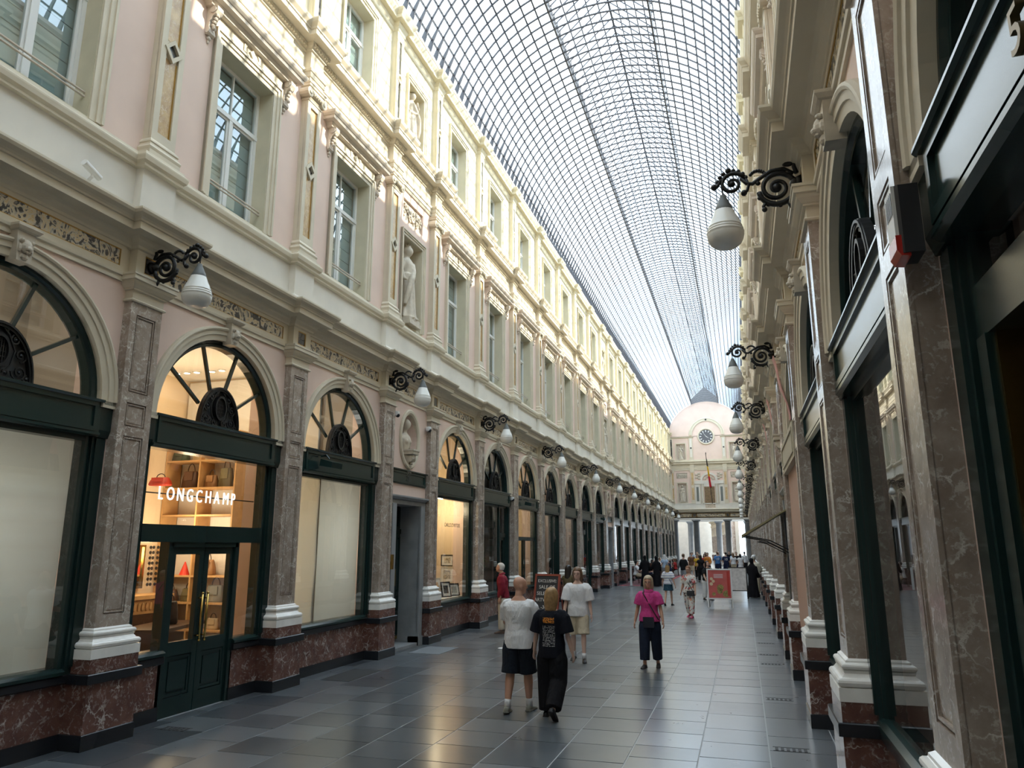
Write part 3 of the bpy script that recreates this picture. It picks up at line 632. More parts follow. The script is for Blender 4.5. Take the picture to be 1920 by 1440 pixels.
# ================================================================ STRUCTURE: shopfronts and doors
def scroll(c, r0, r1, a0, turns, n=18, d=0.0):
    return [(d, c[0] + (r0 + (r1 - r0) * i / n) * cos(a0 + 2 * pi * turns * i / n), c[1] + (r0 + (r1 - r0) * i / n) * sin(a0 + 2 * pi * turns * i / n)) for i in range(n + 1)]
def grille(b):
    hw, ht, z = .40, .56, 3.575
    b.arch([(1, -.01), (1, .05), (.90, .05), (.90, -.01)], z, 24, ry=hw, rz=ht)
    b.arch([(.99, .055), (.99, .065), (.95, .065), (.95, .055)], z, 24, ry=hw, rz=ht)
    cz = z + .27
    b.arch([(.135, .0), (.135, .06), (.11, .06), (.11, .0)], cz, 20, ry=.85, rz=1.25, closed=True, a1=2 * pi)
    for i in range(-3, 4): b.box(.01, .04, i * .026 - .006, i * .026 + .006, cz - .155 * sqrt(max(0, 1 - (i * .026 / .115) ** 2)), cz + .155 * sqrt(max(0, 1 - (i * .026 / .115) ** 2)))
    for k in range(-2, 3): b.box(.02, .035, -.09, .09, cz + k * .05 - .005, cz + k * .05 + .005)
    for s in (-1, 1):
        for c, r, a, t in (((s * .25, z + .10), .085, pi if s > 0 else 0, 1.6), ((s * .245, z + .27), .07, -pi / 2, 1.5), ((s * .17, z + .41), .055, pi / 2, 1.5), ((s * .10, z + .07), .06, pi / 2, 1.5), ((s * .07, z + .50), .035, 0, 1.3), ((s * .335, z + .05), .04, pi / 2, 1.3)):
            b.tube(scroll(c, r, .012, a, t * s, d=.03), .011, 4)
            b.ball((.035, c[0], c[1]), .016, 6, 4)
        b.tube([(.03, s * .05, z + .02), (.03, s * .15, z + .15), (.03, s * .18, z + .3), (.03, s * .10, z + .45), (.03, 0, z + .53)], .010, 4)
PLATE = mat('grille_backing', (.035, .037, .04), .6)
def fan(root, open_=False):
    ob('arch_frame', M_('sf_arch', lambda b: b.arch([(1.21, -.12), (1.21, .03), (1.17, .03), (1.15, .0), (1.115, .0), (1.115, -.12)], 3.57, 32), GREEN), root)
    for k in range(4):
        a = radians(36 * (k + 1))
        ob('fan_bar', M_('sf_bar%d' % k, lambda b: b.tube([(-.04, .42 * cos(a), 3.57 + .50 * sin(a)), (-.04, 1.13 * cos(a), 3.57 + 1.13 * sin(a))], .028, 4, up=(1, 0, 0)), GREEN), root)
    for k in range(5):
        def w(b):
            a0, a1 = radians(36 * k + 1), radians(36 * k + 35); n = 6
            o = [(-.05, 1.12 * cos(a0 + (a1 - a0) * i / n), 3.57 + 1.12 * sin(a0 + (a1 - a0) * i / n)) for i in range(n + 1)]
            i_ = [(-.05, .2 * cos(a0 + (a1 - a0) * i / n), 3.57 + .2 * sin(a0 + (a1 - a0) * i / n)) for i in range(n + 1)]
            b.add(o + i_, [(i, i + 1, n + 2 + i, n + 1 + i) for i in range(n)])
        ob('fan_pane', M_('sf_wedge%d' % k, w, GLASS), root)
    g = ob('grille', M_('sf_grille', grille, IRON), root)
    ob('grille_plate', M_('sf_gplate', lambda b: b.arch([(.93, -.012), (.93, .0), (.02, .0), (.02, -.012)], 3.575, 20, ry=.40, rz=.56), PLATE), g)
def fascia(root, hw=1.215, col=None):
    def f(b):
        b.box(-.1, .10, -hw, hw, 3.20, 3.56); rect_frame(b, -hw + .10, hw - .10, 3.275, 3.495, .05, .095, .122)
        b.prismy([(-.1, 3.545), (.135, 3.545), (.15, 3.56), (.15, 3.575), (-.1, 3.575)], -hw, hw)
        b.prismy([(-.1, 3.17), (.09, 3.17), (.12, 3.19), (.12, 3.215), (-.1, 3.215)], -hw, hw)
    return ob('fascia', M_('sf_fascia%g' % hw, f, col or GREENL), root)
def posts(root):
    for s in (-1, 1):
        def f(b):
            y0, y1 = sorted((s * 1.20, s * 1.385)); b.box(-.14, .04, y0, y1, .73, 3.2)
            y0, y1 = sorted((s * 1.235, s * 1.355)); b.box(.03, .06, y0, y1, .80, 3.16)
            y0, y1 = sorted((s * 1.14, s * 1.21)); b.box(-.14, .012, y0, y1, .73, 3.2)
            y0, y1 = sorted((s * 1.215, s * 1.39)); b.prismy([(-.1, 3.17), (.07, 3.17), (.10, 3.25), (.10, 3.50), (.13, 3.53), (.13, 3.572), (-.1, 3.572)], y0, y1)
        ob('post', M_('sf_post%d' % s, f, GREEN), root)
def bar(root, name, key, y0, y1, z0, z1, d0=-.12, d1=.0, m=None): return ob(name, M_(key, lambda b: b.box(d0, d1, y0, y1, z0, z1), m or GREEN), root)
def pane(root, key, y0, y1, z0, z1, d=-.012): return ob('pane', M_('sfp' + key, lambda b: b.quad((d, y0, z0), (d, y1, z0), (d, y1, z1), (d, y0, z1)), GLASS), root)
def sill(root, key, y0, y1): return ob('sill', M_('sfs' + key, lambda b: b.prismy([(-.14, .73), (.06, .73), (.06, .76), (.02, .785), (-.02, .80), (-.14, .80)], y0, y1), GREEN), root)
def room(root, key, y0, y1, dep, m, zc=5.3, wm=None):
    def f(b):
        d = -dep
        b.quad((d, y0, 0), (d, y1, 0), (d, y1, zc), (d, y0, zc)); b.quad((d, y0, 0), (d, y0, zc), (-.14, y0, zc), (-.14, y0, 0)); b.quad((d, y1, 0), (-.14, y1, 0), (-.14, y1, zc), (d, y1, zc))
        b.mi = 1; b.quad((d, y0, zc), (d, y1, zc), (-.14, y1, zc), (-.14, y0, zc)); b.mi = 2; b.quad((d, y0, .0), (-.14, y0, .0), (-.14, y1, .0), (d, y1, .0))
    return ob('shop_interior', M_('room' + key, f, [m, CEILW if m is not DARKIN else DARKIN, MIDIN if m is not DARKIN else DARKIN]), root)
def door_leaf(root, y0, y1, z1, s, glass=True, name='door_leaf'):
    """painted leaf, glazed above a moulded panel"""
    k = '%.2f%.2f%.2f%d' % (y0, y1, z1, glass)
    def f(b):
        w = .085
        b.box(-.10, -.03, y0, y0 + w, .0, z1); b.box(-.10, -.03, y1 - w, y1, .0, z1); b.box(-.10, -.03, y0 + w, y1 - w, z1 - .09, z1)
        b.box(-.10, -.03, y0 + w, y1 - w, 0, .22); b.box(-.10, -.03, y0 + w, y1 - w, .70, .86)
        b.box(-.08, -.05, y0 + w, y1 - w, .2, .72); rect_frame(b, y0 + w + .035, y1 - w - .035, .26, .66, .03, -.06, -.038)
        b.box(-.07, -.04, y0 + w + .06, y1 - w - .06, .29, .63)
    l = ob(name, M_('leaf' + k, f, GREEN), root)
    ob('pane', M_('leafp' + k, lambda b: b.quad((-.065, y0 + .08, .85), (-.065, y1 - .08, .85), (-.065, y1 - .08, z1 - .08), (-.065, y0 + .08, z1 - .08)), GLASS), l)
    return l
PAPER = {}
def paper(root, key, creases):
    def f(b):
        n = 24; d = -.16
        zs = [.80 + (3.2 - .80) * i / 48 for i in range(49)]; ys = [-1.16 + 2.32 * i / 12 for i in range(13)]
        for i_, z in enumerate(zs):
            for y in ys:
                dd = d + .010 * sin(y * 3.1 + z) + .006 * sin(z * 5 + y * 2)
                if creases and i_ % 5 == 0: dd += .014
                b.v.append((dd, y, z))
        for i in range(48):
            for j in range(12): b.f.append((i * 13 + j, i * 13 + j + 1, (i + 1) * 13 + j + 1, (i + 1) * 13 + j)); b.m.append(0)
    ob('paper_blind', M_('paper' + key, f, BLIND, True), root)
def shopfront(sd, yc, kind, label, seq):
    X, sg, nm = SIDES[sd]; root = wroot(sd, yc, label); W_ = WROOT[sd]; hp = BAY / 2 - .335
    fan(root); posts(root); fascia(root)
    if kind in ('blind', 'pleat', 'glass', 'dark', 'lit', 'drape', 'mid'):
        dado(W_, yc, -hp, hp, 'full'); sill(root, 'full', -1.2, 1.2); pane(root, 'full', -1.15, 1.15, .79, 3.2)
        bar(root, 'head_rail', 'sfhead', -1.15, 1.15, 3.12, 3.2, -.12, .01)
        if kind in ('blind', 'pleat'): paper(root, kind, kind == 'pleat')
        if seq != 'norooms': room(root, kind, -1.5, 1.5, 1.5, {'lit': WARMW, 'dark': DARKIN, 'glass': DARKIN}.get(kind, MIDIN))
    elif kind == 'split':
        dado(W_, yc, -hp, .52, 'spl'); sill(root, 'spl', -1.2, .46); pane(root, 'spl', -1.15, .44, .79, 3.2); bar(root, 'head_rail', 'sfhead', -1.15, 1.15, 3.12, 3.2, -.12, .01)
        bar(root, 'mullion', 'sfmul', .44, .54, 0, 3.2, -.14, .02); bar(root, 'transom', 'sftrs', .54, 1.15, 2.28, 2.40); pane(root, 'splt', .54, 1.15, 2.40, 3.15)
        door_leaf(root, .54, 1.15, 2.28, 1); room(root, 'split', -1.5, 1.5, 1.5, MIDIN)
        bar(root, 'post_foot', 'sfpf', 1.15, 1.3, 0, .75, -.14, .02)
    elif kind == 'transom':
        dado(W_, yc, -hp, hp, 'full'); sill(root, 'full', -1.2, 1.2); pane(root, 'tr1', -1.15, 1.15, .79, 2.2); pane(root, 'tr2', -1.15, 1.15, 2.32, 3.2)
        bar(root, 'transom', 'sftr', -1.15, 1.15, 2.2, 2.32); bar(root, 'mullion', 'sftm', -.03, .03, .79, 2.2); room(root, 'lit', -1.5, 1.5, 1.5, WARMW)
    elif kind == 'doors':
        bar(root, 'transom', 'sftr2', -1.15, 1.15, 2.06, 2.27, -.14, .02); pane(root, 'dt', -1.15, 1.15, 2.27, 3.2)
        ya, yb = -.605, .665
        for s, (a, b_) in ((-1, (-1.15, ya)), (1, (yb, 1.15))):
            k = 'side%d' % s
            dado(W_, yc, *((-hp, a + .54) if s < 0 else (b_ - .48, hp)), k); sill(root, k, *((-1.2, ya) if s < 0 else (yb, 1.2)))
            pane(root, k, a + .02, b_ - .02, .79, 2.06)
        for i, y in enumerate((ya, yb)): bar(root, 'jamb', 'sfj%d' % i, y - .05, y + .03, 0, 2.06, -.14, .0)
        bar(root, 'door_head', 'sfdh', ya, yb, 2.0, 2.06)
    elif kind == 'hoarding':
        dado(W_, yc, -hp, hp, 'full')
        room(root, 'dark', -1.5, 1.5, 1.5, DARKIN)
        HB = mat('pink_brown_board', (.42, .26, .19), .7)
        ob('hoarding_board', M_('hoard', lambda b: (b.box(-.05, .13, -1.36, 1.36, .80, 3.15),), HB), root)
        ob('hoarding_box', M_('hoard2', lambda b: (b.box(-.05, .20, -1.36, 1.36, 3.15, 3.62), rect_frame(b, -1.2, 1.2, 3.25, 3.52, .03, .2, .215)), mat('beige_board', (.42, .37, .27), .7)), root)
    elif kind == 'entrance':
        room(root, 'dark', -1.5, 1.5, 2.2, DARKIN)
        # recessed glazed entrance: side screen running inwards and a door at the back
        bar(root, 'transom', 'ent_tr', -1.15, 1.15, 2.75, 2.95, -.14, .02); pane(root, 'ent', -1.15, 1.15, 2.95, 3.2)
        for s in (-1, 1):
            bar(root, 'jamb', 'ent_j%d' % s, min(s * 1.05, s * 1.15), max(s * 1.05, s * 1.15), 0, 2.75, -.14, .03)
            bar(root, 'brass_bead', 'ent_b%d' % s, min(s * 1.03, s * 1.05), max(s * 1.03, s * 1.05), .1, 2.75, -.10, .0, BRASS)
        def dd(b):
            b.box(-1.55, -1.50, -1.05, -.95, 0, 2.75); b.box(-1.55, -1.50, .95, 1.05, 0, 2.75); b.box(-1.55, -1.50, -.95, .95, 2.05, 2.3); b.box(-1.55, -1.50, -.95, .95, 0, .3); b.box(-1.55, -1.50, -.95, .95, 2.6, 2.75)
            for i in range(18): b.ball((-1.50, -.85 + i * .1, 2.18), (.012, .035, .07), 6, 4)
        ob('inner_screen', M_('ent_scr', dd, GREEN), root)
        ob('inner_pane', M_('ent_ip', lambda b: b.box(-1.53, -1.52, -.95, .95, .3, 2.05), mat('tan_curtain', (.42, .28, .14), .8)), root)
    return root
DOORN = [0]
def door_bay(sd, yc, label, detail):
    """stone framed house door under the bust niche"""
    X, sg, nm = SIDES[sd]; W_ = WROOT[sd]
    def wall(b):
        h = DB / 2 - .2; cy, cz, ry, rz = 0, 4.24, .40, .54; n = 32
        rect = []; oval = []
        for i in range(n):
            a = 2 * pi * i / n; c, s_ = cos(a), sin(a); t = min(h / abs(c) if abs(c) > 1e-6 else 9, (.76 if s_ > 0 else .68) / abs(s_) if abs(s_) > 1e-6 else 9)
            rect.append((.08, t * c, cz + t * s_)); oval.append((.08, ry * c, cz + rz * s_))
        inner = [(-.02, p[1] * .97, cz + (p[2] - cz) * .97) for p in oval]; back = [(-.30, p[1] * .55, cz + (p[2] - cz) * .7) for p in oval]
        b.add(rect + oval + inner + back, [(i, (i + 1) % n, n + (i + 1) % n, n + i) for i in range(n)] + [(n + i, n + (i + 1) % n, 2 * n + (i + 1) % n, 2 * n + i) for i in range(n)] + [(2 * n + i, 2 * n + (i + 1) % n, 3 * n + (i + 1) % n, 3 * n + i) for i in range(n)] + [tuple(range(3 * n, 4 * n))])
        b.box(-.1, .08, -h, h, 2.98, 3.28)
        b.box(-.1, .08, -h, -.78, 0, 3.0); b.box(-.1, .08, .78, h, 0, 3.0)
        # corners of the rectangle left open by the radial fan
        for sy in (-1, 1): b.add([(.079, sy * h, 3.56), (.079, sy * h, 5.0), (.079, sy * .75, 5.0), (.079, sy * .75, 3.56)], [(0, 1, 2, 3)]) if False else None
        b.box(.0, .079, -h, -.46, 3.5, 5.0); b.box(.0, .079, .46, h, 3.5, 5.0); b.box(.0, .079, -.46, .46, 4.83, 5.0); b.box(.0, .079, -.46, .46, 3.5, 3.66)
    f = ob('niche_wall', M_('nichewall', wall, PINK), W_, (0, yc, 0))
    ob('oval_frame', M_('ovalfr', lambda b: b.arch([(.40, .02), (.40, .10), (.43, .125), (.47, .13), (.49, .11), (.49, .06)], 4.24, 36, ry=1., rz=1.3, closed=True, a1=2 * pi), CREAM), f)
    DOORN[0] += 1
    r = tag(ob('door_%d' % DOORN[0], None, None, (X, yc, 0), (0, 0, 0), (sg, 1, 1)), label, 'door', kind='structure')
    ob('name_board', M_('dfascia', lambda b: (b.box(.0, .10, -.90, .90, 3.27, 3.55), rect_frame(b, -.80, .80, 3.33, 3.49, .04, .095, .12), b.box(0, .14, -.91, .91, 3.545, 3.57)), GREENL), r)
    def sur(b):
        for s in (-1, 1):
            y0, y1 = sorted((s * .60, s * .90)); b.box(-.45, .10, y0, y1, 0, 2.86); y0, y1 = sorted((s * .60, s * .78)); b.box(.09, .14, y0, y1, 0, 2.86); y0, y1 = sorted((s * .60, s * .92)); b.box(-.1, .15, y0, y1, 0, .18)
        b.box(-.45, .10, -.9, .9, 2.86, 3.0); b.usweep([(0, 2.95), (.02, 2.97), (.05, 3.0), (.05, 3.03)], .13, .86, -.1)
    ob('stone_surround', M_('dsur', sur, GREYST), r)
    def leaf(y0, y1):
        def f(b):
            b.box(-.40, -.34, y0, y1, .12, 2.3); 
            for z0, z1 in ((.22, .62), (.70, 1.0), (1.08, 2.2)): rect_frame(b, y0 + .07, y1 - .07, z0, z1, .025, -.35, -.315); b.box(-.36, -.325, y0 + .11, y1 - .11, z0 + .04, z1 - .04)
        return f
    for i, (a, c) in enumerate(((-.6, -.01), (.01, .6))):
        l = ob('door_leaf', M_('hleaf%d' % i, leaf(a, c), GREEN), r)
        ob('kick_plate', M_('hkick%d' % i, lambda b: b.box(-.34, -.332, a + .02, c - .02, .13, .21), BRASS), l)
    ob('letter_plate', M_('hlet', lambda b: b.box(-.325, -.31, .22, .38, 1.2, 1.55), BRASS), r)
    ob('overlight', M_('hover', lambda b: (b.box(-.40, -.36, -.6, .6, 2.36, 2.86), rect_frame(b, -.52, .52, 2.43, 2.79, .04, -.37, -.33)), GREEN), r)
    ob('head_bar', M_('hbar', lambda b: b.box(-.42, -.32, -.6, .6, 2.28, 2.38), GREEN), r)
    ob('threshold', M_('hthr', lambda b: b.box(-.45, .12, -.6, .6, 0, .06) , GREYST), r)
    ob('door_backing', M_('hback', lambda b: b.box(-.5, -.45, -1., 1., 0, 5.2), DARKIN), r)
    return r
LK = {1: ('dark', 'arched green shopfront nearest the camera on the sunlit side'), 2: ('pleat', 'arched green shopfront with creased white paper behind its glass'), 3: ('doors', 'arched green shopfront with glazed double doors and a lit bag shop'), 4: ('blind', 'arched green shopfront with smooth pale paper behind its glass'),
      6: ('lit', 'arched green shopfront with framed pictures in a warm lit window'), 7: ('split', 'arched green shopfront with a leafy plant behind the glass and a narrow door'), 8: ('transom', 'arched green shopfront with a transom bar and warm cream light, third beyond the bust niche'),
      9: ('split', 'arched green shopfront with a narrow door, fourth beyond the bust niche'), 10: ('drape', 'arched green shopfront with a pale interior, fifth beyond the bust niche'), 11: ('split', 'arched green shopfront with a narrow door, sixth beyond the bust niche'), 12: ('mid', 'arched green shopfront just before the second house door on the sunlit side')}
RK = {1: ('entrance', 'dark recessed shop entrance beside the camera on the shaded side'), 2: ('glass', 'arched green shopfront with mirror-like glass beside the camera'), 3: ('glass', 'arched green shopfront second from the camera on the shaded side'), 4: ('hoarding', 'arched shopfront boarded with pink-brown hoarding on the shaded side')}
for sd in SIDES:
    i = 0; dn = 0
    for bi, (yc, dr) in enumerate(BAYS):
        if dr:
            dn += 1; door_bay(sd, yc, 'dark green panelled house door in a grey stone frame, %s along the %s side' % (ORD[dn - 1], SIDES[sd][2]), dn == 1)
        else:
            i += 1; K = (LK if sd == 'left' else RK)
            kd, lb = K.get(bi, (('dark', 'split', 'mid')[bi % 3], 'arched green shopfront, number %s from the camera on the %s side' % (ORD[i - 1], SIDES[sd][2])))
            r_ = shopfront(sd, yc, kd, lb, 'norooms' if (sd == 'left' and bi == 4) else bi)
            if sd == 'left' and bi == 4: WIN4 = r_

# ================================================================ carved figures
def ring_(c, rx, ry, n=20, f=None, tilt=0):
    return [(c[0] + rx * cos(2 * pi * j / n) * (1 + (f(2 * pi * j / n) if f else 0)), c[1] + ry * sin(2 * pi * j / n) * (1 + (f(2 * pi * j / n) if f else 0)), c[2]) for j in range(n)]
def statue_mesh(v):
    b = MB(); n = 36; rings = []
    for i in range(15):
        z = .02 + i * .075; t = i / 14
        rx = .155 + .07 * (1 - t) ** 1.3 - .02 * sin(pi * t); ry = .20 + .07 * (1 - t) ** 1.3 - .02 * sin(pi * t)
        amp = .10 * (1 - t) + .03
        rings.append(ring_((.02 * sin(3 * t), (-1) ** v * .03 * sin(pi * t), z), rx, ry, n, lambda a: amp * sin(9 * a + v + 1.5 * t) + .05 * (1 - t) * sin(4 * a + 2 * v)))
    b.loft(rings)
    b.loft([ring_((0, 0, z), rx, ry, 18, lambda a: .03 * sin(7 * a + z * 20)) for z, rx, ry in ((.98, .14, .18), (1.08, .13, .165), (1.2, .14, .18), (1.3, .145, .205), (1.38, .12, .215), (1.44, .085, .15), (1.48, .055, .06), (1.54, .052, .055))])
    b.loft([ring_((.015 + .01 * sin(pi * t), 0, 1.52 + .24 * t), .03 + .085 * sin(pi * min(1, t * .93 + .07)) ** .7, .028 + .07 * sin(pi * min(1, t * .93 + .07)) ** .7, 14) for t in [k / 8 for k in range(9)]])
    b.ball((.105, 0, 1.625), (.022, .013, .025), 6, 4)
    b.loft([ring_((-.035, 0, 1.56 + .22 * t), .02 + .085 * sin(pi * (.15 + .8 * t)), .02 + .09 * sin(pi * (.15 + .8 * t)), 14, lambda a: .08 * sin(9 * a)) for t in [k / 7 for k in range(8)]])
    if v % 3 == 0:                                          # long hair and crown
        b.loft([ring_((-.06, 0, z), .05, .09, 12, lambda a: .1 * sin(8 * a)) for z in (1.3, 1.4, 1.5, 1.6, 1.68)])
        for k in range(8): a = 2 * pi * k / 8; b.tube([(.0 + .07 * cos(a), .07 * sin(a), 1.74), (.0 + .085 * cos(a), .085 * sin(a), 1.81)], [.02, .008], 5)
    s = -1 if v % 2 else 1
    b.tube([(0, s * .19, 1.38), (-.02, s * .26, 1.12), (.10, s * .20, .98), (.18, s * .02, 1.02)], [.06, .052, .045, .032], 8); b.ball((.19, 0, 1.02), (.04, .045, .035), 8, 5)
    if v % 3 == 0: b.tube([(0, -s * .19, 1.38), (.0, -s * .27, 1.12), (.08, -s * .29, .9), (.16, -s * .30, .86)], [.06, .05, .04, .03], 8)
    elif v % 3 == 1: b.tube([(0, -s * .19, 1.38), (.06, -s * .27, 1.2), (.16, -s * .16, 1.3), (.16, -s * .05, 1.45)], [.06, .05, .042, .03], 8)
    else: b.tube([(0, -s * .19, 1.38), (.04, -s * .25, 1.12), (.14, -s * .14, 1.0), (.18, -s * .02, 1.05)], [.06, .05, .04, .03], 8)
    b.tube([(.1, s * .1, 1.35), (.17, 0, 1.12), (.2, -s * .14, .9), (.16, -s * .22, .6), (.1, -s * .26, .3)], [.05, .06, .065, .07, .05], 8)   # drapery swag
    b.tube([(.05, s * .22, 1.0), (.02, s * .27, .7), (0, s * .27, .35), (0, s * .25, .1)], [.05, .06, .06, .05], 8)
    for q in (-1, 1): b.ball((.20, q * .09, .04), (.09, .05, .04), 8, 5)
    return fuse(b, .018, 2, 'statue', [SCULPT])
STAT = [statue_mesh(v) for v in range(3)]
def statue(loc, rotz, v, label, scale=1., block=.14):
    o = tag(ob('statue', None, None, loc, (0, 0, rotz), (scale,) * 3), label, 'statue', 'draped stone figures in the wall niches')
    ob('figure', STAT[v % 3], o, (0, 0, block)); ob('base_block', M_('sbase%g' % block, lambda b: (b.box(-.24, .26, -.3, .3, 0, block * .6), b.box(-.21, .23, -.27, .27, block * .55, block + .03)), SCULPT), o)
    return o
def relief(b, w, h, seed=1):
    rd = random.Random(seed); b.box(-.10, -.03, -w / 2, w / 2, -h / 2, h / 2)
    for s in (-1, 1):
        for i in range(5):
            c = (s * w * (.08 + .085 * i), h * rd.uniform(-.25, .28)); r = h * rd.uniform(.14, .2)
            b.tube(scroll(c, r, .02, rd.uniform(0, 6), s * 1.6, 16, -.01), [.022 - .012 * k / 16 for k in range(17)], 5); b.ball((.005, c[0], c[1]), .03, 6, 4)
            for k in range(3): a = rd.uniform(0, 6.3); b.ball((-.01, c[0] + r * cos(a), c[1] + r * sin(a)), (.03, .035, .025), 6, 4)
    b.arch([(h * .3, -.04), (h * .3, .02), (h * .2, .02), (h * .2, -.04)], 0, 16, closed=True, a1=2 * pi, ry=.8)
    for k in range(6): b.ball((.0, h * .12 * cos(k), h * .12 * sin(k)), .03, 6, 4)
RELM = M_('relief1', lambda b: relief(b, 1.02, .48), SCULPT)
# bust on a scroll bracket
def bust_mesh():
    b = MB()
    b.loft([ring_((.0, 0, z), rx, ry, 18, lambda a: .05 * sin(6 * a + 9 * z)) for z, rx, ry in ((.0, .07, .09), (.08, .09, .13), (.18, .11, .19), (.27, .115, .215), (.33, .10, .20), (.38, .07, .12), (.42, .05, .055), (.5, .05, .052))])
    b.loft([ring_((.02 + .01 * sin(pi * t), 0, .48 + .23 * t), .03 + .08 * sin(pi * (.07 + .9 * t)) ** .7, .03 + .065 * sin(pi * (.07 + .9 * t)) ** .7, 14) for t in [k / 8 for k in range(9)]])
    b.loft([ring_((-.03, 0, .55 + .2 * t), .02 + .085 * sin(pi * (.15 + .8 * t)), .02 + .085 * sin(pi * (.15 + .8 * t)), 14, lambda a: .08 * sin(9 * a)) for t in [k / 7 for k in range(8)]])
    b.ball((.108, 0, .585), (.02, .012, .022), 6, 4); b.ball((-.10, 0, .62), .05, 8, 6)
    for s in (-1, 1): b.ball((.075, s * .075, .22), (.06, .065, .06), 8, 6); b.tube([(0, s * .19, .30), (0, s * .23, .18), (0, s * .22, .10)], [.06, .055, .04], 8)
    return fuse(b, .014, 2, 'bust', [SCULPT])
BUSTM = bust_mesh()
def bracket(b):
    b.usweep([(.0, -.02), (.03, -.01), (.03, .04), (.05, .06), (.05, .09)], .22, .11, -.1)
    b.prismy([(-.05, -.45), (.05, -.46), (.11, -.42), (.12, -.36), (.08, -.31), (.09, -.22), (.15, -.15), (.21, -.09), (.22, -.03), (-.05, -.02)], -.075, .075)
    for s in (-1, 1): b.tube([(.15, s * .05, -.10), (.15, s * .10, -.10)], [.075, .065], 12); b.tube([(.07, s * .05, -.39), (.07, s * .095, -.39)], [.055, .045], 12)
    for k in range(5): b.ball((.11 + .02 * k, 0, -.3 + .05 * k), (.03, .05, .03), 6, 4)
    b.ball((.03, 0, -.49), (.04, .05, .05), 8, 5)
BRKM = M_('bust_bracket', bracket, SCULPT)
dn = 0
for sd, (X, sg, nm) in SIDES.items():
    dn = 0
    for yc, dr in BAYS:
        if not dr: continue
        dn += 1; rz = 0 if sg > 0 else pi; od = ORD[dn - 1]
        ob('relief_panel', RELM, WROOT[sd], (.0, yc, 9.35))
        ob('niche_back', M_('nback2', lambda b: (b.box(-.42, -.38, -.6, .6, 6.6, 8.8)), PINK), WROOT[sd], (0, yc, 0)); ob('niche_back', M_('nback3', lambda b: (b.box(-.42, -.38, -.5, .5, 10.9, 12.7)), UPPER), WROOT[sd], (0, yc, 0))
        statue((X - sg * .10, yc, 6.74), rz, dn - 1, 'crowned stone woman in the first-floor niche, %s along the %s facade' % (od, nm) if dn == 1 else 'draped stone figure in the first-floor niche, %s along the %s facade' % (od, nm), 1.0)
        statue((X - sg * .12, yc, 11.02), rz, dn, 'draped stone figure in the top-floor niche, %s along the %s facade' % (od, nm), .80)
        bo = tag(ob('bust', None, None, (X - sg * .08, yc, 3.92), (0, 0, rz), (1.0,) * 3), 'stone bust on a bracket in the oval niche, %s along the %s side' % (od, nm), 'bust', 'stone busts in oval niches')
        ob('figure', BUSTM, bo, (.05, 0, .05)); ob('scroll_bracket', BRKM, bo, (0.08, 0, 0))
# ================================================================ end wall with clock
EW = tag(ob('wall_back', None, None, (XC, YEND, 0), (0, 0, -pi / 2)), 'pink end wall with clock, niches and columns closing the gallery', 'wall', kind='structure')
def e(nm, f, m, par=None, smooth=False):
    b = MB(); f(b); return ob(nm, b.mesh(nm, m, smooth), par or EW)
def lun(b):
    n = 40; R = RR - .02; a0 = atan2(13.2 - ZC, 3.98)
    p = [(R * cos(a0 + (pi - 2 * a0) * i / n), ZC + R * sin(a0 + (pi - 2 * a0) * i / n)) for i in range(n + 1)]
    b.prismx(p[::-1], -.3, 0)
e('lunette', lun, PINK)
e('gable_end', lambda b: b.prismx([(-1.42, 16.5), (-1.42, 17.1), (0, 18.4), (1.42, 17.1), (1.42, 16.5)], -.35, -.1), GREYST)
def main(b):
    ws = [(-3.12, -2.22, 10.82, 12.46), (2.22, 3.12, 10.82, 12.46), (-3.15, -2.26, 6.48, 8.40), (2.26, 3.15, 6.48, 8.40), (-3.22, -2.14, 8.90, 9.45), (2.14, 3.22, 8.90, 9.45)]
    zs = [4.7, 6.48, 8.40, 8.90, 9.45, 10.82, 12.46, 13.25]
    for z0, z1 in zip(zs, zs[1:]):
        hs = sorted([w for w in ws if w[2] < z1 - .01 and w[3] > z0 + .01]); y = -3.95
        for w in hs: b.box(-.3, 0, y, w[0], z0, z1); y = w[1]
        b.box(-.3, 0, y, 3.95, z0, z1)
    b.box(-.35, -.28, -3.9, 3.9, 6, 12.9)
e('plaster_field', main, PINK)
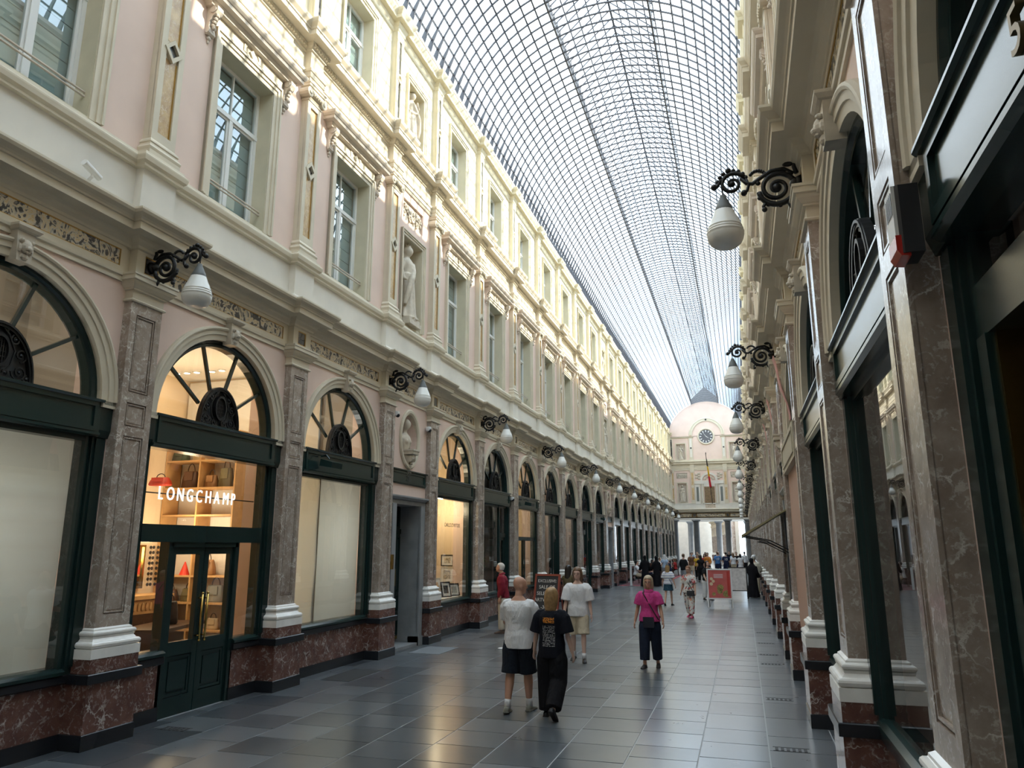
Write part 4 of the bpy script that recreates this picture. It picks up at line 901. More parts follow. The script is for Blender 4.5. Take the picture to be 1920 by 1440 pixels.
for s in (-1, 1):
    for (y0, y1, z0, z1) in ((2.22, 3.12, 10.82, 12.46), (2.26, 3.15, 6.48, 8.40)):
        a, c = sorted((s * y0, s * y1)); e('niche_frame', lambda b: (rect_frame(b, a, c, z0, z1, .09, -.02, .03), rect_frame(b, a - .06, c + .06, z0 - .06, z1 + .06, .05, -.02, .05)), CREAM)
        e('niche_back', lambda b: b.box(-.27, -.24, a, c, z0, z1), LILAC)
    ob('relief_panel', RELM, EW, (.03, s * 2.68, 9.17))
    for yy, w in ((1.63, .18), (3.62, .14)):
        e('upper_pilaster', lambda b: (b.usweep([(.03, 6.3), (.03, 6.55), (0, 6.6), (0, 9.45), (.03, 9.5), (.05, 9.68)], .10, w) if False else [b.box(-.05, .12, s * yy - w, s * yy + w, 6.3, 9.7), b.box(-.05, .15, s * yy - w - .03, s * yy + w + .03, 6.3, 6.62), b.box(-.05, .15, s * yy - w - .03, s * yy + w + .03, 9.52, 9.7)]), CREAM)
        e('marble_inlay', lambda b: b.box(.10, .13, s * yy - w * .6, s * yy + w * .6, 6.7, 9.45), ORANGE)
        e('diamond_boss', lambda b: b.prismx([(s * yy, 7.85), (s * yy + .15, 8.05), (s * yy, 8.25), (s * yy - .15, 8.05)], .1, .15), CREAM)
        e('attic_pilaster', lambda b: [b.box(-.05, .10, s * yy - w, s * yy + w, 10.78, 13.05), b.box(-.05, .12, s * yy - w - .03, s * yy + w + .03, 10.78, 11.0)], CREAM)
        e('slot_inlay', lambda b: b.box(.09, .11, s * yy - w * .5, s * yy + w * .5, 11.05, 12.95), ATTIC if yy < 2 else BRECS)
        e('round_inlay', lambda b: b.arch([(.09, .10), (.09, .125), (.01, .125), (.01, .10)], 12.0, 14, cy=s * yy, closed=True, a1=2 * pi), BRECS)
    e('impost_cornice', lambda b: b.prismy(prof_wall([(0, 13.04), (.04, 13.06), (.05, 13.10), (.12, 13.12), (.14, 13.18), (.14, 13.2), (0, 13.22)], .0), *sorted((s * 1.35, s * 3.95))), CREAM)
e('clock_arch', lambda b: (b.arch([(1.80, -.02), (1.80, .05), (1.72, .09), (1.68, .06), (1.56, .06), (1.52, .09), (1.45, .07), (1.45, -.02)], 13.3, 40)), CREAM)
e('arch_inlay', lambda b: [b.arch([(1.67, .05), (1.67, .07), (1.57, .07), (1.57, .05)], 13.3, 10, a0=pi * i / 8 + .06, a1=pi * (i + 1) / 8 - .06) for i in range(8)], TAN)
e('arch_boss', lambda b: b.arch([(.09, .05), (.09, .1), (.01, .1), (.01, .05)], 14.92, 14, closed=True, a1=2 * pi), BRECS)
e('main_cornice', lambda b: (b.prismy(prof_wall([(0, 10.2), (.04, 10.22), (.06, 10.32), (.22, 10.36), (.22, 10.46), (.30, 10.56), (.31, 10.6), (0, 10.66)], .03), -3.95, 3.95), b.box(-.02, .10, -3.95, 3.95, 10.6, 10.80)), CREAM)
e('entablature', lambda b: (b.prismy(prof_wall([(0, 9.7), (.02, 9.7), (.02, 9.82), (.04, 9.84), (.04, 9.95), (.06, 9.99), (0, 10.02)], .03), -3.95, 3.95), b.box(-.02, .04, -3.95, 3.95, 10.0, 10.22), [b.box(0, .16, s * 1.63 - .2, s * 1.63 + .2, 9.7, 10.78) for s in (-1, 1)]), CREAM)
e('balcony_band', lambda b: (b.box(-.02, .08, -3.95, -.5, 5.74, 6.28), b.box(-.02, .08, .5, 3.95, 5.74, 6.28), b.box(-.02, .10, -3.95, 3.95, 6.26, 6.36), b.box(-.02, .10, -3.95, 3.95, 5.72, 5.86), [b.box(0, .13, s * 1.63 - .24, s * 1.63 + .24, 5.74, 6.36) for s in (-1, 1)]), ATTIC)
e('balustrade_gap', lambda b: b.box(-.12, -.10, -.5, .5, 5.8, 6.3), DARKIN)
for i in range(7): ob('baluster', M_('balus', lambda b: b.lathe([(.05, 5.84), (.05, 5.88), (.025, 5.91), (.055, 6.0), (.05, 6.06), (.025, 6.14), (.03, 6.2), (.05, 6.22), (.05, 6.28)], 10), CREAM), EW, (.03, -.42 + i * .14, 0))
e('lower_cornice', lambda b: b.prismy(prof_wall(COR1, .0), -3.95, 3.95), CREAM)
fr = e('frieze', lambda b: (b.box(-.3, .0, -3.95, 3.95, 4.88, 5.42)), CREAM)
for y0, y1, m in ((-3.4, -1.9, BRECC), (-1.78, -1.48, BRECS), (-1.36, 1.36, BRECC), (1.48, 1.78, BRECS), (1.9, 3.4, BRECC)):
    e('marble_panel', lambda b: b.box(-.01, .02, y0, y1, 5.0, 5.3), m, fr); e('gilt_edge', lambda b: rect_frame(b, y0, y1, 5.0, 5.3, .02, 0, .03), GOLD, fr)
# serliana window in the middle
e('serliana_frame', lambda b: ([b.box(0, .06, s * a - .10, s * a + .10, 6.36, 8.30) for s in (-1, 1) for a in (.68,)], [b.box(0, .05, *sorted((s * .92, s * 1.42)), 6.36, 8.3) for s in (-1, 1)], [b.box(0, .12, *sorted((s * .55, s * 1.42)), 8.30, 8.62) for s in (-1, 1)], b.arch([(.86, 0), (.86, .12), (.66, .12), (.66, 0)], 8.6, 24), b.box(0, .05, -.6, .6, 8.02, 8.62)), ATTIC)
for s in (-1, 1):
    for a in (.62, .86): ob('engaged_column', M_('ecol', lambda b: b.lathe([(.07, 6.36), (.07, 6.42), (.05, 6.45), (.045, 8.15), (.06, 8.2), (.07, 8.3)], 10), CREAM), EW, (.1, s * a, 0))
    e('side_window', lambda b: b.box(.02, .055, *sorted((s * 1.07, s * 1.30)), 6.55, 8.0), mat('dim_grey_glass', (.12, .14, .14), .1))
    e('spandrel_relief', lambda b: [b.ball((.05, s * (.9 + .12 * (k % 4)), 8.85 + .13 * (k // 2)), (.05, .09, .1), 8, 5) for k in range(10)], SCULPT)
e('central_door', lambda b: b.box(.0, .055, -.5, .5, 6.36, 8.02), mat('brown_door_curtain', (.22, .14, .07), .5, var=.4, vscale=8))
e('tympanum_relief', lambda b: [b.ball((.06, -.4 + .2 * k, 8.8 + .25 * sin(pi * k / 4)), (.04, .1, .14), 8, 5) for k in range(5)], SCULPT)
# clock
CK = tag(ob('clock', None, None, (XC - .06, YEND - .02, 13.17), (0, 0, -pi / 2)), 'round clock with a dark dial and pale numerals on the end wall', 'clock')
b = MB(); b.arch([(.86, 0), (.86, .06), (.80, .12), (.74, .10), (.70, .05), (.70, 0)], 0, 40, closed=True, a1=2 * pi); ob('rim', b.mesh('rim', CREAM), CK)
b = MB(); b.arch([(.70, .0), (.70, .03), (.005, .03), (.005, 0)], 0, 36, closed=True, a1=2 * pi); DL = ob('dial', b.mesh('dial', mat('dark_dial', (.10, .10, .11), .4)), CK)
for k in range(12):
    a = 2 * pi * k / 12; b = MB(); b.prismx([(.46 * sin(a) - .035 * cos(a), .46 * cos(a) + .035 * sin(a)), (.46 * sin(a) + .035 * cos(a), .46 * cos(a) - .035 * sin(a)), (.64 * sin(a) + .05 * cos(a), .64 * cos(a) - .05 * sin(a)), (.64 * sin(a) - .05 * cos(a), .64 * cos(a) + .05 * sin(a))], .03, .045); ob('numeral', b.mesh('numeral', SASH), DL)
for l, a, w in ((.34, 2.2, .03), (.5, -.6, .02)):
    b = MB(); b.prismx([(-w * cos(a), w * sin(a)), (w * cos(a), -w * sin(a)), (l * sin(a) + w * .4 * cos(a), l * cos(a) - w * .4 * sin(a)), (l * sin(a) - w * .4 * cos(a), l * cos(a) + w * .4 * sin(a))], .045, .06); ob('clock_hand', b.mesh('hand', SASH), DL)
# statues of the end wall
for i, (yy, z, lb) in enumerate(((-2.67, 10.84, 'small stone figure high on the end wall, beside the clock on the sunlit side'), (2.67, 10.84, 'small stone figure high on the end wall, beside the clock on the shaded side'), (-2.7, 6.5, 'stone figure in the lower niche of the end wall next to the sunlit facade'), (2.7, 6.5, 'stone figure in the lower niche of the end wall next to the shaded facade'))):
    statue((XC + yy, YEND + .12, z), -pi / 2, i + 1, lb, .80 if z > 9 else .92, .1)
# flag on the balcony
FG = tag(ob('flag', None, None, (XC - .05, YEND - .25, 6.3)), 'black, yellow and red tricolour flag hanging from a pole on the end wall balcony', 'flag')
b = MB(); b.tube([(0.28, .1, 0), (-.1, -.5, 4.85)], .03, 8); b.lathe([(.005, 0), (.05, .08), (.03, .16), (.06, .22), (.005, .36)], 8, (-.1, -.5, 4.8)); ob('pole', b.mesh('pole', mat('dark_pole', (.03, .02, .02), .5)), FG)
for k, (c, z0, z1) in enumerate((((.01, .01, .012), 4.55, 3.75), ((.85, .55, .02), 3.75, 2.75), ((.55, .015, .03), 2.75, 1.65))):
    b = MB(); rg = []
    for i in range(9):
        z = z0 + (z1 - z0) * i / 8; w = .10 + .13 * (4.55 - z) / 2.9
        rg.append([(.0 - .1 + .38 * (4.85 - z) / 4.85 + w * (t - .35) , -.5 + .6 * (4.85 - z) / 4.85 - .08 + .07 * sin(9 * t + z * 1.2), z - .1 * t) for t in [j / 10 for j in range(11)]] + [(.0 - .1 + .38 * (4.85 - z) / 4.85 + w * (t - .35), -.5 + .6 * (4.85 - z) / 4.85 - .06 + .07 * sin(9 * t + z * 1.2), z - .1 * t) for t in [j / 10 for j in range(10, -1, -1)]])
    b.loft(rg); ob('flag_stripe', b.mesh('stripe', mat('flag%d' % k, c, .7), True), FG)
# columns under the end wall and the crossing beyond
COLM = M_('greycol', lambda b: b.lathe([(.42, 0), (.42, .12), (.36, .16), (.40, .24), (.34, .30), (.32, .34), (.29, 4.35), (.31, 4.38), (.31, 4.42), (.29, 4.45), (.36, 4.55), (.40, 4.6)], 20), mat('dark_grey_column_stone', (.13, .135, .14), .5, var=.12, vscale=3), True)
for k, (x, y, lb) in enumerate(((-3.62, 0, 'grey stone column against the sunlit wall under the end wall'), (-1.5, 0, 'grey stone column under the end wall, nearer the sunlit side'), (1.58, 0, 'grey stone column under the end wall, nearer the shaded side'), (3.55, 0, 'grey stone column against the shaded wall under the end wall'), (-2.46, 6, 'grey column of the rear row seen through the crossing, nearer the sunlit side'), (.52, 6, 'grey column of the rear row seen through the crossing, near the middle'), (3.5, 6, 'grey column of the rear row seen through the crossing, nearer the shaded side'))):
    o = tag(ob('column', None, None, (XC + x, YEND + .15 + y, 0)), lb, 'column', 'grey columns of the crossing', None)
    ob('shaft', COLM, o); ob('abacus', M_('abac', lambda b: b.box(-.42, .42, -.42, .42, 4.6, 4.72), GREYST), o)
e('lintel', lambda b: (b.box(-.35, .1, -3.95, 3.95, 4.70, 4.89),), ATTIC)
bb = MB(); bb.box(-4.5, 4.5, .3, 7, 4.72, 4.9); tag(ob('ceiling_beyond', bb.mesh('ceilb', ATTIC), None, (XC, YEND, 0)), 'pale flat ceiling of the crossing beyond the columns', 'ceiling', kind='structure')
bb = MB(); bb.box(-14, 8, 0, 60, -.25, -.031); tag(ob('floor_beyond', bb.mesh('floorb', SLABI), None, (XC, YEND + .5, 0)), 'grey paved street and gallery floor beyond the columns', 'floor', kind='structure')
# second gallery beyond, swung to one side
for nm_, X0, Y0, rz, sg in (('wall_beyond_shaded', -1.0, 88.0, radians(6), -1), ('wall_beyond_sunlit', -9.2, 88.0, radians(6), 1)):
    r = tag(ob(nm_, None, None, (X0, Y0, 0), (0, 0, rz), (sg, 1, 1) if sg > 0 else (-1, 1, 1)), 'cream arcade wall of the second gallery seen beyond the columns, %s' % ('farther side' if sg > 0 else 'nearer side'), 'wall', kind='structure')
    for k in range(11): ground_pilaster(r, k * BAY)
    for k in range(10): bay_wall(r, (k + .5) * BAY, False)
    bb = MB(); bb.box(-.6, -.2, -.5, 33, 0, 5.4); bb.box(-.6, -.45, -.5, 33, 5.4, 13.8); ob('shop_glazing', bb.mesh('dk', MIDIN), r)
bb = MB(); bb.box(-12, 6, 0, .4, 0, 13); tag(ob('wall_beyond_end', bb.mesh('we', ATTIC), None, (XC - 4, 122, 0)), 'pale wall closing the second gallery far beyond', 'wall', kind='structure')
bb = MB(); bb.box(0, .4, 0, 9.6, 0, 13.5); tag(ob('wall_street', bb.mesh('ws', ATTIC), None, (XC - 9, YEND + .5, 0)), 'pale street wall glimpsed between the first columns', 'wall', kind='structure')

# ================================================================ THINGS: wall lamps
def lamp_iron(b):
    def t(p, r0=.017, r1=None): 
        n = len(p); b.tube([(x, 0, z) for x, z in p], [r0 + ((r1 if r1 is not None else r0) - r0) * i / (n - 1) for i in range(n)], 6)
    def sp(c, r0, r1, a0, turns, n=26): return [(c[0] + (r0 + (r1 - r0) * (i / n) ** .8) * cos(a0 + 2 * pi * turns * i / n), c[1] + (r0 + (r1 - r0) * (i / n) ** .8) * sin(a0 + 2 * pi * turns * i / n)) for i in range(n + 1)]
    # wall rosette
    b.tube([(0, 0, .0), (.04, 0, .0)], [.075, .06], 12); b.ball((.05, 0, 0), .05, 10, 6)
    # large scroll by the wall, running into the S arm and the small outer scroll
    t(sp((.21, -.02), .165, .03, pi * .95, -1.75, 40), .026, .014)
    t(sp((.21, -.02), .165, .16, pi * .95, .5, 16), .026)
    t([(.06, .10), (.14, .16), (.25, .155), (.36, .09), (.42, .05), (.47, .06), (.52, .12)], .020, .018)
    t(sp((.60, .075), .125, .02, pi * .85, -1.6, 36), .022, .012)
    t([(.475, .11), (.455, .04), (.47, -.01), (.50, -.03)], .016); b.ball((.50, 0, -.03), .03, 8, 5)
    t([(.70, .13), (.735, .07), (.76, .065)], .018); b.ball((.765, 0, .065), .032, 8, 5)
    # upper leaf curl at the wall
    t([(.03, .10), (.05, .17), (.02, .24), (-.0, .29), (.03, .33), (.075, .31), (.07, .27)], .022, .014); b.ball((.06, 0, .285), .035, 8, 5); b.ball((.10, 0, .20), (.05, .02, .025), 8, 5)
    t([(.12, -.17), (.10, -.22), (.08, -.25)], .022, .012); t([(.30, -.14), (.34, -.19), (.33, -.22)], .016); b.ball((.33, 0, -.22), .026, 8, 5)
    # beaded spine and leaves
    for i in range(9): a = pi * .2 + i * .28; b.ball((.37 + .075 * cos(a), 0, .10 + .075 * sin(a)), .018, 6, 4)
    for i in range(8): a = .3 + i * .35; b.ball((.60 + .135 * cos(a), 0, .075 + .135 * sin(a)), (.022, .018, .022), 6, 4)
    for i in range(10): a = .4 + i * .6; b.ball((.21 + .175 * cos(a), 0, -.02 + .175 * sin(a)), (.024, .02, .024), 6, 4)
    b.ball((.21, 0, -.02), .045, 8, 6); b.ball((.60, 0, .075), .03, 8, 6); b.ball((.63, 0, .215), .028, 8, 5)
    # hook
    b.tube([(.70, 0, .06), (.69, 0, .01), (.69, 0, -.03)], .008, 6)
def shade(b):
    b.lathe([(.02, -.17), (.085, -.18), (.092, -.20), (.105, -.235), (.135, -.30), (.152, -.345), (.156, -.352), (.152, -.358), (.16, -.372), (.164, -.379), (.160, -.386), (.168, -.40), (.171, -.407), (.166, -.414), (.168, -.43), (.160, -.47), (.14, -.51), (.105, -.54), (.06, -.553), (.01, -.557)], 28, (.69, 0, 0))
LI = M_('lamp_iron', lamp_iron, IRON, True); LS = M_('lamp_shade', shade, OPAL, True); LC = M_('lamp_cap', lambda b: b.lathe([(.01, -.02), (.028, -.03), (.03, -.05), (.045, -.08), (.075, -.15), (.088, -.185), (.086, -.195), (.02, -.19)], 20, (.69, 0, 0)), CAPG, True)
def wall_lamp(sd, y, label):
    X, sg, nm = SIDES[sd]
    o = tag(ob('wall_lamp', None, None, (X + sg * .19, y, 5.255), (0, 0, 0 if sg > 0 else pi)), label, 'lamp', 'scrolled iron wall lamps')
    ob('bracket', LI, o); ob('lamp_cap', LC, o); ob('shade', LS, o)
for sd in SIDES:
    n = 0
    for i in range(3, len(PIL), 2):
        n += 1
        wall_lamp(sd, PIL[i], 'white drop lamp on black scrolled bracket, %s from the camera on the %s side' % (ORD[n - 1], SIDES[sd][2]))

# ================================================================ THINGS: bag shop behind the double doors
BYC = BAYS[3][0]
def LP_(d, rel, z): return (XL + d, BYC + rel, z)
shopw = [o for o in PENDING if o.name.startswith('window') and o.get('label', '').startswith('arched green shopfront with glazed double')][0]
room(shopw, 'bagshop', -1.5, 2.95, 3.05, WARMW, 5.05)
bb = MB(); bb.box(-3.0, -.2, 0, .04, 0, 5.0); tag(ob('partition', bb.mesh('part', mat('white_shop_panel', (.66, .64, .60), .7)), None, LP_(0, 2.88, 0)), 'pale inner wall at the far side of the bag shop', 'wall', kind='structure')
def point(loc, w, col=(1., .76, .48), r=.12):
    l = bpy.data.lights.new('lamp_or_fill_light', 'POINT'); l.energy = w; l.color = col; l.shadow_soft_size = r; o = bpy.data.objects.new('lamp_or_fill_light', l); PENDING.append(o); o.location = loc; return o
for d, rel, w in ((-1.2, .4, 9), (-2.2, 1.4, 10), (-1.2, 2.0, 9)): point(LP_(d, rel, 4.2), w)
point(LP_(-2.2, 2.1, 2.4), 12); point(LP_(-2.4, 1.5, 1.9), 10); point(LP_(-1.6, 1.9, 1.95), 8)
for i, (x, y) in enumerate(((-7.87, 9.12), (-9.5, 10.8), (-9.3, 10.82), (-9.1, 10.83), (-8.8, 10.86), (-8.58, 10.84))):
    o = tag(ob('ceiling_spot', None, None, (x, y - (0 if i == 0 else .25), 5.03)), 'small round lit ceiling spot in the bag shop, %s from the door' % ORD[i], 'ceiling light', 'ceiling spots of the bag shop')
    ob('trim_ring', M_('spot_ring', lambda b: b.lathe([(.07, .02), (.07, 0), (.05, -.005), (.045, .01)], 14), SASH), o); ob('lens', M_('spot_lens', lambda b: b.lathe([(.05, .0), (.03, -.004), (.002, -.005)], 12), LAMPE), o)
OAK = mat('pale_oak', (.50, .30, .13), .5, var=.1, vscale=6); WALNUT = mat('dark_walnut', (.05, .025, .014), .4)
su = tag(ob('shelf_unit', None, None, LP_(-2.3, 2.68, 0)), 'pale shelf unit with handbags on the far wall of the bag shop', 'shelf')
for z in (.65, 1.09, 1.53, 2.55, 3.02, 3.50): ob('shelf', M_('shelf_bd', lambda b: b.box(-.7, .72, -.18, .18, -.03, 0), OAK if True else SASH), su, (0, 0, z))
for x in (-.72, .0, .74): ob('upright', M_('shelf_up', lambda b: b.box(-.015, .015, -.18, .19, 0, 4.0), OAK), su, (x, 0, 0))
def handbag(loc, rz, w, h, dp, m, label, hand=.5):
    o = tag(ob('handbag', None, None, loc, (0, 0, rz)), label, 'handbag', 'handbags on display in the bag shop')
    k = 'bag%g_%g_%g' % (w, h, dp)
    bo_ = ob('body', M_(k + m.name, lambda b: b.loft([[(sx * w / 2 * a, sy * dp / 2 * c, z) for sx, sy in ((-1, -1), (0, -1.15), (1, -1), (1.04, 0), (1, 1), (0, 1.15), (-1, 1), (-1.04, 0))] for z, a, c in ((0, .9, .9), (.02, 1, 1), (h * .5, .95, .85), (h * .9, .82, .5), (h, .78, .3))]), m, True), o)
    ob('handle', M_(k + 'h' + m.name, lambda b: b.tube([(w * .25 * cos(a), 0, h * .95 + h * hand * sin(a)) for a in [pi * i / 10 for i in range(11)]], .008, 6), WALNUT), o)
    ob('flap', M_(k + 'f' + m.name, lambda b: b.box(-w * .3, w * .3, -dp * .62, -dp * .45, h * .45, h * .95), m), bo_)
BC = {n: mat('bag_' + n, c, .5) for n, c in dict(tan=(.30, .16, .07), green=(.06, .09, .06), grey=(.20, .21, .20), red=(.50, .04, .02), brown=(.10, .05, .03), cream=(.55, .45, .30), black=(.02, .018, .016), olive=(.14, .12, .06)).items()}
for x, z, w, h, dp, c, lb in ((.20, 1.53, .30, .26, .13, 'tan', 'tan leather handbag on the middle shelf of the bag shop'), (.42, 1.09, .32, .28, .14, 'grey', 'grey tote bag on the second shelf of the bag shop'), (-.12, 1.09, .26, .22, .12, 'olive', 'olive handbag on the second shelf beside the grey tote'), (-.5, 1.09, .26, .2, .12, 'brown', 'brown handbag at the far end of the second shelf'),
                              (.42, .65, .22, .18, .1, 'cream', 'small cream bag on the lowest shelf of the bag shop'), (-.3, 3.02, .3, .3, .12, 'brown', 'brown bag with tall handles on the upper shelf'), (.15, 3.02, .22, .22, .12, 'tan', 'tan bag on the upper shelf beside the brown one'), (.45, 3.02, .24, .34, .12, 'olive', 'tall olive bag on the upper shelf'), (-.55, 3.50, .3, .22, .12, 'green', 'dark green bag on the top shelf'), (-.1, 3.50, .3, .24, .12, 'cream', 'cream bag on the top shelf'), (.35, 3.50, .34, .16, .14, 'red', 'low red bag on the top shelf')):
    handbag(LP_(-2.3 + x, 2.66, z), 0, w, h, dp, BC[c], lb)
handbag(LP_(-1.75, 1.45, .85), .5, .26, .34, .12, BC['black'], 'tall dark bag standing on the walnut table in the bag shop', .35)
handbag(LP_(-2.7, 2.05, 3.02), 0, .36, .14, .16, BC['red'], 'flat orange-red bag high at the back of the bag shop')
b = MB(); b.lathe([(.09, 0), (.085, .01), (.01, .22), (.002, .225)], 14); o = tag(ob('paper_cone', b.mesh('cone', mat('red_cone', (.60, .04, .02), .5)), None, LP_(-2.52, 2.62, 1.53)), 'small red paper cone on the middle shelf of the bag shop', 'decoration')
t = tag(ob('table', None, None, LP_(-1.75, 1.35, 0), (0, 0, .3)), 'dark walnut display table inside the bag shop', 'table')
ob('table_top', M_('lt_top', lambda b: b.box(-.35, .35, -.75, .75, .80, .85), WALNUT), t)
for x, y in ((-.28, -.6), (.28, -.6), (-.28, .6), (.28, .6)): ob('leg', M_('lt_leg%g%g' % (x, y), lambda b: b.tube([(x, y, .80), (x * .7, y * .8, .4), (x, y, 0)], [.06, .035, .03], 8), WALNUT), t)
t = tag(ob('stool', None, None, LP_(-1.5, .25, 0)), 'low oak stool just inside the window of the bag shop', 'stool')
ob('seat', M_('st_seat', lambda b: b.box(-.2, .2, -.3, .3, .48, .52), OAK), t)
for x, y in ((-.17, -.26), (.17, -.26), (-.17, .26), (.17, .26)): ob('leg', M_('st_leg%g%g' % (x, y), lambda b: b.box(x - .02, x + .02, y - .02, y + .02, 0, .48), OAK), t)
# counter, mirror and sunglasses on the back wall
c = tag(ob('counter', None, None, LP_(-2.75, 1.55, 0)), 'carved oak counter against the back wall of the bag shop', 'counter')
ob('body', M_('ct_body', lambda b: b.box(-.25, .2, -.6, .8, 0, .95), WALNUT), c); ob('counter_top', M_('ct_top', lambda b: b.box(-.27, .25, -.65, .85, 1.18, 1.24), OAK), c)
ob('frieze', M_('ct_fr', lambda b: (b.box(-.25, .2, -.62, .82, .95, 1.18), [b.ball((.21, -.55 + i * .085, 1.06), (.02, .03, .07), 6, 4) for i in range(16)]), OAK), c)
m_ = tag(ob('mirror', None, None, LP_(-3.0, 1.98, 1.68)), 'brass framed mirror with rounded corners on the back wall of the bag shop', 'mirror')
ob('frame', M_('mir_f', lambda b: (rect_frame(b, -.15, .15, -.32, .32, .035, 0, .04)), BRASS), m_); ob('glass', M_('mir_g', lambda b: b.box(.0, .015, -.15, .15, -.32, .32), mat('mirror_glass', (.75, .70, .55), .03, metal=1.)), m_)
k = 0
for r in range(8):
    for q in range(3):
        k += 1
        o = tag(ob('sunglasses', None, None, LP_(-2.98, 2.32 + q * .17, 1.38 + r * .088)), 'pair of dark sunglasses on the rack, row %s from below, %s from the mirror' % (ORD[r], ORD[q]), 'sunglasses', 'sunglasses on the wall rack')
        ob('lenses', M_('sg_l', lambda b: [b.arch([(.028, 0), (.028, .008), (.002, .008), (.002, 0)], 0, 10, cy=s * .034, closed=True, a1=2 * pi) for s in (-1, 1)], mat('dark_lens', (.02, .015, .012), .2)), o); ob('bridge', M_('sg_b', lambda b: b.tube([(.006, -.06, .014), (.008, 0, .012), (.006, .06, .014)], .004, 5), BLACK), o)
b = MB(); b.box(-.06, .06, -.02, 0, -.07, .07); o = tag(ob('alarm_sign', b.mesh('fsign', mat('red_sign', (.50, .01, .015), .5)), None, LP_(-1.48, 2.875, 1.07)), 'square red fire alarm sign on the inner wall of the bag shop', 'sign')
ob('arrow', M_('fs_a', lambda b: (b.box(-.03, .01, -.024, -.018, -.008, .012), b.box(-.035, -.02, -.024, -.018, -.03, .02), b.box(.01, .03, -.024, -.018, -.02, .01)), SASH), o)
b = MB(); b.box(-.13, .13, -.06, 0, -.05, .05); o = tag(ob('control_panel', b.mesh('cpan', SASH), None, LP_(-1.44, 2.875, 1.29)), 'white control panel on the inner wall above the red sign', 'control panel'); ob('keypad', M_('cp_k', lambda b: [b.box(-.1 + i * .05, -.07 + i * .05, -.066, -.058, -.02, .02) for i in range(3)], CAPG), o)
# double door with brass pull bars
DOORN[0] += 1
dr_ = tag(ob('door_%d' % DOORN[0], None, None, (XL, BYC, 0)), 'dark green glazed double door of the bag shop with long brass pulls', 'door', kind='structure')
for s, (a, c) in ((-1, (-.575, .025)), (1, (.035, .635))):
    lf = door_leaf(dr_, a, c, 2.0, s); y = (c - .045) if s < 0 else (a + .045)
    ob('pull_bar', M_('pull%d' % s, lambda b: (b.tube([(.035, y, .84), (.035, y, 1.42)], .013, 8), [b.tube([(-.03, y, z), (.04, y, z)], .011, 8) for z in (.90, 1.36)], [b.ball((.035, y, z), .017, 8, 5) for z in (.84, 1.42)]), BRASS, True), lf)
# illuminated shop name
SIGN = mat('lit_white_letters', (1, .98, .93), .5, emit=.75)
sg_ = tag(ob('shop_sign', None, None, LP_(-.14, 0, 2.58)), 'lit white LONGCHAMP letters hanging behind the glass above the double doors', 'sign')
b = MB(); b.tube([(-.02, -1.15, .075), (-.02, 1.15, .075)], .008, 6); ob('rail', b.mesh('rail', IRON), sg_)
def text(body, size, m, parent, loc, rot, name='lettering', extrude=.004, sx=1., align='LEFT'):
    c = bpy.data.curves.new(name, 'FONT'); c.body = body; c.size = size; c.extrude = extrude; c.align_x = align; c.resolution_u = 3; c.materials.append(m)
    t_ = bpy.data.objects.new(name, c); COL.objects.link(t_); dg = bpy.context.evaluated_depsgraph_get(); dg.update()
    me = bpy.data.meshes.new_from_object(t_.evaluated_get(dg)); bpy.data.objects.remove(t_); bpy.data.curves.remove(c)
    return ob(name, me, parent, loc, rot, (sx, 1, 1))
for i, ch in enumerate('LONGCHAMP'):
    text(ch, .235, SIGN, sg_, (0, -.815 + i * .178 + (.035 if ch == 'L' else 0), 0), (pi / 2, 0, pi / 2), 'letter', .006, .74)
# ================================================================ picture gallery window and its neighbours
GY = BAYS[6][0]
for dy, w in ((-.3, 14), (.8, 16)): point((XL - .7, GY + dy, 3.0), w, (1, .80, .52))
def picture(loc, rot, w, h, fc, label, art=(.5, .35, .2)):
    o = tag(ob('framed_picture', None, None, loc, rot), label, 'picture', 'framed pictures in the gallery window')
    ob('frame', M_('pf%g%g%s' % (w, h, fc.name), lambda b: rect_frame(b, -w / 2, w / 2, -h / 2, h / 2, .025, -.01, .02), fc), o); ob('mount', M_('pm%g%g' % (w, h), lambda b: b.box(-.008, .004, -w / 2, w / 2, -h / 2, h / 2), SASH), o)
    ob('artwork', M_('pa%g%g%g' % (w, h, art[0]), lambda b: b.box(0, .007, -w * .3, w * .3, -h * .3, h * .3), mat('art%g' % art[0], art, .6, var=.6, vscale=25)), o)
BLKF = mat('black_frame', (.012, .012, .012), .4)
for i, (x, z, w, h, f, a, lb) in enumerate(((-7.42, 1.66, .30, .24, BLKF, (.42, .36, .26), 'black framed picture hanging highest in the lit gallery window'), (-7.42, 1.30, .32, .36, CREAM, (.40, .37, .30), 'pale framed picture hanging below the black framed one'))): picture((x, GY + 1.44, z), (0, 0, -pi / 2), w, h, f, lb, a)
for i, (d, y, w, h, f, a, lb) in enumerate(((-.55, .35, .34, .42, CREAM, (.55, .30, .10), 'large orange picture leaning in the gallery window'), (-.35, .55, .24, .32, BLKF, (.05, .05, .05), 'narrow black framed picture leaning in the gallery window'), (-.32, 1.02, .28, .26, BLKF, (.30, .30, .27), 'small framed drawing leaning at the end of the gallery window'))): picture((XL + d, GY + y, .82 + h / 2), (0, -.25, -.5), w, h, f, lb, a)
b = MB(); b.box(-.7, -.14, -1.45, 1.45, .74, .80); tag(ob('window_shelf', b.mesh('wsh', SASH), None, (XL, GY, 0)), 'white display shelf inside the gallery window', 'shelf')
INK = mat('dark_glass_lettering', (.03, .03, .03), .5)
o = tag(ob('window_lettering', None, None, (XL - .055, GY, 2.48)), 'dark shop name lettering on the glass of the gallery window', 'lettering'); text("CARLO D'ARTOIS", .13, INK, o, (0, -.35, 0), (pi / 2, 0, pi / 2), extrude=.001)
FY = BAYS[7][0]
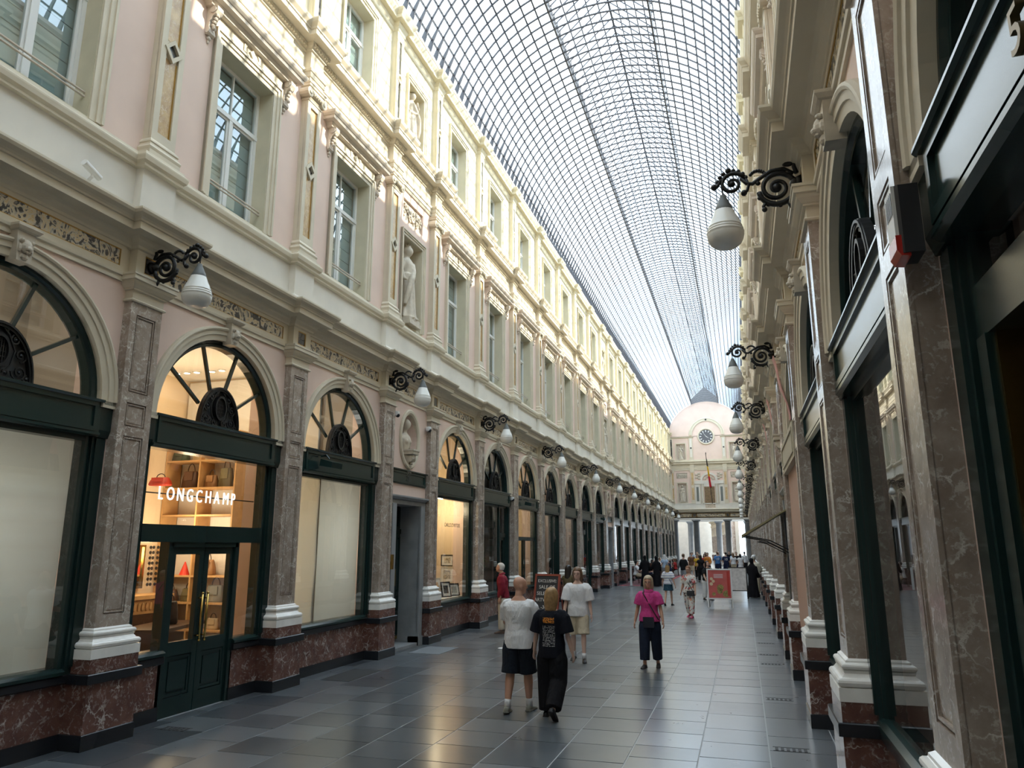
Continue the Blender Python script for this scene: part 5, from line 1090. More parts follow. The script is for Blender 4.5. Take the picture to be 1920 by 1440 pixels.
o = tag(ob('window_lettering', None, None, (XL - .055, FY, 1.9)), 'dark arrow mark and words on the glass beside the narrow shop door', 'lettering'); text('ARTISTE', .17, INK, o, (0, -.45, 0), (pi / 2, 0, pi / 2), extrude=.001); text('PLUS', .17, SASH, o, (0, -.2, -.28), (pi / 2, 0, pi / 2), extrude=.001)
ob('arrow_outline', M_('arrow_o', lambda b: b.tube([(0, -.3, .3), (0, .05, .3), (0, .25, .62), (0, -.3, .62)], .012, 4, closed=True), INK), o)
rd = random.Random(3); pl = tag(ob('potted_plant', None, None, (XL - .5, FY - .1, .8)), 'leafy green potted plant behind the glass beside the narrow shop door', 'plant')
LEAF = mat('leaf_green', (.05, .11, .035), .5, var=.3, vscale=20)
ob('pot', M_('pp_pot', lambda b: b.lathe([(.1, 0), (.13, .02), (.16, .26), (.17, .28), (.14, .28)], 16), mat('dark_pot', (.06, .05, .045), .6)), pl); b = MB()
for i in range(9): a = rd.uniform(0, 6.3); b.tube([(0, 0, .25), (.1 * cos(a), .1 * sin(a), .6), (.25 * cos(a), .25 * sin(a), .85 + .1 * (i % 3))], .006, 4)
ob('stems', b.mesh('stems', LEAF), pl); b = MB()
for i in range(160):
    a, r, z = rd.uniform(0, 6.3), rd.uniform(.05, .32), rd.uniform(.4, 1.15); c = Vector((r * cos(a), r * sin(a), z)); u = Vector((rd.gauss(0, 1), rd.gauss(0, 1), rd.gauss(0, .6))).normalized() * .06; v = u.orthogonal().normalized() * .022
    b.add([c - u, c + v, c + u, c - v], [(0, 1, 2, 3)])
tag(ob('leaves', b.mesh('leaves', LEAF), pl), kind='stuff')
room(WIN4, 'bay4', -.28, 1.5, 1.5, MIDIN)
for bi, rel in ((2, 0), (4, .5)): point((XL - .9, BAYS[bi][0] + rel, 4.5), 7, (1, .85, .66)); point((XL - 1.2, BAYS[bi][0] + rel, 2.2), 14, (1, .97, .9), .3)  # added fill lights that brighten the paper blinds and the fanlights above
for bi in (8,): point((XL - .8, BAYS[bi][0] - .2, 3.0), 16, (1, .85, .6))
for bi in (9, 10): point((XL - .8, BAYS[bi][0], 3.2), 8, (1, .9, .72))
# house number boards
DY = BAYS[5][0]
o = tag(ob('house_number', None, None, (XL + .124, DY, 3.35)), 'house number 21 on the green board above the first house door', 'number'); text('21', .16, INK, o, (0, -.09, 0), (pi / 2, 0, pi / 2), extrude=.003)
o = tag(ob('house_number', None, None, (XR - .124, 2.06, 3.27)), 'brass numeral 5 on the green fascia beside the camera', 'number'); text('5', .19, mat('dull_brass', (.16, .11, .05), .4, metal=.8), o, (0, 0, 0), (pi / 2, 0, -pi / 2), extrude=.012)
# alarm box by the nearest pilaster
al = tag(ob('alarm_box', None, None, (XR - .15, 3.12, 3.13)), 'black alarm box with a white front and red lamp beside the nearest pilaster', 'alarm'); al.scale = (.85, .85, .85)
ob('housing', M_('al_h', lambda b: b.prismz([(-.10, -.07), (-.085, -.08), (.0, -.08), (.0, .09), (-.085, .09), (-.10, .08)], .0, .34), mat('black_plastic', (.015, .016, .02), .4)), al)
ob('front_plate', M_('al_f', lambda b: b.box(-.115, -.10, -.07, .08, .09, .34), SASH), al); ob('red_lens', M_('al_r', lambda b: b.prismy([(-.118, .09), (-.118, .02), (-.10, -.01), (-.06, -.015), (-.06, .09)], -.075, .085), mat('red_lens', (.45, .02, .015), .25)), al)
ob('sounder_slots', M_('al_s', lambda b: [b.box(-.118, -.112, -.06 + i * .022, -.05 + i * .022, .20, .31) for i in range(6)], BLACK), al)
# floodlights and cameras on the sunlit facade
for i, (bi, rel) in enumerate(((4, -.75), (8, -.6), (12, -.2))):
    o = tag(ob('floodlight', None, None, (XL + .13, BAYS[bi][0] + rel, 3.42)), 'dark box floodlight on the green fascia, %s from the camera' % ORD[i], 'floodlight', 'box floodlights on the green fascias')
    ob('arm', M_('fl_arm', lambda b: b.tube([(0, 0, .05), (.10, 0, .07), (.16, 0, .0)], .012, 6), GREEN), o); ob('housing', M_('fl_box', lambda b: b.add([(.08, -.17, -.12), (.30, -.17, -.16), (.30, .17, -.16), (.08, .17, -.12), (.10, -.17, -.01), (.31, -.17, -.07), (.31, .17, -.07), (.10, .17, -.01)], [(0, 3, 2, 1), (4, 5, 6, 7), (0, 1, 5, 4), (1, 2, 6, 5), (2, 3, 7, 6), (3, 0, 4, 7)]), GREEN), o)
WPL = mat('white_plastic', (.70, .70, .70), .4)
for i, (y, x, z, lb) in enumerate(((PIL[5] + .30, .18, 4.66, 'dome camera below the capital left of the bust niche'.replace('left of', 'before')), (PIL[6] - .32, .16, 4.60, 'white dome camera below the capital after the bust niche'), (PIL[8] - .28, .14, 3.45, 'white dome camera at the end of a green fascia'))):
    o = tag(ob('dome_camera', None, None, (XL + x, y, z)), lb, 'camera', 'dome cameras on the sunlit facade'); ob('housing', M_('dm_h', lambda b: b.lathe([(.06, .03), (.065, 0), (.06, -.05), (.045, -.07)], 14), WPL), o); ob('dome', M_('dm_d', lambda b: b.ball((.03, 0, -.05), .045, 12, 8), BLACK, True), o)
o = tag(ob('bullet_camera', None, None, (XL + .10, 5.75, 6.02)), 'white bullet camera standing on the cornice above the papered window', 'camera'); ob('mount', M_('bc_m', lambda b: b.tube([(0, 0, -.1), (.06, 0, -.05), (.06, .0, .0)], .018, 8), WPL), o); ob('barrel', M_('bc_b', lambda b: b.tube([(.06, .1, -.02), (.08, -.14, .05)], [.035, .04], 12), WPL), o)
o = tag(ob('wall_plate', None, None, (XL + .20, PIL[5] + .25, 1.72)), 'brass name plate box on the pilaster beside the first house door', 'plate'); ob('plate', M_('wp_p', lambda b: b.box(-.1, .02, 0, .07, -.14, .14), BRASS), o); ob('buttons', M_('wp_b', lambda b: [b.ball((-.04, -.004, -.06 + .06 * i), .012, 6, 4) for i in range(3)], BLACK), o)
# ================================================================ standing boards
def textY(body, size, m, parent, loc, name='lettering', align='CENTER'): return text(body, size, m, parent, loc, (pi / 2, 0, 0), name, .002, 1., align)
SB = tag(ob('chalkboard', None, None, (-4.93, 18.9, 0), (0, 0, -.22)), 'chalkboard stand with a red-brown frame and handwritten art sale', 'sign')
REDF = mat('red_brown_frame', (.22, .04, .025), .5); CHB = mat('chalkboard', (.022, .024, .028), .7); CHALK = mat('chalk_white', (.62, .62, .60), .9)
tilt = Matrix.Rotation(-.18, 4, 'X')
def tilted(nm, f, m, par):
    b = MB(); f(b); b.v = [tuple(tilt @ Vector(p)) for p in b.v]; return ob(nm, b.mesh(nm, m), par)
def yframe(b, w, z0, z1, t, y0, y1):
    b.box(-w, -w + t, y0, y1, z0, z1); b.box(w - t, w, y0, y1, z0, z1); b.box(-w + t, w - t, y0, y1, z1 - t, z1); b.box(-w + t, w - t, y0, y1, z0, z0 + t)
tilted('frame', lambda b: (yframe(b, .36, .16, 1.34, .05, -.02, .02), b.box(-.36, -.31, -.02, .02, 0, .16), b.box(.31, .36, -.02, .02, 0, .16)), REDF, SB); bd = tilted('board', lambda b: b.box(-.31, .31, -.008, .008, .21, 1.29), CHB, SB)
for i, (s, z) in enumerate((('EXCLUSIVE:', 1.13), ('SALE OF', .97), ('SELECTED', .81), ('ARTWORKS', .65), ('-30 %', .47))):
    p = tilt @ Vector((0, -.012, z)); t_ = textY(s, .125 if i else .105, CHALK, bd, p, 'chalk_line'); t_.rotation_euler = (pi / 2 - .18, 0, 0)
b = MB(); 
for s in (-1, 1): b.tube([(s * .32, .24, 1.28), (s * .33, .50, 0)], .02, 6)
b.tube([(-.33, .44, .3), (.33, .44, .3)], .015, 6); ob('rear_legs', b.mesh('rl', REDF), SB)
PS = tag(ob('poster_stand', None, None, (-.85, 26.8, 0), (0, 0, .02)), 'white A-frame stand with a pink food poster in the middle of the gallery', 'sign')
ob('frame', M_('ps_f', lambda b: (yframe(b, .41, .28, 1.28, .045, -.03, .02),), WPL), PS)
pk = mat('pink_poster', (.52, .11, .10), .5, var=.12, vscale=4); PO = ob('poster', M_('ps_p', lambda b: b.box(-.365, .365, -.02, -.01, .325, 1.235), pk), PS)
for s in (-1, 1): ob('leg', M_('ps_l%d' % s, lambda b: (b.box(s * .39 - .02, s * .39 + .02, -.02, .01, 0, .28),), WPL), PS); ob('leg', M_('ps_r%d' % s, lambda b: b.tube([(s * .37, .02, 1.2), (s * .37, .42, 0)], .018, 6), CAPG), PS)
ob('illustration', M_('ps_i', lambda b: ([b.box(-.18, .12, -.024, -.019, 1.08 - .05 * i, 1.10 - .05 * i) for i in range(3)],), WPL), PO)
ob('dish_print', M_('ps_d', lambda b: [b.lathe([(.075, -.004), (.07, .0), (.002, .0)], 14, (0, 0, 0)) if False else b.arch([(r, -.004), (r, .0), (.002, .0), (.002, -.004)], z, 14, cy=x, closed=True, a1=2 * pi) for x, z, r in ((-.26, .95, .05), (-.2, .87, .05), (-.27, .78, .055))], mat('cream_print', (.62, .48, .32), .6)), PO, (0, -.022, 0), (0, 0, -pi / 2))
ob('plate_print', M_('ps_g', lambda b: [b.arch([(r, -.004), (r, .0), (.002, .0), (.002, -.004)], z, 14, cy=x, closed=True, a1=2 * pi) for x, z, r in ((.02, .66, .11), (.0, .55, .09), (.20, .46, .11), (.27, .54, .06), (-.2, .45, .06))], mat('olive_print', (.30, .24, .08), .6, var=.5, vscale=30)), PO, (0, -.0225, 0), (0, 0, -pi / 2))
ob('red_ribbon_print', M_('ps_b', lambda b: (b.box(.25, .33, -.024, -.018, .40, 1.2),), mat('red_print', (.45, .04, .03), .6)), PO)
P2 = tag(ob('menu_stand', None, None, (-.30, 31.6, 0), (0, 0, -.05)), 'black A-frame menu stand with a pale sheet behind the pink poster', 'sign')
ob('frame', M_('ms_f', lambda b: (yframe(b, .36, .30, 1.22, .03, -.03, .02), b.box(-.36, -.33, -.02, .01, 0, .3), b.box(.33, .36, -.02, .01, 0, .3)), BLKF), P2); ob('sheet', M_('ms_s', lambda b: b.box(-.33, .33, -.02, -.01, .33, 1.19), mat('pale_menu_sheet', (.62, .58, .56), .5, var=.18, vscale=9)), P2)
for s in (-1, 1): ob('leg', M_('ms_r%d' % s, lambda b: b.tube([(s * .34, .02, 1.2), (s * .36, .45, 0)], .018, 6), BLKF), P2)
# ================================================================ terrace carpet, post, awning, banners, floor bits
b = MB(); b.box(-6.42, -4.4, 40.6, 57.5, 0, .012); cp = tag(ob('carpet', b.mesh('carpet', mat('terrace_carpet', (.10, .035, .04), .9)), None), 'dark red carpet under the cafe terrace tables', 'carpet')
b = MB(); b.box(-6.42, -4.4, 40.5, 40.62, 0, .016); b.box(-4.46, -4.36, 40.5, 57.5, 0, .016); ob('border', b.mesh('border', mat('red_border', (.42, .06, .09), .9)), cp)
o = tag(ob('barrier_post', None, None, (-5.75, 40.2, 0)), 'slim white barrier post at the corner of the terrace', 'post'); ob('pole', M_('bp_p', lambda b: b.box(-.05, .05, -.02, .02, .02, 1.05), WPL), o); ob('foot', M_('bp_f', lambda b: b.lathe([(.16, 0), (.16, .02), (.03, .03)], 14), CAPG), o)
aw = tag(ob('awning', None, None, (XR - .12, 14.28, 2.66)), 'olive cloth awning on thin iron arms over a doorway on the shaded side', 'awning')
ob('cloth', M_('aw_c', lambda b: b.add([(0, -1.0, 0), (0, 1.0, 0), (-.80, 1.0, -.46), (-.80, -1.0, -.46), (0, -1.0, -.02), (0, 1.0, -.02), (-.80, 1.0, -.50), (-.80, -1.0, -.50)], [(0, 1, 2, 3), (7, 6, 5, 4), (0, 3, 7, 4), (1, 5, 6, 2), (3, 2, 6, 7), (0, 4, 5, 1)]), mat('olive_awning', (.24, .21, .11), .8)), aw)
for s in (-1, 1): ob('arm', M_('aw_a%d' % s, lambda b: (b.tube([(.02, s * .9, -.75), (-.35, s * .9, -.55), (-.5, s * .9, -.52), (-.78, s * .9, -.47)], .012, 6), b.tube([(.02, s * .9, -.80), (-.35, s * .9, -.60), (-.52, s * .9, -.56)], .01, 6)), IRON), aw)
PKB = mat('pink_banner_cloth', (.62, .33, .29), .8)
for i, (y, od) in enumerate(((12.55, 'first'), (16.2, 'second'), (19.4, 'third'))):
    o = tag(ob('banner', None, None, (XR - .02, y, 4.0)), 'slanting pale pink banner on the shaded facade, %s from the camera' % od, 'banner', 'pink banners on the shaded facade')
    ob('cloth', M_('bn_c', lambda b: b.loft([[(-.02 - .20 * t + .012 * sin(9 * t), yy, 1.05 * t) for yy in (-.14, 0, .14)] + [(-.035 - .20 * t + .012 * sin(9 * t), yy, 1.05 * t) for yy in (.14, 0, -.14)] for t in [k / 8 for k in range(9)]]), PKB), o); ob('pole', M_('bn_p', lambda b: b.tube([(.0, .0, 1.04), (-.26, 0, 1.08)], .014, 6), IRON), o)
GR = mat('cast_iron_grate', (.03, .03, .032), .6)
for i, (x, y) in enumerate([(.33, 8.55), (.33, 11.2), (.33, 14.4), (.33, 15.6), (.33, 17.4), (.33, 19.5), (-6.25, 7.45)]):
    o = tag(ob('floor_grate', None, None, (x, y, 0)), 'small slotted drain grate in the floor, %s along the %s wall' % (ORD[i if i < 6 else 0], 'shaded' if i < 6 else 'sunlit'), 'grate', 'slotted floor grates'); ob('slots', M_('gr_s', lambda b: [b.box(-.15 + k * .055, -.12 + k * .055, -.06, .06, 0.0, .004) for k in range(6)], GR), o); ob('rim', M_('gr_r', lambda b: (b.box(-.17, .18, -.08, -.07, 0, .003), b.box(-.17, .18, .07, .08, 0, .003)), GR), o)
b = MB(); rd = random.Random(5); b.loft([[(r * cos(t) * (1 + .2 * rd.random()), r * .6 * sin(t), z) for t in [k * .63 for k in range(10)]] for r, z in ((.09, .0), (.10, .012), (.05, .03))]); tag(ob('litter', b.mesh('litter', WPL), None, (-4.75, 14.9, 0)), 'crumpled scrap of white paper on the floor', 'litter')
b = MB(); b.box(-.33, .33, -.5, .5, 0, .006); tag(ob('door_mat', b.mesh('mat', mat('grey_mat', (.16, .17, .18), .9)), None, (-6.0, 14.3, 0)), 'pale grey mat in front of the first house door', 'mat')
b = MB(); b.box(-.25, .25, -.55, .55, 0, .005); tag(ob('floor_hatch', b.mesh('hatch', mat('dark_hatch', (.025, .025, .025), .9, bump=.4, bscale=200)), None, (-6.12, 11.25, 0)), 'dark rough floor plate below the smooth papered window', 'floor plate')

# ================================================================ PEOPLE
SKIN = mat('skin_light', (.55, .33, .24), .55); SKINT = mat('skin_tanned', (.46, .25, .17), .55); SKINP = mat('skin_pale', (.60, .40, .32), .55)
EYEW = mat('eye_dark', (.03, .025, .02), .3); LIPS = mat('lips', (.42, .16, .13), .5)
def rot_dir(a, o, side): return Vector((side * sin(o), sin(a) * cos(o), -cos(a) * cos(o)))
def skel(P):
    k = P.get('h', 1.75) / 1.75; J = {}
    hz = .93; lean = P.get('lean', 0.)
    up = Vector((0, sin(lean), cos(lean))); hip = Vector((0, 0, hz)); J['hip'] = hip; J['up'] = up
    sw, hw = P.get('sw', .185), P.get('hw', .092)
    for s, nm in ((-1, 'l'), (1, 'r')):
        a, kn = P.get('leg_' + nm, (0, 0)); sp = P.get('spread', .04)
        h = hip + Vector((s * hw, 0, -.03)); d1 = rot_dir(a, sp, s); kp = h + d1 * .43; d2 = rot_dir(a - kn, sp * .3, s); an = kp + d2 * .42
        J['hip' + nm], J['knee' + nm], J['ank' + nm], J['fp' + nm] = h, kp, an, (a - kn)
        sh = hip + up * .462 + Vector((s * sw, 0, 0)); aa, ab, eb = P.get('arm_' + nm, (0, .12, .25))
        d1 = rot_dir(aa, ab, s); el = sh + d1 * .285; ii = P.get('in_' + nm, .0); d2 = rot_dir(aa + eb, ab - ii, s); wr = el + d2 * .255
        J['sh' + nm], J['el' + nm], J['wr' + nm], J['hd' + nm] = sh, el, wr, d2
    low = min(J['ankl'].z, J['ankr'].z) - .075
    if P.get('sit'): low = hz - .03 - .52
    off = Vector((0, 0, -low))
    for q in list(J):
        if isinstance(J[q], Vector) and q not in ('up', 'hdl', 'hdr'): J[q] = J[q] + off
    J['neck'] = J['hip'] + up * .565; J['head'] = J['hip'] + up * .60 + Vector((0, P.get('headfwd', .02), 0)); J['k'] = k
    return J
def torso_rings(J, P, g=0., z0=-.08, z1=.58, n=24, folds=0.):
    f = P.get('build', 1.); fem = P.get('fem', 0.); bel = P.get('belly', 0.)
    T = [(-.10, .15, .11), (-.03, .172 + .012 * fem, .128 + .012 * fem), (.05, .172 + .006 * fem, .125), (.13, .158 - .012 * fem, .112), (.20, .155 - .015 * fem, .110), (.30, .168 - .008 * fem, .118 + .012 * fem), (.38, .178, .120), (.435, .178 * P.get('sw', .185) / .185, .108), (.475, .150 * P.get('sw', .185) / .185, .090), (.51, .112, .074), (.54, .078, .064), (.56, .066, .060), (.60, .054, .054)]
    out = []
    for i, (z, rx, ry) in enumerate(T):
        if z < z0 - 1e-6 or z > z1 + 1e-6: continue
        c = J['hip'] + J['up'] * z; by = bel * .05 * math.exp(-((z - .08) / .12) ** 2)
        gx = g * (1 if z < .5 else .55)
        out.append([Vector((c.x + (rx * f + gx) * cos(t) * (1 + folds * .02 * sin(5 * t + 17 * z)), c.y + by + ((ry * f + by + gx) * sin(t)) * (1 + folds * .03 * sin(4 * t + 23 * z)), c.z)) for t in [2 * pi * j / n for j in range(n)]])
    return out
def limb(b, pts, rad, n=10): b.tube([tuple(p) for p in pts], rad, n)
def head_mb(J, P):
    b = MB(); c = J['head']; yw = P.get('turn', 0.); pt = P.get('nod', 0.)
    R = Matrix.Rotation(yw, 4, 'Z') @ Matrix.Rotation(-pt, 4, 'X')
    prof = [(-.005, .030, .028, .035), (.010, .043, .050, .028), (.035, .056, .068, .018), (.07, .066, .085, .008), (.105, .073, .096, .0), (.14, .076, .099, -.004), (.175, .071, .093, -.008), (.205, .055, .072, -.010), (.225, .030, .040, -.010), (.232, .008, .01, -.010)]
    rg = [[Vector((rx * cos(t), cy + ry * sin(t), z)) for t in [2 * pi * j / 16 for j in range(16)]] for z, rx, ry, cy in prof]
    b.loft(rg)
    b.tube([(0, .088, .122), (0, .104, .095), (0, .109, .080)], [.010, .014, .015], 8); b.ball((0, .096, .078), (.018, .014, .011), 8, 5)   # nose
    b.ball((0, .088, .048), (.024, .012, .010), 8, 5); b.ball((0, .083, .018), (.022, .016, .014), 8, 5)                                   # mouth, chin
    for s in (-1, 1): b.ball((s * .077, -.005, .095), (.010, .020, .032), 8, 6); b.ball((s * .033, .085, .128), (.022, .010, .006), 7, 4)   # ears, brows
    return b, Matrix.Translation(c) @ R
def hand(b, wr, d, side, curl=.5, s=1.0):
    d = d.normalized(); inn = Vector((-side, 0, 0)); inn = (inn - d * inn.dot(d)); inn = inn.normalized() if inn.length > .1 else Vector((0, 1, 0)); fw = d.cross(inn) * (-side) if False else inn.cross(d) * side
    if fw.y < 0: fw = -fw
    P_ = lambda a, w, t: wr + (d * a + fw * w + inn * t) * s      # along, across (towards thumb), palm side
    rg = []
    for a, w, t in ((-.02, .021, .016), (.01, .026, .016), (.04, .037, .016), (.075, .040, .014), (.09, .037, .011)):
        rg.append([P_(a, w * cos(q), t * sin(q) + .004 * a) for q in [2 * pi * j / 10 for j in range(10)]])
    b.loft(rg)
    for i, (w, L) in enumerate(((.030, .068), (.010, .076), (-.010, .070), (-.028, .055))):
        c = curl * (1 + .12 * i); p = [P_(.080, w, 0)]; a, t, an = .080, 0., 0.
        for q in range(3): an += c * (.35, .55, .45)[q]; a += L * (.45, .32, .23)[q] * cos(an); t += L * (.45, .32, .23)[q] * sin(an); p.append(P_(a, w * (1 + .03 * q), t))
        b.tube(p, [.0095, .009, .0085, .006], 6)
    b.tube([P_(.012, .026, .004), P_(.040, .046, .012), P_(.066, .052, .020), P_(.085, .049, .026)], [.013, .012, .010, .007], 6)
def shoe_mb(J, nm, s, P):
    an = J['ank' + nm]; pit = J['fp' + nm]; b = MB(); lift = P.get('lift_' + nm, 0.)
    M = Matrix.Translation(an) @ Matrix.Rotation(s * -.12, 4, 'Z') @ Matrix.Rotation(lift, 4, 'X')
    rg = []
    for y, w, zt in ((-.075, .022, -.02), (-.06, .036, .0), (-.02, .040, .012), (.04, .042, -.004), (.10, .046, -.022), (.155, .042, -.036), (.185, .026, -.048), (.192, .010, -.055)):
        zb = -.075; rg.append([(s * .006 + w * cos(t), y, (zt + zb) / 2 + (zt - zb) / 2 * (sin(t) if sin(t) > 0 else max(sin(t) * 1.25, -1))) for t in [2 * pi * j / 12 for j in range(12)]])
    t = MB(); t.loft(rg); t.box(-.043 + s * .006, .043 + s * .006, -.07, .17, -.078, -.062)
    b.join(t, M); return b
def hair_mb(style):
    b = MB(); n = 18
    def cap(z0, g, front):
        rg = []
        for z, rx, ry, cy in ((.02, .062, .07, -.02), (.06, .074, .086, -.015), (.10, .080, .098, -.010), (.14, .083, .104, -.012), (.18, .079, .100, -.014), (.21, .064, .082, -.014), (.235, .040, .05, -.012), (.247, .01, .012, -.012)):
            if z < z0: continue
            r = []
            for j in range(n):
                t = 2 * pi * j / n; y = (ry + g) * sin(t); x = (rx + g) * cos(t)
                lim = front if z < .175 else .2
                r.append((x, cy + min(y, lim), z + .0))
            rg.append(r)
        b.loft(rg)
    if style == 'short': cap(.06, .006, .02)
    elif style == 'bob':
        cap(.10, .012, .045)
        b.loft([[(rx * cos(t), cy + min(ry * sin(t), f), z) for t in [2 * pi * j / n for j in range(n)]] for z, rx, ry, cy, f in ((-.085, .082, .040, -.065, .03), (-.05, .092, .058, -.055, .03), (.0, .102, .085, -.040, .045), (.05, .106, .108, -.026, .05), (.10, .106, .118, -.018, .055), (.15, .10, .118, -.014, .06), (.19, .088, .108, -.014, .08), (.22, .07, .088, -.014, .08))])
    elif style == 'long':
        cap(.10, .012, .04)
        b.loft([[(rx * cos(t), cy + min(ry * sin(t), f), z) for t in [2 * pi * j / n for j in range(n)]] for z, rx, ry, cy, f in ((-.26, .05, .02, -.115, .02), (-.20, .075, .035, -.105, .02), (-.12, .088, .045, -.09, .02), (-.04, .10, .07, -.06, .03), (.04, .106, .10, -.03, .04), (.10, .106, .118, -.016, .05), (.16, .098, .116, -.014, .06), (.20, .084, .10, -.014, .08), (.225, .066, .084, -.014, .08))])
    return b
def person(label, loc, heading, P, group=None, vox=.014, hands=True):
    J = skel(P); k = J['k']; root = tag(ob('person', None, None, loc, (0, 0, heading), (k, k, k)), label, 'person', group)
    skin = P.get('skin', SKIN); g_ = 1.0 * P.get('limb', 1.0)
    body = MB(); hb, HM = head_mb(J, P); body.join(hb, HM)
    limb(body, [J['neck'] - J['up'] * .05, J['neck'] + J['up'] * .02, J['head'] + Vector((0, -.005, .03))], [.062, .054, .052], 12)
    body.loft([[tuple(v) for v in r] for r in torso_rings(J, P)])
    for nm, s in (('l', -1), ('r', 1)):
        sh, el, wr = J['sh' + nm], J['el' + nm], J['wr' + nm]
        limb(body, [sh + Vector((-s * .07, 0, .012)), sh + Vector((-s * .012, 0, -.006)), sh.lerp(el, .35), el, el.lerp(wr, .3), wr, wr + J['hd' + nm].normalized() * .015], [.04, .050 * g_, .047 * g_, .040 * g_, .042 * g_, .026, .024], 10)
        h, kp, an = J['hip' + nm], J['knee' + nm], J['ank' + nm]
        limb(body, [h + Vector((0, 0, .04)), h.lerp(kp, .25), h.lerp(kp, .7), kp, kp.lerp(an, .28), kp.lerp(an, .7), an, an + Vector((0, 0, -.03))], [.095 * g_, .088 * g_, .065 * g_, .054 * g_, .057 * g_, .042 * g_, .036, .036], 12)
        if P.get('bare'): pass
    if P.get('robe'):
        body = MB(); body.join(hb, HM); limb(body, [J['neck'] - J['up'] * .05, J['head'] + Vector((0, 0, .03))], [.06, .052], 10)
    bm_ = mesh_to_mb(fuse(body, vox, 2, 'body', [skin]))
    if hands:
        for nm, s in (('l', -1), ('r', 1)): hand(bm_, J['wr' + nm], J['hd' + nm], s, P.get('curl_' + nm, .55))
    ob('body', bm_.mesh('body', skin, True), root)
    # face
    for s in (-1, 1): eb = MB(); eb.ball((s * .031, .086, .112), (.012, .008, .007), 8, 5); t = MB(); t.join(eb, HM); ob('eye', t.mesh('eye', EYEW, True), root)
    mb_ = MB(); mb_.ball((0, .0965, .049), (.020, .006, .006), 8, 5); t = MB(); t.join(mb_, HM); ob('mouth', t.mesh('mouth', LIPS, True), root)
    if P.get('glasses'):
        gb = MB()
        for s in (-1, 1): gb.tube([(s * .033 + .024 * cos(a), .104, .112 + .018 * sin(a)) for a in [2 * pi * j / 12 for j in range(12)]], .003, 5, closed=True); gb.tube([(s * .057, .10, .115), (s * .08, .0, .112)], .0025, 5)
        gb.tube([(-.010, .106, .115), (.010, .106, .115)], .003, 5); t = MB(); t.join(gb, HM); ob('glasses', t.mesh('glasses', P['glasses']), root)
    if P.get('beard'):
        fb = MB(); fb.loft([[(rx * cos(t), cy + ry * sin(t), z) for t in [2 * pi * j / 14 for j in range(14)]] for z, rx, ry, cy in ((-.012, .03, .03, .045), (.01, .05, .055, .032), (.04, .062, .074, .018), (.06, .066, .080, .010))]); t = MB(); t.join(fb, HM); ob('beard', t.mesh('beard', P['beard'], True), root)
    if P.get('hair'):
        st, m = P['hair']; t = MB(); t.join(hair_mb(st), HM); ob('hair', fuse(t, max(.008, vox * .8), 2, 'hair', [m]), root)
    if P.get('hat'):
        m = P['hat']; hb2 = MB(); hb2.lathe([(.088, .165), (.092, .18), (.088, .215), (.07, .245), (.03, .26), (.005, .262)], 16, (0, -.008, 0), 1., 1.15); hb2.prismz([(-.06, .08), (.06, .08), (.05, .16), (.0, .175), (-.05, .16)], .165, .175); t = MB(); t.join(hb2, HM); ob('cap', t.mesh('cap', m, True), root)
    # clothing
    if P.get('robe'):
        m = P['robe']; rb = MB(); H_ = J['hip'].z
        rb.loft([[(rx * cos(t) * (1 + a * sin(11 * t + z * 3)), ry * sin(t) * (1 + a * sin(11 * t + z * 3)), z) for t in [2 * pi * j / 28 for j in range(28)]] for z, rx, ry, a in ((.02, .30, .27, .05), (.3, .26, .23, .05), (.6, .225, .19, .04), (H_, .20, .16, .02), (H_ + .2, .19, .145, .01), (H_ + .38, .205, .14, .01), (H_ + .48, .19, .12, 0), (H_ + .54, .12, .09, 0), (H_ + .60, .085, .08, 0))])
        for nm, s in (('l', -1), ('r', 1)): limb(rb, [J['sh' + nm], J['el' + nm], J['wr' + nm]], [.075, .085, .085], 10)
        ob('robe', fuse(rb, vox * 1.2, 2, 'robe', [m]), root)
        if P.get('veil'):
            vb = MB(); vb.loft([[(rx * cos(t), cy + min(ry * sin(t), f), z) for t in [2 * pi * j / 18 for j in range(18)]] for z, rx, ry, cy, f in ((-.20, .19, .13, -.02, .13), (-.10, .15, .12, -.02, .12), (-.03, .10, .10, -.01, .11), (.02, .085, .09, -.01, .06), (.08, .092, .11, -.012, .05), (.15, .095, .118, -.012, .05), (.20, .085, .105, -.012, .1), (.24, .05, .06, -.012, .1), (.255, .01, .01, -.012, .1))]); t = MB(); t.join(vb, HM); ob('veil', fuse(t, vox, 2, 'veil', [P['veil']]), root)
        return root
    top, tm, sl = P.get('top', (.06, None, .5))[0:3] if False else (None, None, None)
    m, sleeve, hem, loose = P['shirt']      # material, sleeve length 0..1, hem below hip (m), looseness
    tb = MB(); rg = torso_rings(J, P, .012 + loose, -.10, .52, 28, 1.)
    zb = J['hip'] + J['up'] * (-hem)
    low = [Vector((zb.x + (v.x - J['hip'].x) * 1.03, v.y + (zb.y - J['hip'].y), zb.z)) for v in rg[1]]
    rg = [low] + [r for r in rg if sum(v.z for v in r) / len(r) > zb.z + .04]
    tb.loft([[tuple(v) for v in r] for r in rg])
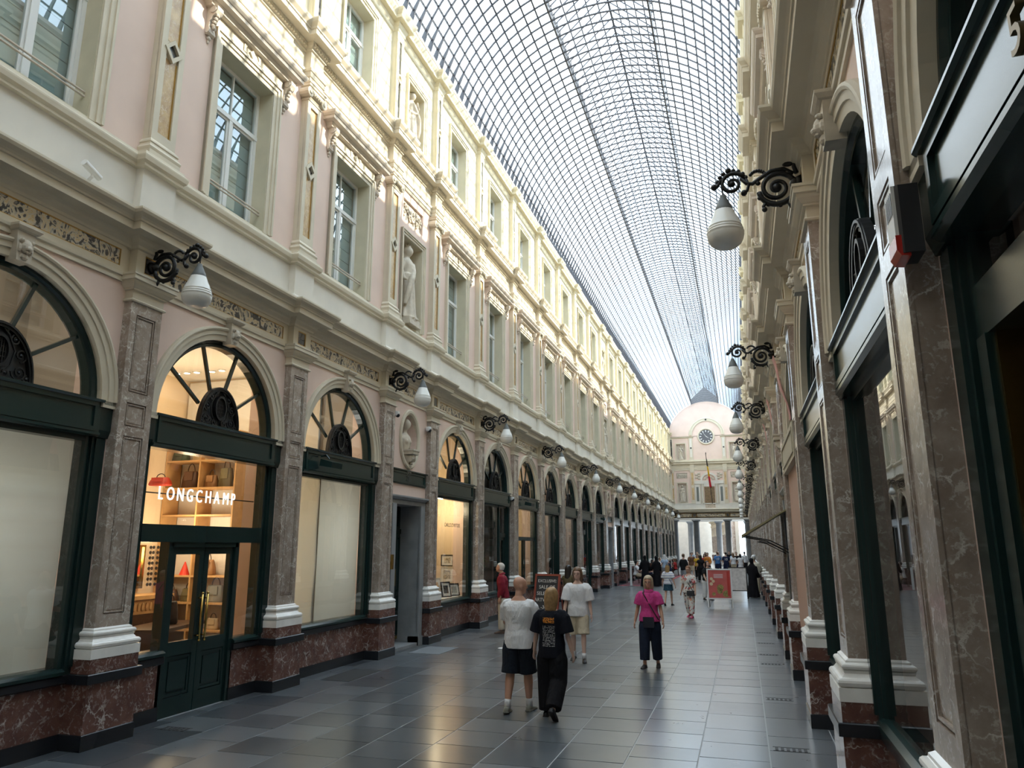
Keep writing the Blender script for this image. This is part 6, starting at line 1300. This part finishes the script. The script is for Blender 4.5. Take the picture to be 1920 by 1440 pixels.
    if sleeve > 0:
        for nm, s in (('l', -1), ('r', 1)):
            sh, el, wr = J['sh' + nm], J['el' + nm], J['wr' + nm]; fl = .016 + loose * 1.3
            if sleeve <= 1: limb(tb, [sh + Vector((-s * .09, 0, .028)), sh + Vector((-s * .02, 0, .004)), sh.lerp(el, .16), sh.lerp(el, sleeve * .55), sh.lerp(el, sleeve)], [.050, .058 + fl * .3, .058 + fl * .7, .052 + fl, .048 + fl * 1.25], 14)
            else: limb(tb, [sh + Vector((-s * .09, 0, .028)), sh + Vector((-s * .02, 0, .004)), sh.lerp(el, .5), el, el.lerp(wr, (sleeve - 1) * .5), el.lerp(wr, sleeve - 1)], [.050, .058 + fl * .4, .054 + fl, .050 + fl, .046 + fl, .038 + fl * .8], 14)
    shirt_o = ob(P.get('shirt_name', 'shirt'), fuse(tb, vox, 2, 'shirt', [m]), root)
    if P.get('collar'):
        cb = MB(); c = J['neck'] + J['up'] * .0
        cb.loft([[(c.x + r * cos(t), c.y + r * .95 * sin(t) , c.z + z + .018 * (-sin(t))) for t in [2 * pi * j / 18 for j in range(18)]] for r, z in ((.10, -.035), (.085, .0), (.074, .012), (.068, .012), (.07, -.02))], False); ob('collar', cb.mesh('collar', P['collar'], True), shirt_o)
    if P.get('legs'):
        m, length, loose, kind = P['legs']
        lb = MB(); rg = torso_rings(J, P, .010, -.10, .13, 24); lb.loft([[tuple(v) for v in r] for r in rg])
        if kind == 'skirt':
            H_ = J['hip']; lb.loft([[(H_.x + rx * cos(t), H_.y + ry * sin(t), H_.z + z) for t in [2 * pi * j / 24 for j in range(24)]] for z, rx, ry in ((-length, .21 + loose, .165 + loose), (-length * .5, .20 + loose * .5, .155 + loose * .5), (0, .185, .14), (.08, .175, .13))])
        else:
            for nm, s in (('l', -1), ('r', 1)):
                h, kp, an = J['hip' + nm], J['knee' + nm], J['ank' + nm]; f = .014 + loose
                pts = [h + Vector((-s * .005, 0, .05)), h.lerp(kp, .3), h.lerp(kp, .7)]; rd_ = [.095 * g_ + .01, .092 * g_ + f, .072 * g_ + f * 1.2]
                if length <= 1: pts.append(h.lerp(kp, length)); rd_.append(.068 * g_ + f * 1.5)
                else: pts += [kp, kp.lerp(an, .5 * (length - 1)), kp.lerp(an, length - 1)]; rd_ += [.058 * g_ + f * 1.3, .052 * g_ + f * 1.3, .042 + f * 1.25]
                limb(lb, pts, rd_, 14)
        ob({'skirt': 'skirt', 'shorts': 'shorts'}.get(kind, 'trousers'), fuse(lb, vox, 2, 'legs', [m]), root)
    if P.get('shoes'):
        for nm, s in (('l', -1), ('r', 1)):
            ob('shoe', fuse(shoe_mb(J, nm, s, P), min(vox, .010), 1, 'shoe', [P['shoes']]), root)
            if P.get('socks'):
                an = J['ank' + nm]; kp = J['knee' + nm]; t = MB(); limb(t, [an + Vector((0, 0, -.02)), an.lerp(kp, .12), an.lerp(kp, .22)], [.045, .044, .046], 12); ob('sock', t.mesh('sock', P['socks'], True), root)
    if P.get('strap'):
        m, side = P['strap']; c = J['hip']; up = J['up']; p = []
        for i in range(15):
            t = i / 14; z = .50 - .52 * t; x = -side * .10 + side * .30 * t; fr = .135 + .02 * sin(pi * t)
            p.append(c + up * z + Vector((x, fr, 0)))
        q = [v * 1.0 for v in p]; sb = MB(); sb.tube([tuple(v) for v in [c + up * .525 + Vector((-side * .10, .0, .03))] + q], .013, 6, flat=.5); sb.tube([tuple(c + up * (.52 - .52 * t) + Vector((-side * .10 + side * .30 * t, -.13 + .0 * t, 0))) for t in [i / 8 for i in range(9)]], .012, 6, flat=.5); ob('bag_strap', sb.mesh('strap', m), root)
        if P.get('bag'):
            bmt, w, h, dp = P['bag']; bb = MB(); bp = c + Vector((side * P.get('bagx', .19), .13, P.get('bagz', -.06))); bb.loft([[(bp.x + w / 2 * a * cx_, bp.y + dp / 2 * cy_, bp.z + z) for cx_, cy_ in ((-1, -1), (1, -1), (1, 1), (-1, 1))] for z, a in ((-h, .9), (-h * .9, 1.), (-.02, .97), (0, .9))]); bb.box(bp.x - w / 2 * .98, bp.x + w / 2 * .98, bp.y + dp / 2 - .005, bp.y + dp / 2 + .012, bp.z - h * .55, bp.z + .005); ob('shoulder_bag', bb.mesh('bag', bmt), root)
    return root

# ---- the people of the photograph
def clothmat(name, col, var):
    if name in MATS: return MATS[name]
    m = mat(name, col, .85, var=var, vscale=14, spec=.2); nt = m.node_tree; b = nt.nodes['Principled BSDF']
    tc = N(nt, 'ShaderNodeTexCoord'); mp = N(nt, 'ShaderNodeMapping'); mp.inputs['Scale'].default_value = (1, 1, .55); mp.inputs['Rotation'].default_value = (.3, .5, 0); nt.links.new(tc.outputs['Object'], mp.inputs['Vector'])
    n = N(nt, 'ShaderNodeTexNoise'); n.inputs['Scale'].default_value = 13; n.inputs['Detail'].default_value = 3; n.inputs['Distortion'].default_value = .8; nt.links.new(mp.outputs['Vector'], n.inputs['Vector'])
    bp = N(nt, 'ShaderNodeBump'); bp.inputs['Strength'].default_value = .75; bp.inputs['Distance'].default_value = .03; nt.links.new(n.outputs['Fac'], bp.inputs['Height']); nt.links.new(bp.outputs['Normal'], b.inputs['Normal'])
    return m
def cloth(name, col, var=.06): return clothmat(name, col, var)
def printmat():
    m = cloth('black_tour_tshirt', (.006, .007, .012), 0); nt = m.node_tree; b = nt.nodes['Principled BSDF']; L = nt.links.new
    tc = N(nt, 'ShaderNodeTexCoord'); sx = N(nt, 'ShaderNodeSeparateXYZ'); L(tc.outputs['Object'], sx.inputs[0])
    def M2(op, a, b_=None, c=None):
        n = N(nt, 'ShaderNodeMath', operation=op)
        for i, v in enumerate((a, b_, c)):
            if v is None: continue
            if isinstance(v, (int, float)): n.inputs[i].default_value = v
            else: L(v, n.inputs[i])
        return n.outputs[0]
    x, y, z = sx.outputs; ax = M2('ABSOLUTE', x)
    back = M2('LESS_THAN', y, 0.)
    nz = N(nt, 'ShaderNodeTexNoise'); nz.inputs['Scale'].default_value = 60; L(tc.outputs['Object'], nz.inputs['Vector'])
    nw = N(nt, 'ShaderNodeTexNoise'); nw.inputs['Scale'].default_value = 9; cb = N(nt, 'ShaderNodeCombineXYZ'); L(M2('FLOOR', M2('MULTIPLY', z, 52)), cb.inputs[2]); L(cb.outputs[0], nw.inputs['Vector'])
    width = M2('MULTIPLY_ADD', nw.outputs['Fac'], .10, .045)
    row = M2('LESS_THAN', M2('FRACT', M2('MULTIPLY', z, 52)), .42)
    inz = M2('MULTIPLY', M2('GREATER_THAN', z, .98), M2('LESS_THAN', z, 1.27))
    txt = M2('MULTIPLY', M2('MULTIPLY', M2('MULTIPLY', row, inz), M2('LESS_THAN', ax, width)), M2('GREATER_THAN', nz.outputs['Fac'], .47)); txt = M2('MULTIPLY', txt, back)
    logo = M2('MULTIPLY', M2('MULTIPLY', M2('GREATER_THAN', z, 1.30), M2('LESS_THAN', z, 1.375)), M2('MULTIPLY', M2('LESS_THAN', ax, .085), back)); logo = M2('MULTIPLY', logo, M2('GREATER_THAN', nz.outputs['Fac'], .46))
    m1 = N(nt, 'ShaderNodeMix', data_type='RGBA'); L(txt, m1.inputs['Factor']); m1.inputs['A'].default_value = (.006, .007, .012, 1); m1.inputs['B'].default_value = (.42, .42, .42, 1)
    m2 = N(nt, 'ShaderNodeMix', data_type='RGBA'); L(logo, m2.inputs['Factor']); L(m1.outputs['Result'], m2.inputs['A']); m2.inputs['B'].default_value = (.55, .20, .03, 1); L(m2.outputs['Result'], b.inputs['Base Color'])
    return m
def patmat(name, cols, scale, kind='flower'):
    m = bpy.data.materials.new(name); m.use_nodes = True; nt = m.node_tree; b = nt.nodes['Principled BSDF']; L = nt.links.new; b.inputs['Roughness'].default_value = .85
    tc = N(nt, 'ShaderNodeTexCoord'); r = N(nt, 'ShaderNodeValToRGB'); r.color_ramp.interpolation = 'CONSTANT'
    if kind == 'flower':
        nn = N(nt, 'ShaderNodeTexNoise'); nn.inputs['Scale'].default_value = scale; L(tc.outputs['Object'], nn.inputs['Vector']); v = N(nt, 'ShaderNodeTexVoronoi'); v.inputs['Scale'].default_value = scale * 1.3
        mx = N(nt, 'ShaderNodeMix', data_type='VECTOR'); mx.inputs['Factor'].default_value = .1; L(tc.outputs['Object'], mx.inputs['A']); L(nn.outputs['Color'], mx.inputs['B']); L(mx.outputs['Result'], v.inputs['Vector'])
        sp = N(nt, 'ShaderNodeSeparateColor'); L(v.outputs['Color'], sp.inputs[0]); L(sp.outputs[0], r.inputs['Fac'])
    else:
        sp = N(nt, 'ShaderNodeSeparateXYZ'); L(tc.outputs['Object'], sp.inputs[0]); ml = N(nt, 'ShaderNodeMath', operation='MULTIPLY'); ml.inputs[1].default_value = scale; L(sp.outputs[2], ml.inputs[0]); fr = N(nt, 'ShaderNodeMath', operation='FRACT'); L(ml.outputs[0], fr.inputs[0]); L(fr.outputs[0], r.inputs['Fac'])
    e_ = r.color_ramp.elements
    while len(e_) > 1: e_.remove(e_[-1])
    for i, (p, c) in enumerate(cols):
        if i == 0: e_[0].position = p; e_[0].color = (*c, 1)
        else: q = e_.new(p); q.color = (*c, 1)
    L(r.outputs['Color'], b.inputs['Base Color']); return m
WHT = cloth('white_cotton', (.66, .66, .67), .04); BLK = cloth('black_cotton', (.008, .008, .010), 0); NVY = cloth('dark_navy_cotton', (.010, .014, .022), 0); BEI = cloth('beige_cotton', (.52, .45, .33)); MAG = cloth('magenta_shirt_cloth', (.48, .05, .20), .1); DEN = cloth('dark_denim', (.012, .018, .035), .1)
RED = cloth('wine_red_shirt', (.20, .015, .03), .1); DSK = cloth('blue_denim_skirt', (.02, .055, .085), .1); OLV = cloth('olive_top', (.10, .08, .04)); STONE = cloth('pale_trousers', (.52, .47, .38))
BLOND = mat('blond_hair', (.30, .18, .075), .55, var=.25, vscale=30); BROWN = mat('brown_hair', (.13, .07, .035), .5, var=.25, vscale=30); DARKH = mat('black_hair', (.012, .009, .008), .45); GREYH = mat('grey_hair', (.52, .50, .47), .7); FAIR = mat('fair_grey_hair', (.42, .33, .22), .6, var=.2, vscale=30)
SHOEG = mat('grey_trainers', (.20, .20, .17), .7); SHOEB = mat('black_trainers', (.012, .012, .014), .6); SHOEP = mat('pink_trainers', (.45, .05, .13), .6); SHOEN = mat('brown_shoes', (.08, .045, .03), .5); BLKL = mat('black_leather', (.012, .012, .013), .45); STUB = mat('stubble', (.10, .055, .04), .8)
PR = person('bald man in a white T-shirt and dark knee shorts walking away', (-2.80, 9.45, 0), -.05, dict(h=1.60, build=1.12, belly=.8, limb=1.12, sw=.195, turn=-.95, nod=.10, skin=SKINT, leg_l=(-.10, .16), leg_r=(.16, .06), lift_l=-.1, arm_l=(.35, .10, 1.0), arm_r=(.30, .16, 1.1), in_r=.5, in_l=.3, curl_l=.9, shirt=(WHT, .78, .12, .014), legs=(NVY, .98, .022, 'shorts'), shoes=SHOEG, socks=WHT), vox=.0105)
PR = person('fair-haired youth in a black printed T-shirt and baggy black trousers walking away', (-2.32, 9.25, 0), -.10, dict(h=1.475, build=.94, limb=.88, sw=.18, leg_l=(.10, .05), leg_r=(-.05, .62), lift_r=-.75, spread=.03, arm_l=(.05, .22, .18), arm_r=(-.02, .22, .2), hair=('bob', BLOND), skin=SKINP, shirt=(printmat(), .92, .14, .026), legs=(BLK, 1.96, .045, 'trousers'), shoes=SHOEB, shirt_name='printed_tshirt'), vox=.0105)
PR = person('long-haired youth in glasses, white T-shirt and beige shorts facing the camera', (-2.95, 13.75, 0), pi + .10, dict(h=1.61, build=.96, limb=.9, sw=.19, turn=-.12, leg_l=(.18, .10), leg_r=(-.14, .18), lift_r=-.15, arm_l=(-.05, .14, .22), arm_r=(.12, .14, .2), hair=('bob', BROWN), glasses=mat('red_brown_frames', (.08, .015, .01), .4), skin=SKINP, shirt=(WHT, .95, .10, .028), legs=(BEI, .96, .028, 'shorts'), shoes=SHOEB, socks=WHT), vox=.0115)
PR = person('woman in a magenta shirt and dark trousers walking towards the camera', (-1.62, 13.40, 0), pi - .04, dict(h=1.485, build=.98, fem=1, limb=.9, sw=.175, leg_l=(-.10, .12), leg_r=(.14, .08), lift_l=-.05, arm_l=(.10, .20, .30), arm_r=(-.05, .22, .22), hair=('bob', FAIR), glasses=mat('grey_frames', (.10, .08, .08), .4), skin=SKINT, shirt=(MAG, .72, .06, .020), legs=(DEN, 1.82, .030, 'trousers'), shoes=SHOEB, collar=MAG, strap=(BLKL, -1), bag=(mat('navy_bag', (.012, .014, .025), .6), .22, .20, .08), bagx=.0, bagz=.03), vox=.0115)
PR = person('white-haired man in a wine-red shirt and pale trousers looking into a shop window', (-5.60, 17.6, 0), pi / 2 + .15, dict(h=1.59, build=1.02, sw=.185, lean=.08, headfwd=.06, nod=-.15, leg_l=(.05, .03), leg_r=(-.05, .03), arm_l=(-.15, .06, .35), arm_r=(-.15, .06, .35), hair=('short', GREYH), skin=SKINT, shirt=(RED, 1.7, .06, .016), legs=(STONE, 1.95, .02, 'trousers'), shoes=SHOEN, collar=RED), vox=.014)
PR = person('dark-haired woman in an olive top holding up a phone', (-4.45, 19.6, 0), -.25, dict(h=1.50, build=.92, fem=1, limb=.85, sw=.165, leg_l=(.03, .02), leg_r=(-.03, .02), arm_l=(.25, .1, 1.9), arm_r=(.75, .15, 1.7), in_r=.2, hair=('long', DARKH), skin=SKIN, shirt=(OLV, .15, .05, .008), legs=(BLK, 1.95, .01, 'trousers'), shoes=SHOEB), vox=.015)
PR = person('blonde woman in a striped top and short blue denim skirt walking away', (-2.62, 27.4, 0), -.15, dict(h=1.37, fem=1, limb=.9, sw=.172, leg_l=(-.16, .25), leg_r=(.16, .05), lift_l=-.3, arm_l=(.12, .22, .2), arm_r=(-.12, .25, .25), hair=('long', BLOND), hat=mat('grey_cap', (.05, .055, .06), .8), skin=SKIN, shirt=(patmat('blue_white_stripes', [(0, (.66, .66, .68)), (.55, (.22, .25, .42)), (.75, (.62, .62, .66))], 9, 's'), .8, .02, .025), legs=(DSK, .30, .02, 'skirt'), shoes=SHOEB, strap=(BLKL, 1)), vox=.016)
FLO = patmat('red_white_floral_cloth', [(0, (.62, .60, .57)), (.42, (.42, .06, .06)), (.58, (.60, .56, .52)), (.72, (.10, .10, .12)), (.82, (.52, .25, .15)), (.9, (.6, .58, .55))], 15)
PR = person('red-haired woman in a red and white floral outfit with a dark handbag', (-1.60, 22.95, 0), pi - .35, dict(h=1.43, build=1.06, fem=1, sw=.175, leg_l=(.14, .05), leg_r=(-.14, .22), lift_r=-.2, arm_l=(.12, .22, .25), arm_r=(-.12, .24, .25), hair=('short', mat('auburn_hair', (.22, .09, .04), .6)), glasses=mat('dark_frames', (.03, .02, .02), .3), skin=SKIN, shirt=(FLO, .85, .10, .022), legs=(FLO, 1.86, .02, 'trousers'), shoes=SHOEP, strap=(BLKL, -1), bag=(mat('dark_grey_bag', (.03, .03, .035), .6), .26, .18, .09), bagx=.12, bagz=-.02), vox=.016)
PR = person('dark-haired woman in a black T-shirt and white trousers behind the pink poster stand', (-1.42, 30.6, 0), pi + .6, dict(h=1.45, fem=1, sw=.172, lean=.12, nod=-.3, leg_l=(.12, .05), leg_r=(-.1, .12), arm_l=(.1, .2, .4), arm_r=(.2, .2, .6), hair=('long', DARKH), skin=SKIN, shirt=(BLK, .8, .08, .02), legs=(WHT, 1.9, .03, 'trousers'), shoes=SHOEB, strap=(STONE, 1)), vox=.018)
ABY = cloth('black_abaya_cloth', (.006, .006, .008), 0)
PR = person('woman in a long black robe and veil carrying a bag by the shaded wall', (.28, 32.6, 0), -.5, dict(h=1.52, nod=-.1, arm_l=(.2, .12, .7), arm_r=(.1, .12, .5), skin=SKIN, robe=ABY, veil=ABY), vox=.02)
PR = person('man in a white cap and pale jacket standing behind the black-robed woman', (.40, 34.2, 0), -.2, dict(h=1.62, nod=-.2, arm_l=(.3, .12, .9), arm_r=(.3, .12, .9), skin=SKIN, hat=WHT, hair=('short', GREYH), shirt=(cloth('cream_jacket', (.6, .56, .47)), 1.8, .12, .03), legs=(BEI, 1.95, .02, 'trousers'), shoes=SHOEN), vox=.02)
PR = person('first of two women in long black robes by the cafe terrace, facing away', (-4.95, 39.8, 0), .2, dict(h=1.54, arm_l=(.2, .2, .5), arm_r=(.1, .2, .5), robe=ABY, veil=ABY), vox=.022)
PR = person('second of two women in long black robes by the cafe terrace, half hidden', (-4.45, 40.6, 0), .5, dict(h=1.50, arm_l=(.2, .2, .5), arm_r=(.1, .2, .5), robe=ABY, veil=ABY), vox=.022)
# ---- the distant crowd: a few body types, each figure with its own clothes
def setmat(o, m): 
    o.material_slots[0].link = 'OBJECT'; o.material_slots[0].material = m
TYPES = []
for i, P in enumerate((dict(h=1.62, leg_l=(.14, .05), leg_r=(-.14, .2), arm_l=(-.1, .15, .3), arm_r=(.15, .15, .3), hair=('short', DARKH), shirt=(WHT, .85, .1, .02), legs=(NVY, .95, .03, 'shorts'), shoes=SHOEB),
                       dict(h=1.52, fem=1, sw=.17, leg_l=(.1, .05), leg_r=(-.1, .15), arm_l=(.1, .18, .4), arm_r=(-.05, .18, .3), hair=('long', BROWN), shirt=(WHT, .6, .05, .015), legs=(BLK, 1.9, .02, 'trousers'), shoes=SHOEB),
                       dict(h=1.61, leg_l=(.02, .02), leg_r=(-.04, .03), arm_l=(.1, .15, .8), arm_r=(.05, .15, .4), hair=('short', BROWN), shirt=(BLK, 1.7, .1, .02), legs=(DEN, 1.95, .02, 'trousers'), shoes=SHOEN),
                       dict(h=1.50, fem=1, sw=.17, leg_l=(.05, .02), leg_r=(-.05, .05), arm_l=(.1, .2, .5), arm_r=(.1, .2, .5), hair=('bob', FAIR), shirt=(WHT, .5, .02, .015), legs=(WHT, .55, .05, 'skirt'), shoes=SHOEB),
                       dict(h=1.60, sit=True, lean=.12, leg_l=(1.45, 1.45), leg_r=(1.40, 1.35), arm_l=(.5, .15, .9), arm_r=(.6, .15, .9), hair=('short', DARKH), shirt=(WHT, .85, .05, .02), legs=(DEN, 1.95, .02, 'trousers'), shoes=SHOEB),
                       dict(h=1.54, sit=True, lean=.05, fem=1, sw=.17, leg_l=(1.45, 1.45), leg_r=(1.50, 1.45), arm_l=(.5, .15, .9), arm_r=(.3, .15, 1.2), hair=('long', BROWN), shirt=(WHT, .6, .05, .02), legs=(BLK, 1.95, .02, 'trousers'), shoes=SHOEB))):
    TYPES.append((person('x', (0, 0, -50), 0, P, vox=.024, hands=True), P))
C_ = {'yellow': (.50, .30, .03), 'orange': (.48, .17, .03), 'navy': (.012, .018, .05), 'blue': (.06, .16, .36), 'white': (.64, .64, .66), 'black': (.01, .01, .012), 'grey': (.22, .23, .25), 'pink': (.52, .22, .25), 'brown': (.14, .07, .04), 'red': (.36, .03, .03), 'beige': (.48, .40, .29), 'green': (.05, .12, .07), 'pale blue': (.35, .45, .58), 'olive': (.16, .14, .06)}
used = set()
def crowd(ti, x, y, h, shirt, legs, hair, label, group):
    src, P = TYPES[ti]
    o = clone(src, None, (x, y, 0), h) if ti in used else src
    used.add(ti); o.location = (x, y, 0); o.rotation_euler = (0, 0, h); tag(o, label, 'person', group)
    for c in o.children:
        n = c.name.split('.')[0]
        if n == 'shirt': setmat(c, cloth('crowd_' + shirt, C_[shirt]))
        elif n in ('trousers', 'shorts', 'skirt'): setmat(c, cloth('crowd_' + legs, C_[legs]))
        elif n == 'hair': setmat(c, hair)
    return o
G1, G2 = 'visitors standing in the far part of the gallery', 'guests seated on the cafe terrace'
PL = [(0, -1.24, 56.0, 0, 'navy', 'navy', DARKH, 'visitor in a navy sports shirt with the number 10 on the back'),
      (0, -1.88, 58.0, .1, 'blue', 'navy', BROWN, 'visitor in a plain blue T-shirt beside the number 10 shirt'),
      (3, -.25, 56.2, .2, 'white', 'white', DARKH, 'visitor in a white top and short white skirt'),
      (1, -.75, 57.5, .3, 'white', 'beige', BROWN, 'visitor in a white top and beige trousers next to the number 10 shirt'),
      (2, -.55, 60.0, pi, 'black', 'navy', DARKH, 'man all in black standing behind the white skirt'),
      (1, -2.45, 45.8, .3, 'black', 'black', DARKH, 'woman in long black clothes with dark hair walking away'),
      (2, -3.15, 42.0, -.6, 'black', 'grey', BROWN, 'man in a black jacket with grey trousers near the terrace'),
      (1, -2.9, 50.5, pi, 'yellow', 'black', BROWN, 'woman in a yellow top in the tour group'),
      (2, -2.3, 51.5, pi - .4, 'orange', 'navy', DARKH, 'man in an orange top in the tour group'),
      (0, -3.4, 52.5, pi + .3, 'brown', 'beige', DARKH, 'man in a brown T-shirt and beige shorts in the tour group'),
      (1, -2.6, 54.0, pi, 'red', 'black', DARKH, 'woman in a red top in the tour group'),
      (3, -3.1, 55.5, 2.8, 'olive', 'brown', FAIR, 'woman in an olive top and brown skirt in the tour group'),
      (2, -1.95, 62.5, 3.3, 'grey', 'black', GREYH, 'grey-haired man in a grey top beyond the tour group'),
      (1, -2.75, 61.0, .2, 'pink', 'navy', BROWN, 'woman in a pink top beyond the tour group'),
      (0, -3.6, 63.0, 3.0, 'white', 'grey', DARKH, 'man in a white T-shirt and grey shorts beyond the tour group'),
      (2, .05, 63.5, .0, 'white', 'black', DARKH, 'tall man in white beside the shaded wall far down the gallery'),
      (1, -.9, 66.0, 3.1, 'pale blue', 'white', FAIR, 'woman in a pale blue top far down the gallery'),
      (2, -2.2, 68.0, 0, 'navy', 'navy', BROWN, 'man in navy clothes near the end columns'),
      (1, -3.3, 70.0, 3.0, 'brown', 'black', DARKH, 'woman in a brown top near the end columns'),
      (0, -4.2, 66.5, .4, 'pale blue', 'navy', GREYH, 'man in a pale blue T-shirt near the end columns'),
      (2, -1.3, 72.5, 3.1, 'black', 'black', DARKH, 'man in dark clothes between the end columns'),
      (1, -4.6, 46.5, .6, 'pale blue', 'grey', mat('white_headscarf', (.6, .6, .6), .8), 'woman in a white headscarf and pale blue top by the terrace')]
for t in PL:
    o = crowd(t[0], t[1], t[2], t[3], t[4], t[5], t[6], t[7], G1)
    if 'number 10 on' in t[7]: text('10', .26, WPL, [c for c in o.children if c.name.startswith('shirt')][0], (0, -.150, 1.16), (pi / 2, 0, 0), 'shirt_number', .004, 1., 'CENTER')
seats = [(4, -5.9, 43.2, -pi / 2, 'white', 'beige', DARKH, 'guest in a white shirt at the first terrace table'), (5, -4.75, 43.3, pi / 2, 'pink', 'black', BROWN, 'guest in a pink top at the first terrace table'),
         (4, -5.9, 47.2, -pi / 2, 'grey', 'navy', BROWN, 'guest in a grey shirt at the second terrace table'), (5, -4.75, 47.3, pi / 2, 'beige', 'brown', FAIR, 'guest in a beige top at the second terrace table'),
         (5, -5.9, 51.2, -pi / 2, 'brown', 'navy', DARKH, 'guest in a brown top at the third terrace table'), (4, -4.75, 51.2, pi / 2, 'navy', 'grey', GREYH, 'guest in a navy shirt at the third terrace table'),
         (4, -5.9, 55.4, -pi / 2, 'white', 'black', BROWN, 'guest in white at the fourth terrace table'), (5, -4.75, 55.5, pi / 2, 'red', 'black', BROWN, 'guest in a red top at the fourth terrace table')]
for t in seats: crowd(*t[:7], t[7], G2)
# terrace furniture
CH = mat('dark_bistro_wood', (.05, .022, .014), .5); 
def bistro_chair(b): pass
def chair(loc, rz, label):
    o = tag(ob('bistro_chair', None, None, loc, (0, 0, rz)), label, 'chair', 'bistro chairs on the cafe terrace')
    ob('seat', M_('bc_seat', lambda b: b.lathe([(.19, .43), (.2, .44), (.2, .46), (.02, .465)], 14), CH), o)
    for k, (x, y) in enumerate(((-.15, -.15), (.15, -.15), (-.15, .15), (.15, .15))): ob('leg', M_('bc_leg%d' % k, lambda b: b.tube([(x, y, .44), (x * 1.25, y * 1.25, 0)], .016, 6), CH), o)
    ob('backrest', M_('bc_back', lambda b: (b.tube([(-.17, -.16, .44), (-.17, -.21, .72), (-.12, -.22, .86), (0, -.23, .90), (.12, -.22, .86), (.17, -.21, .72), (.17, -.16, .44)], .014, 6), b.tube([(-.09, -.16, .45), (-.08, -.215, .7), (0, -.225, .78), (.08, -.215, .7), (.09, -.16, .45)], .01, 6)), CH), o)
for i, (y, od) in enumerate(((43.2, 'first'), (47.2, 'second'), (51.2, 'third'), (55.4, 'fourth'))):
    t = tag(ob('bistro_table', None, None, (-5.32, y, 0)), 'small round bistro table, %s along the cafe terrace' % od, 'table', 'bistro tables on the cafe terrace')
    ob('table_top', M_('bt_top', lambda b: b.lathe([(.01, .72), (.33, .72), (.34, .735), (.33, .75), (.01, .75)], 20), mat('pale_marble_top', (.55, .54, .52), .3)), t); ob('stem', M_('bt_stem', lambda b: b.lathe([(.22, 0), (.22, .02), (.05, .05), (.03, .1), (.03, .72)], 14), IRON), t)
    chair((-5.92, y, 0), -pi / 2, 'bistro chair against the wall side of the %s terrace table' % od); chair((-4.72, y + .05, 0), pi / 2, 'bistro chair on the walkway side of the %s terrace table' % od)

# ================================================================ link everything
for o in PENDING: COL.objects.link(o)
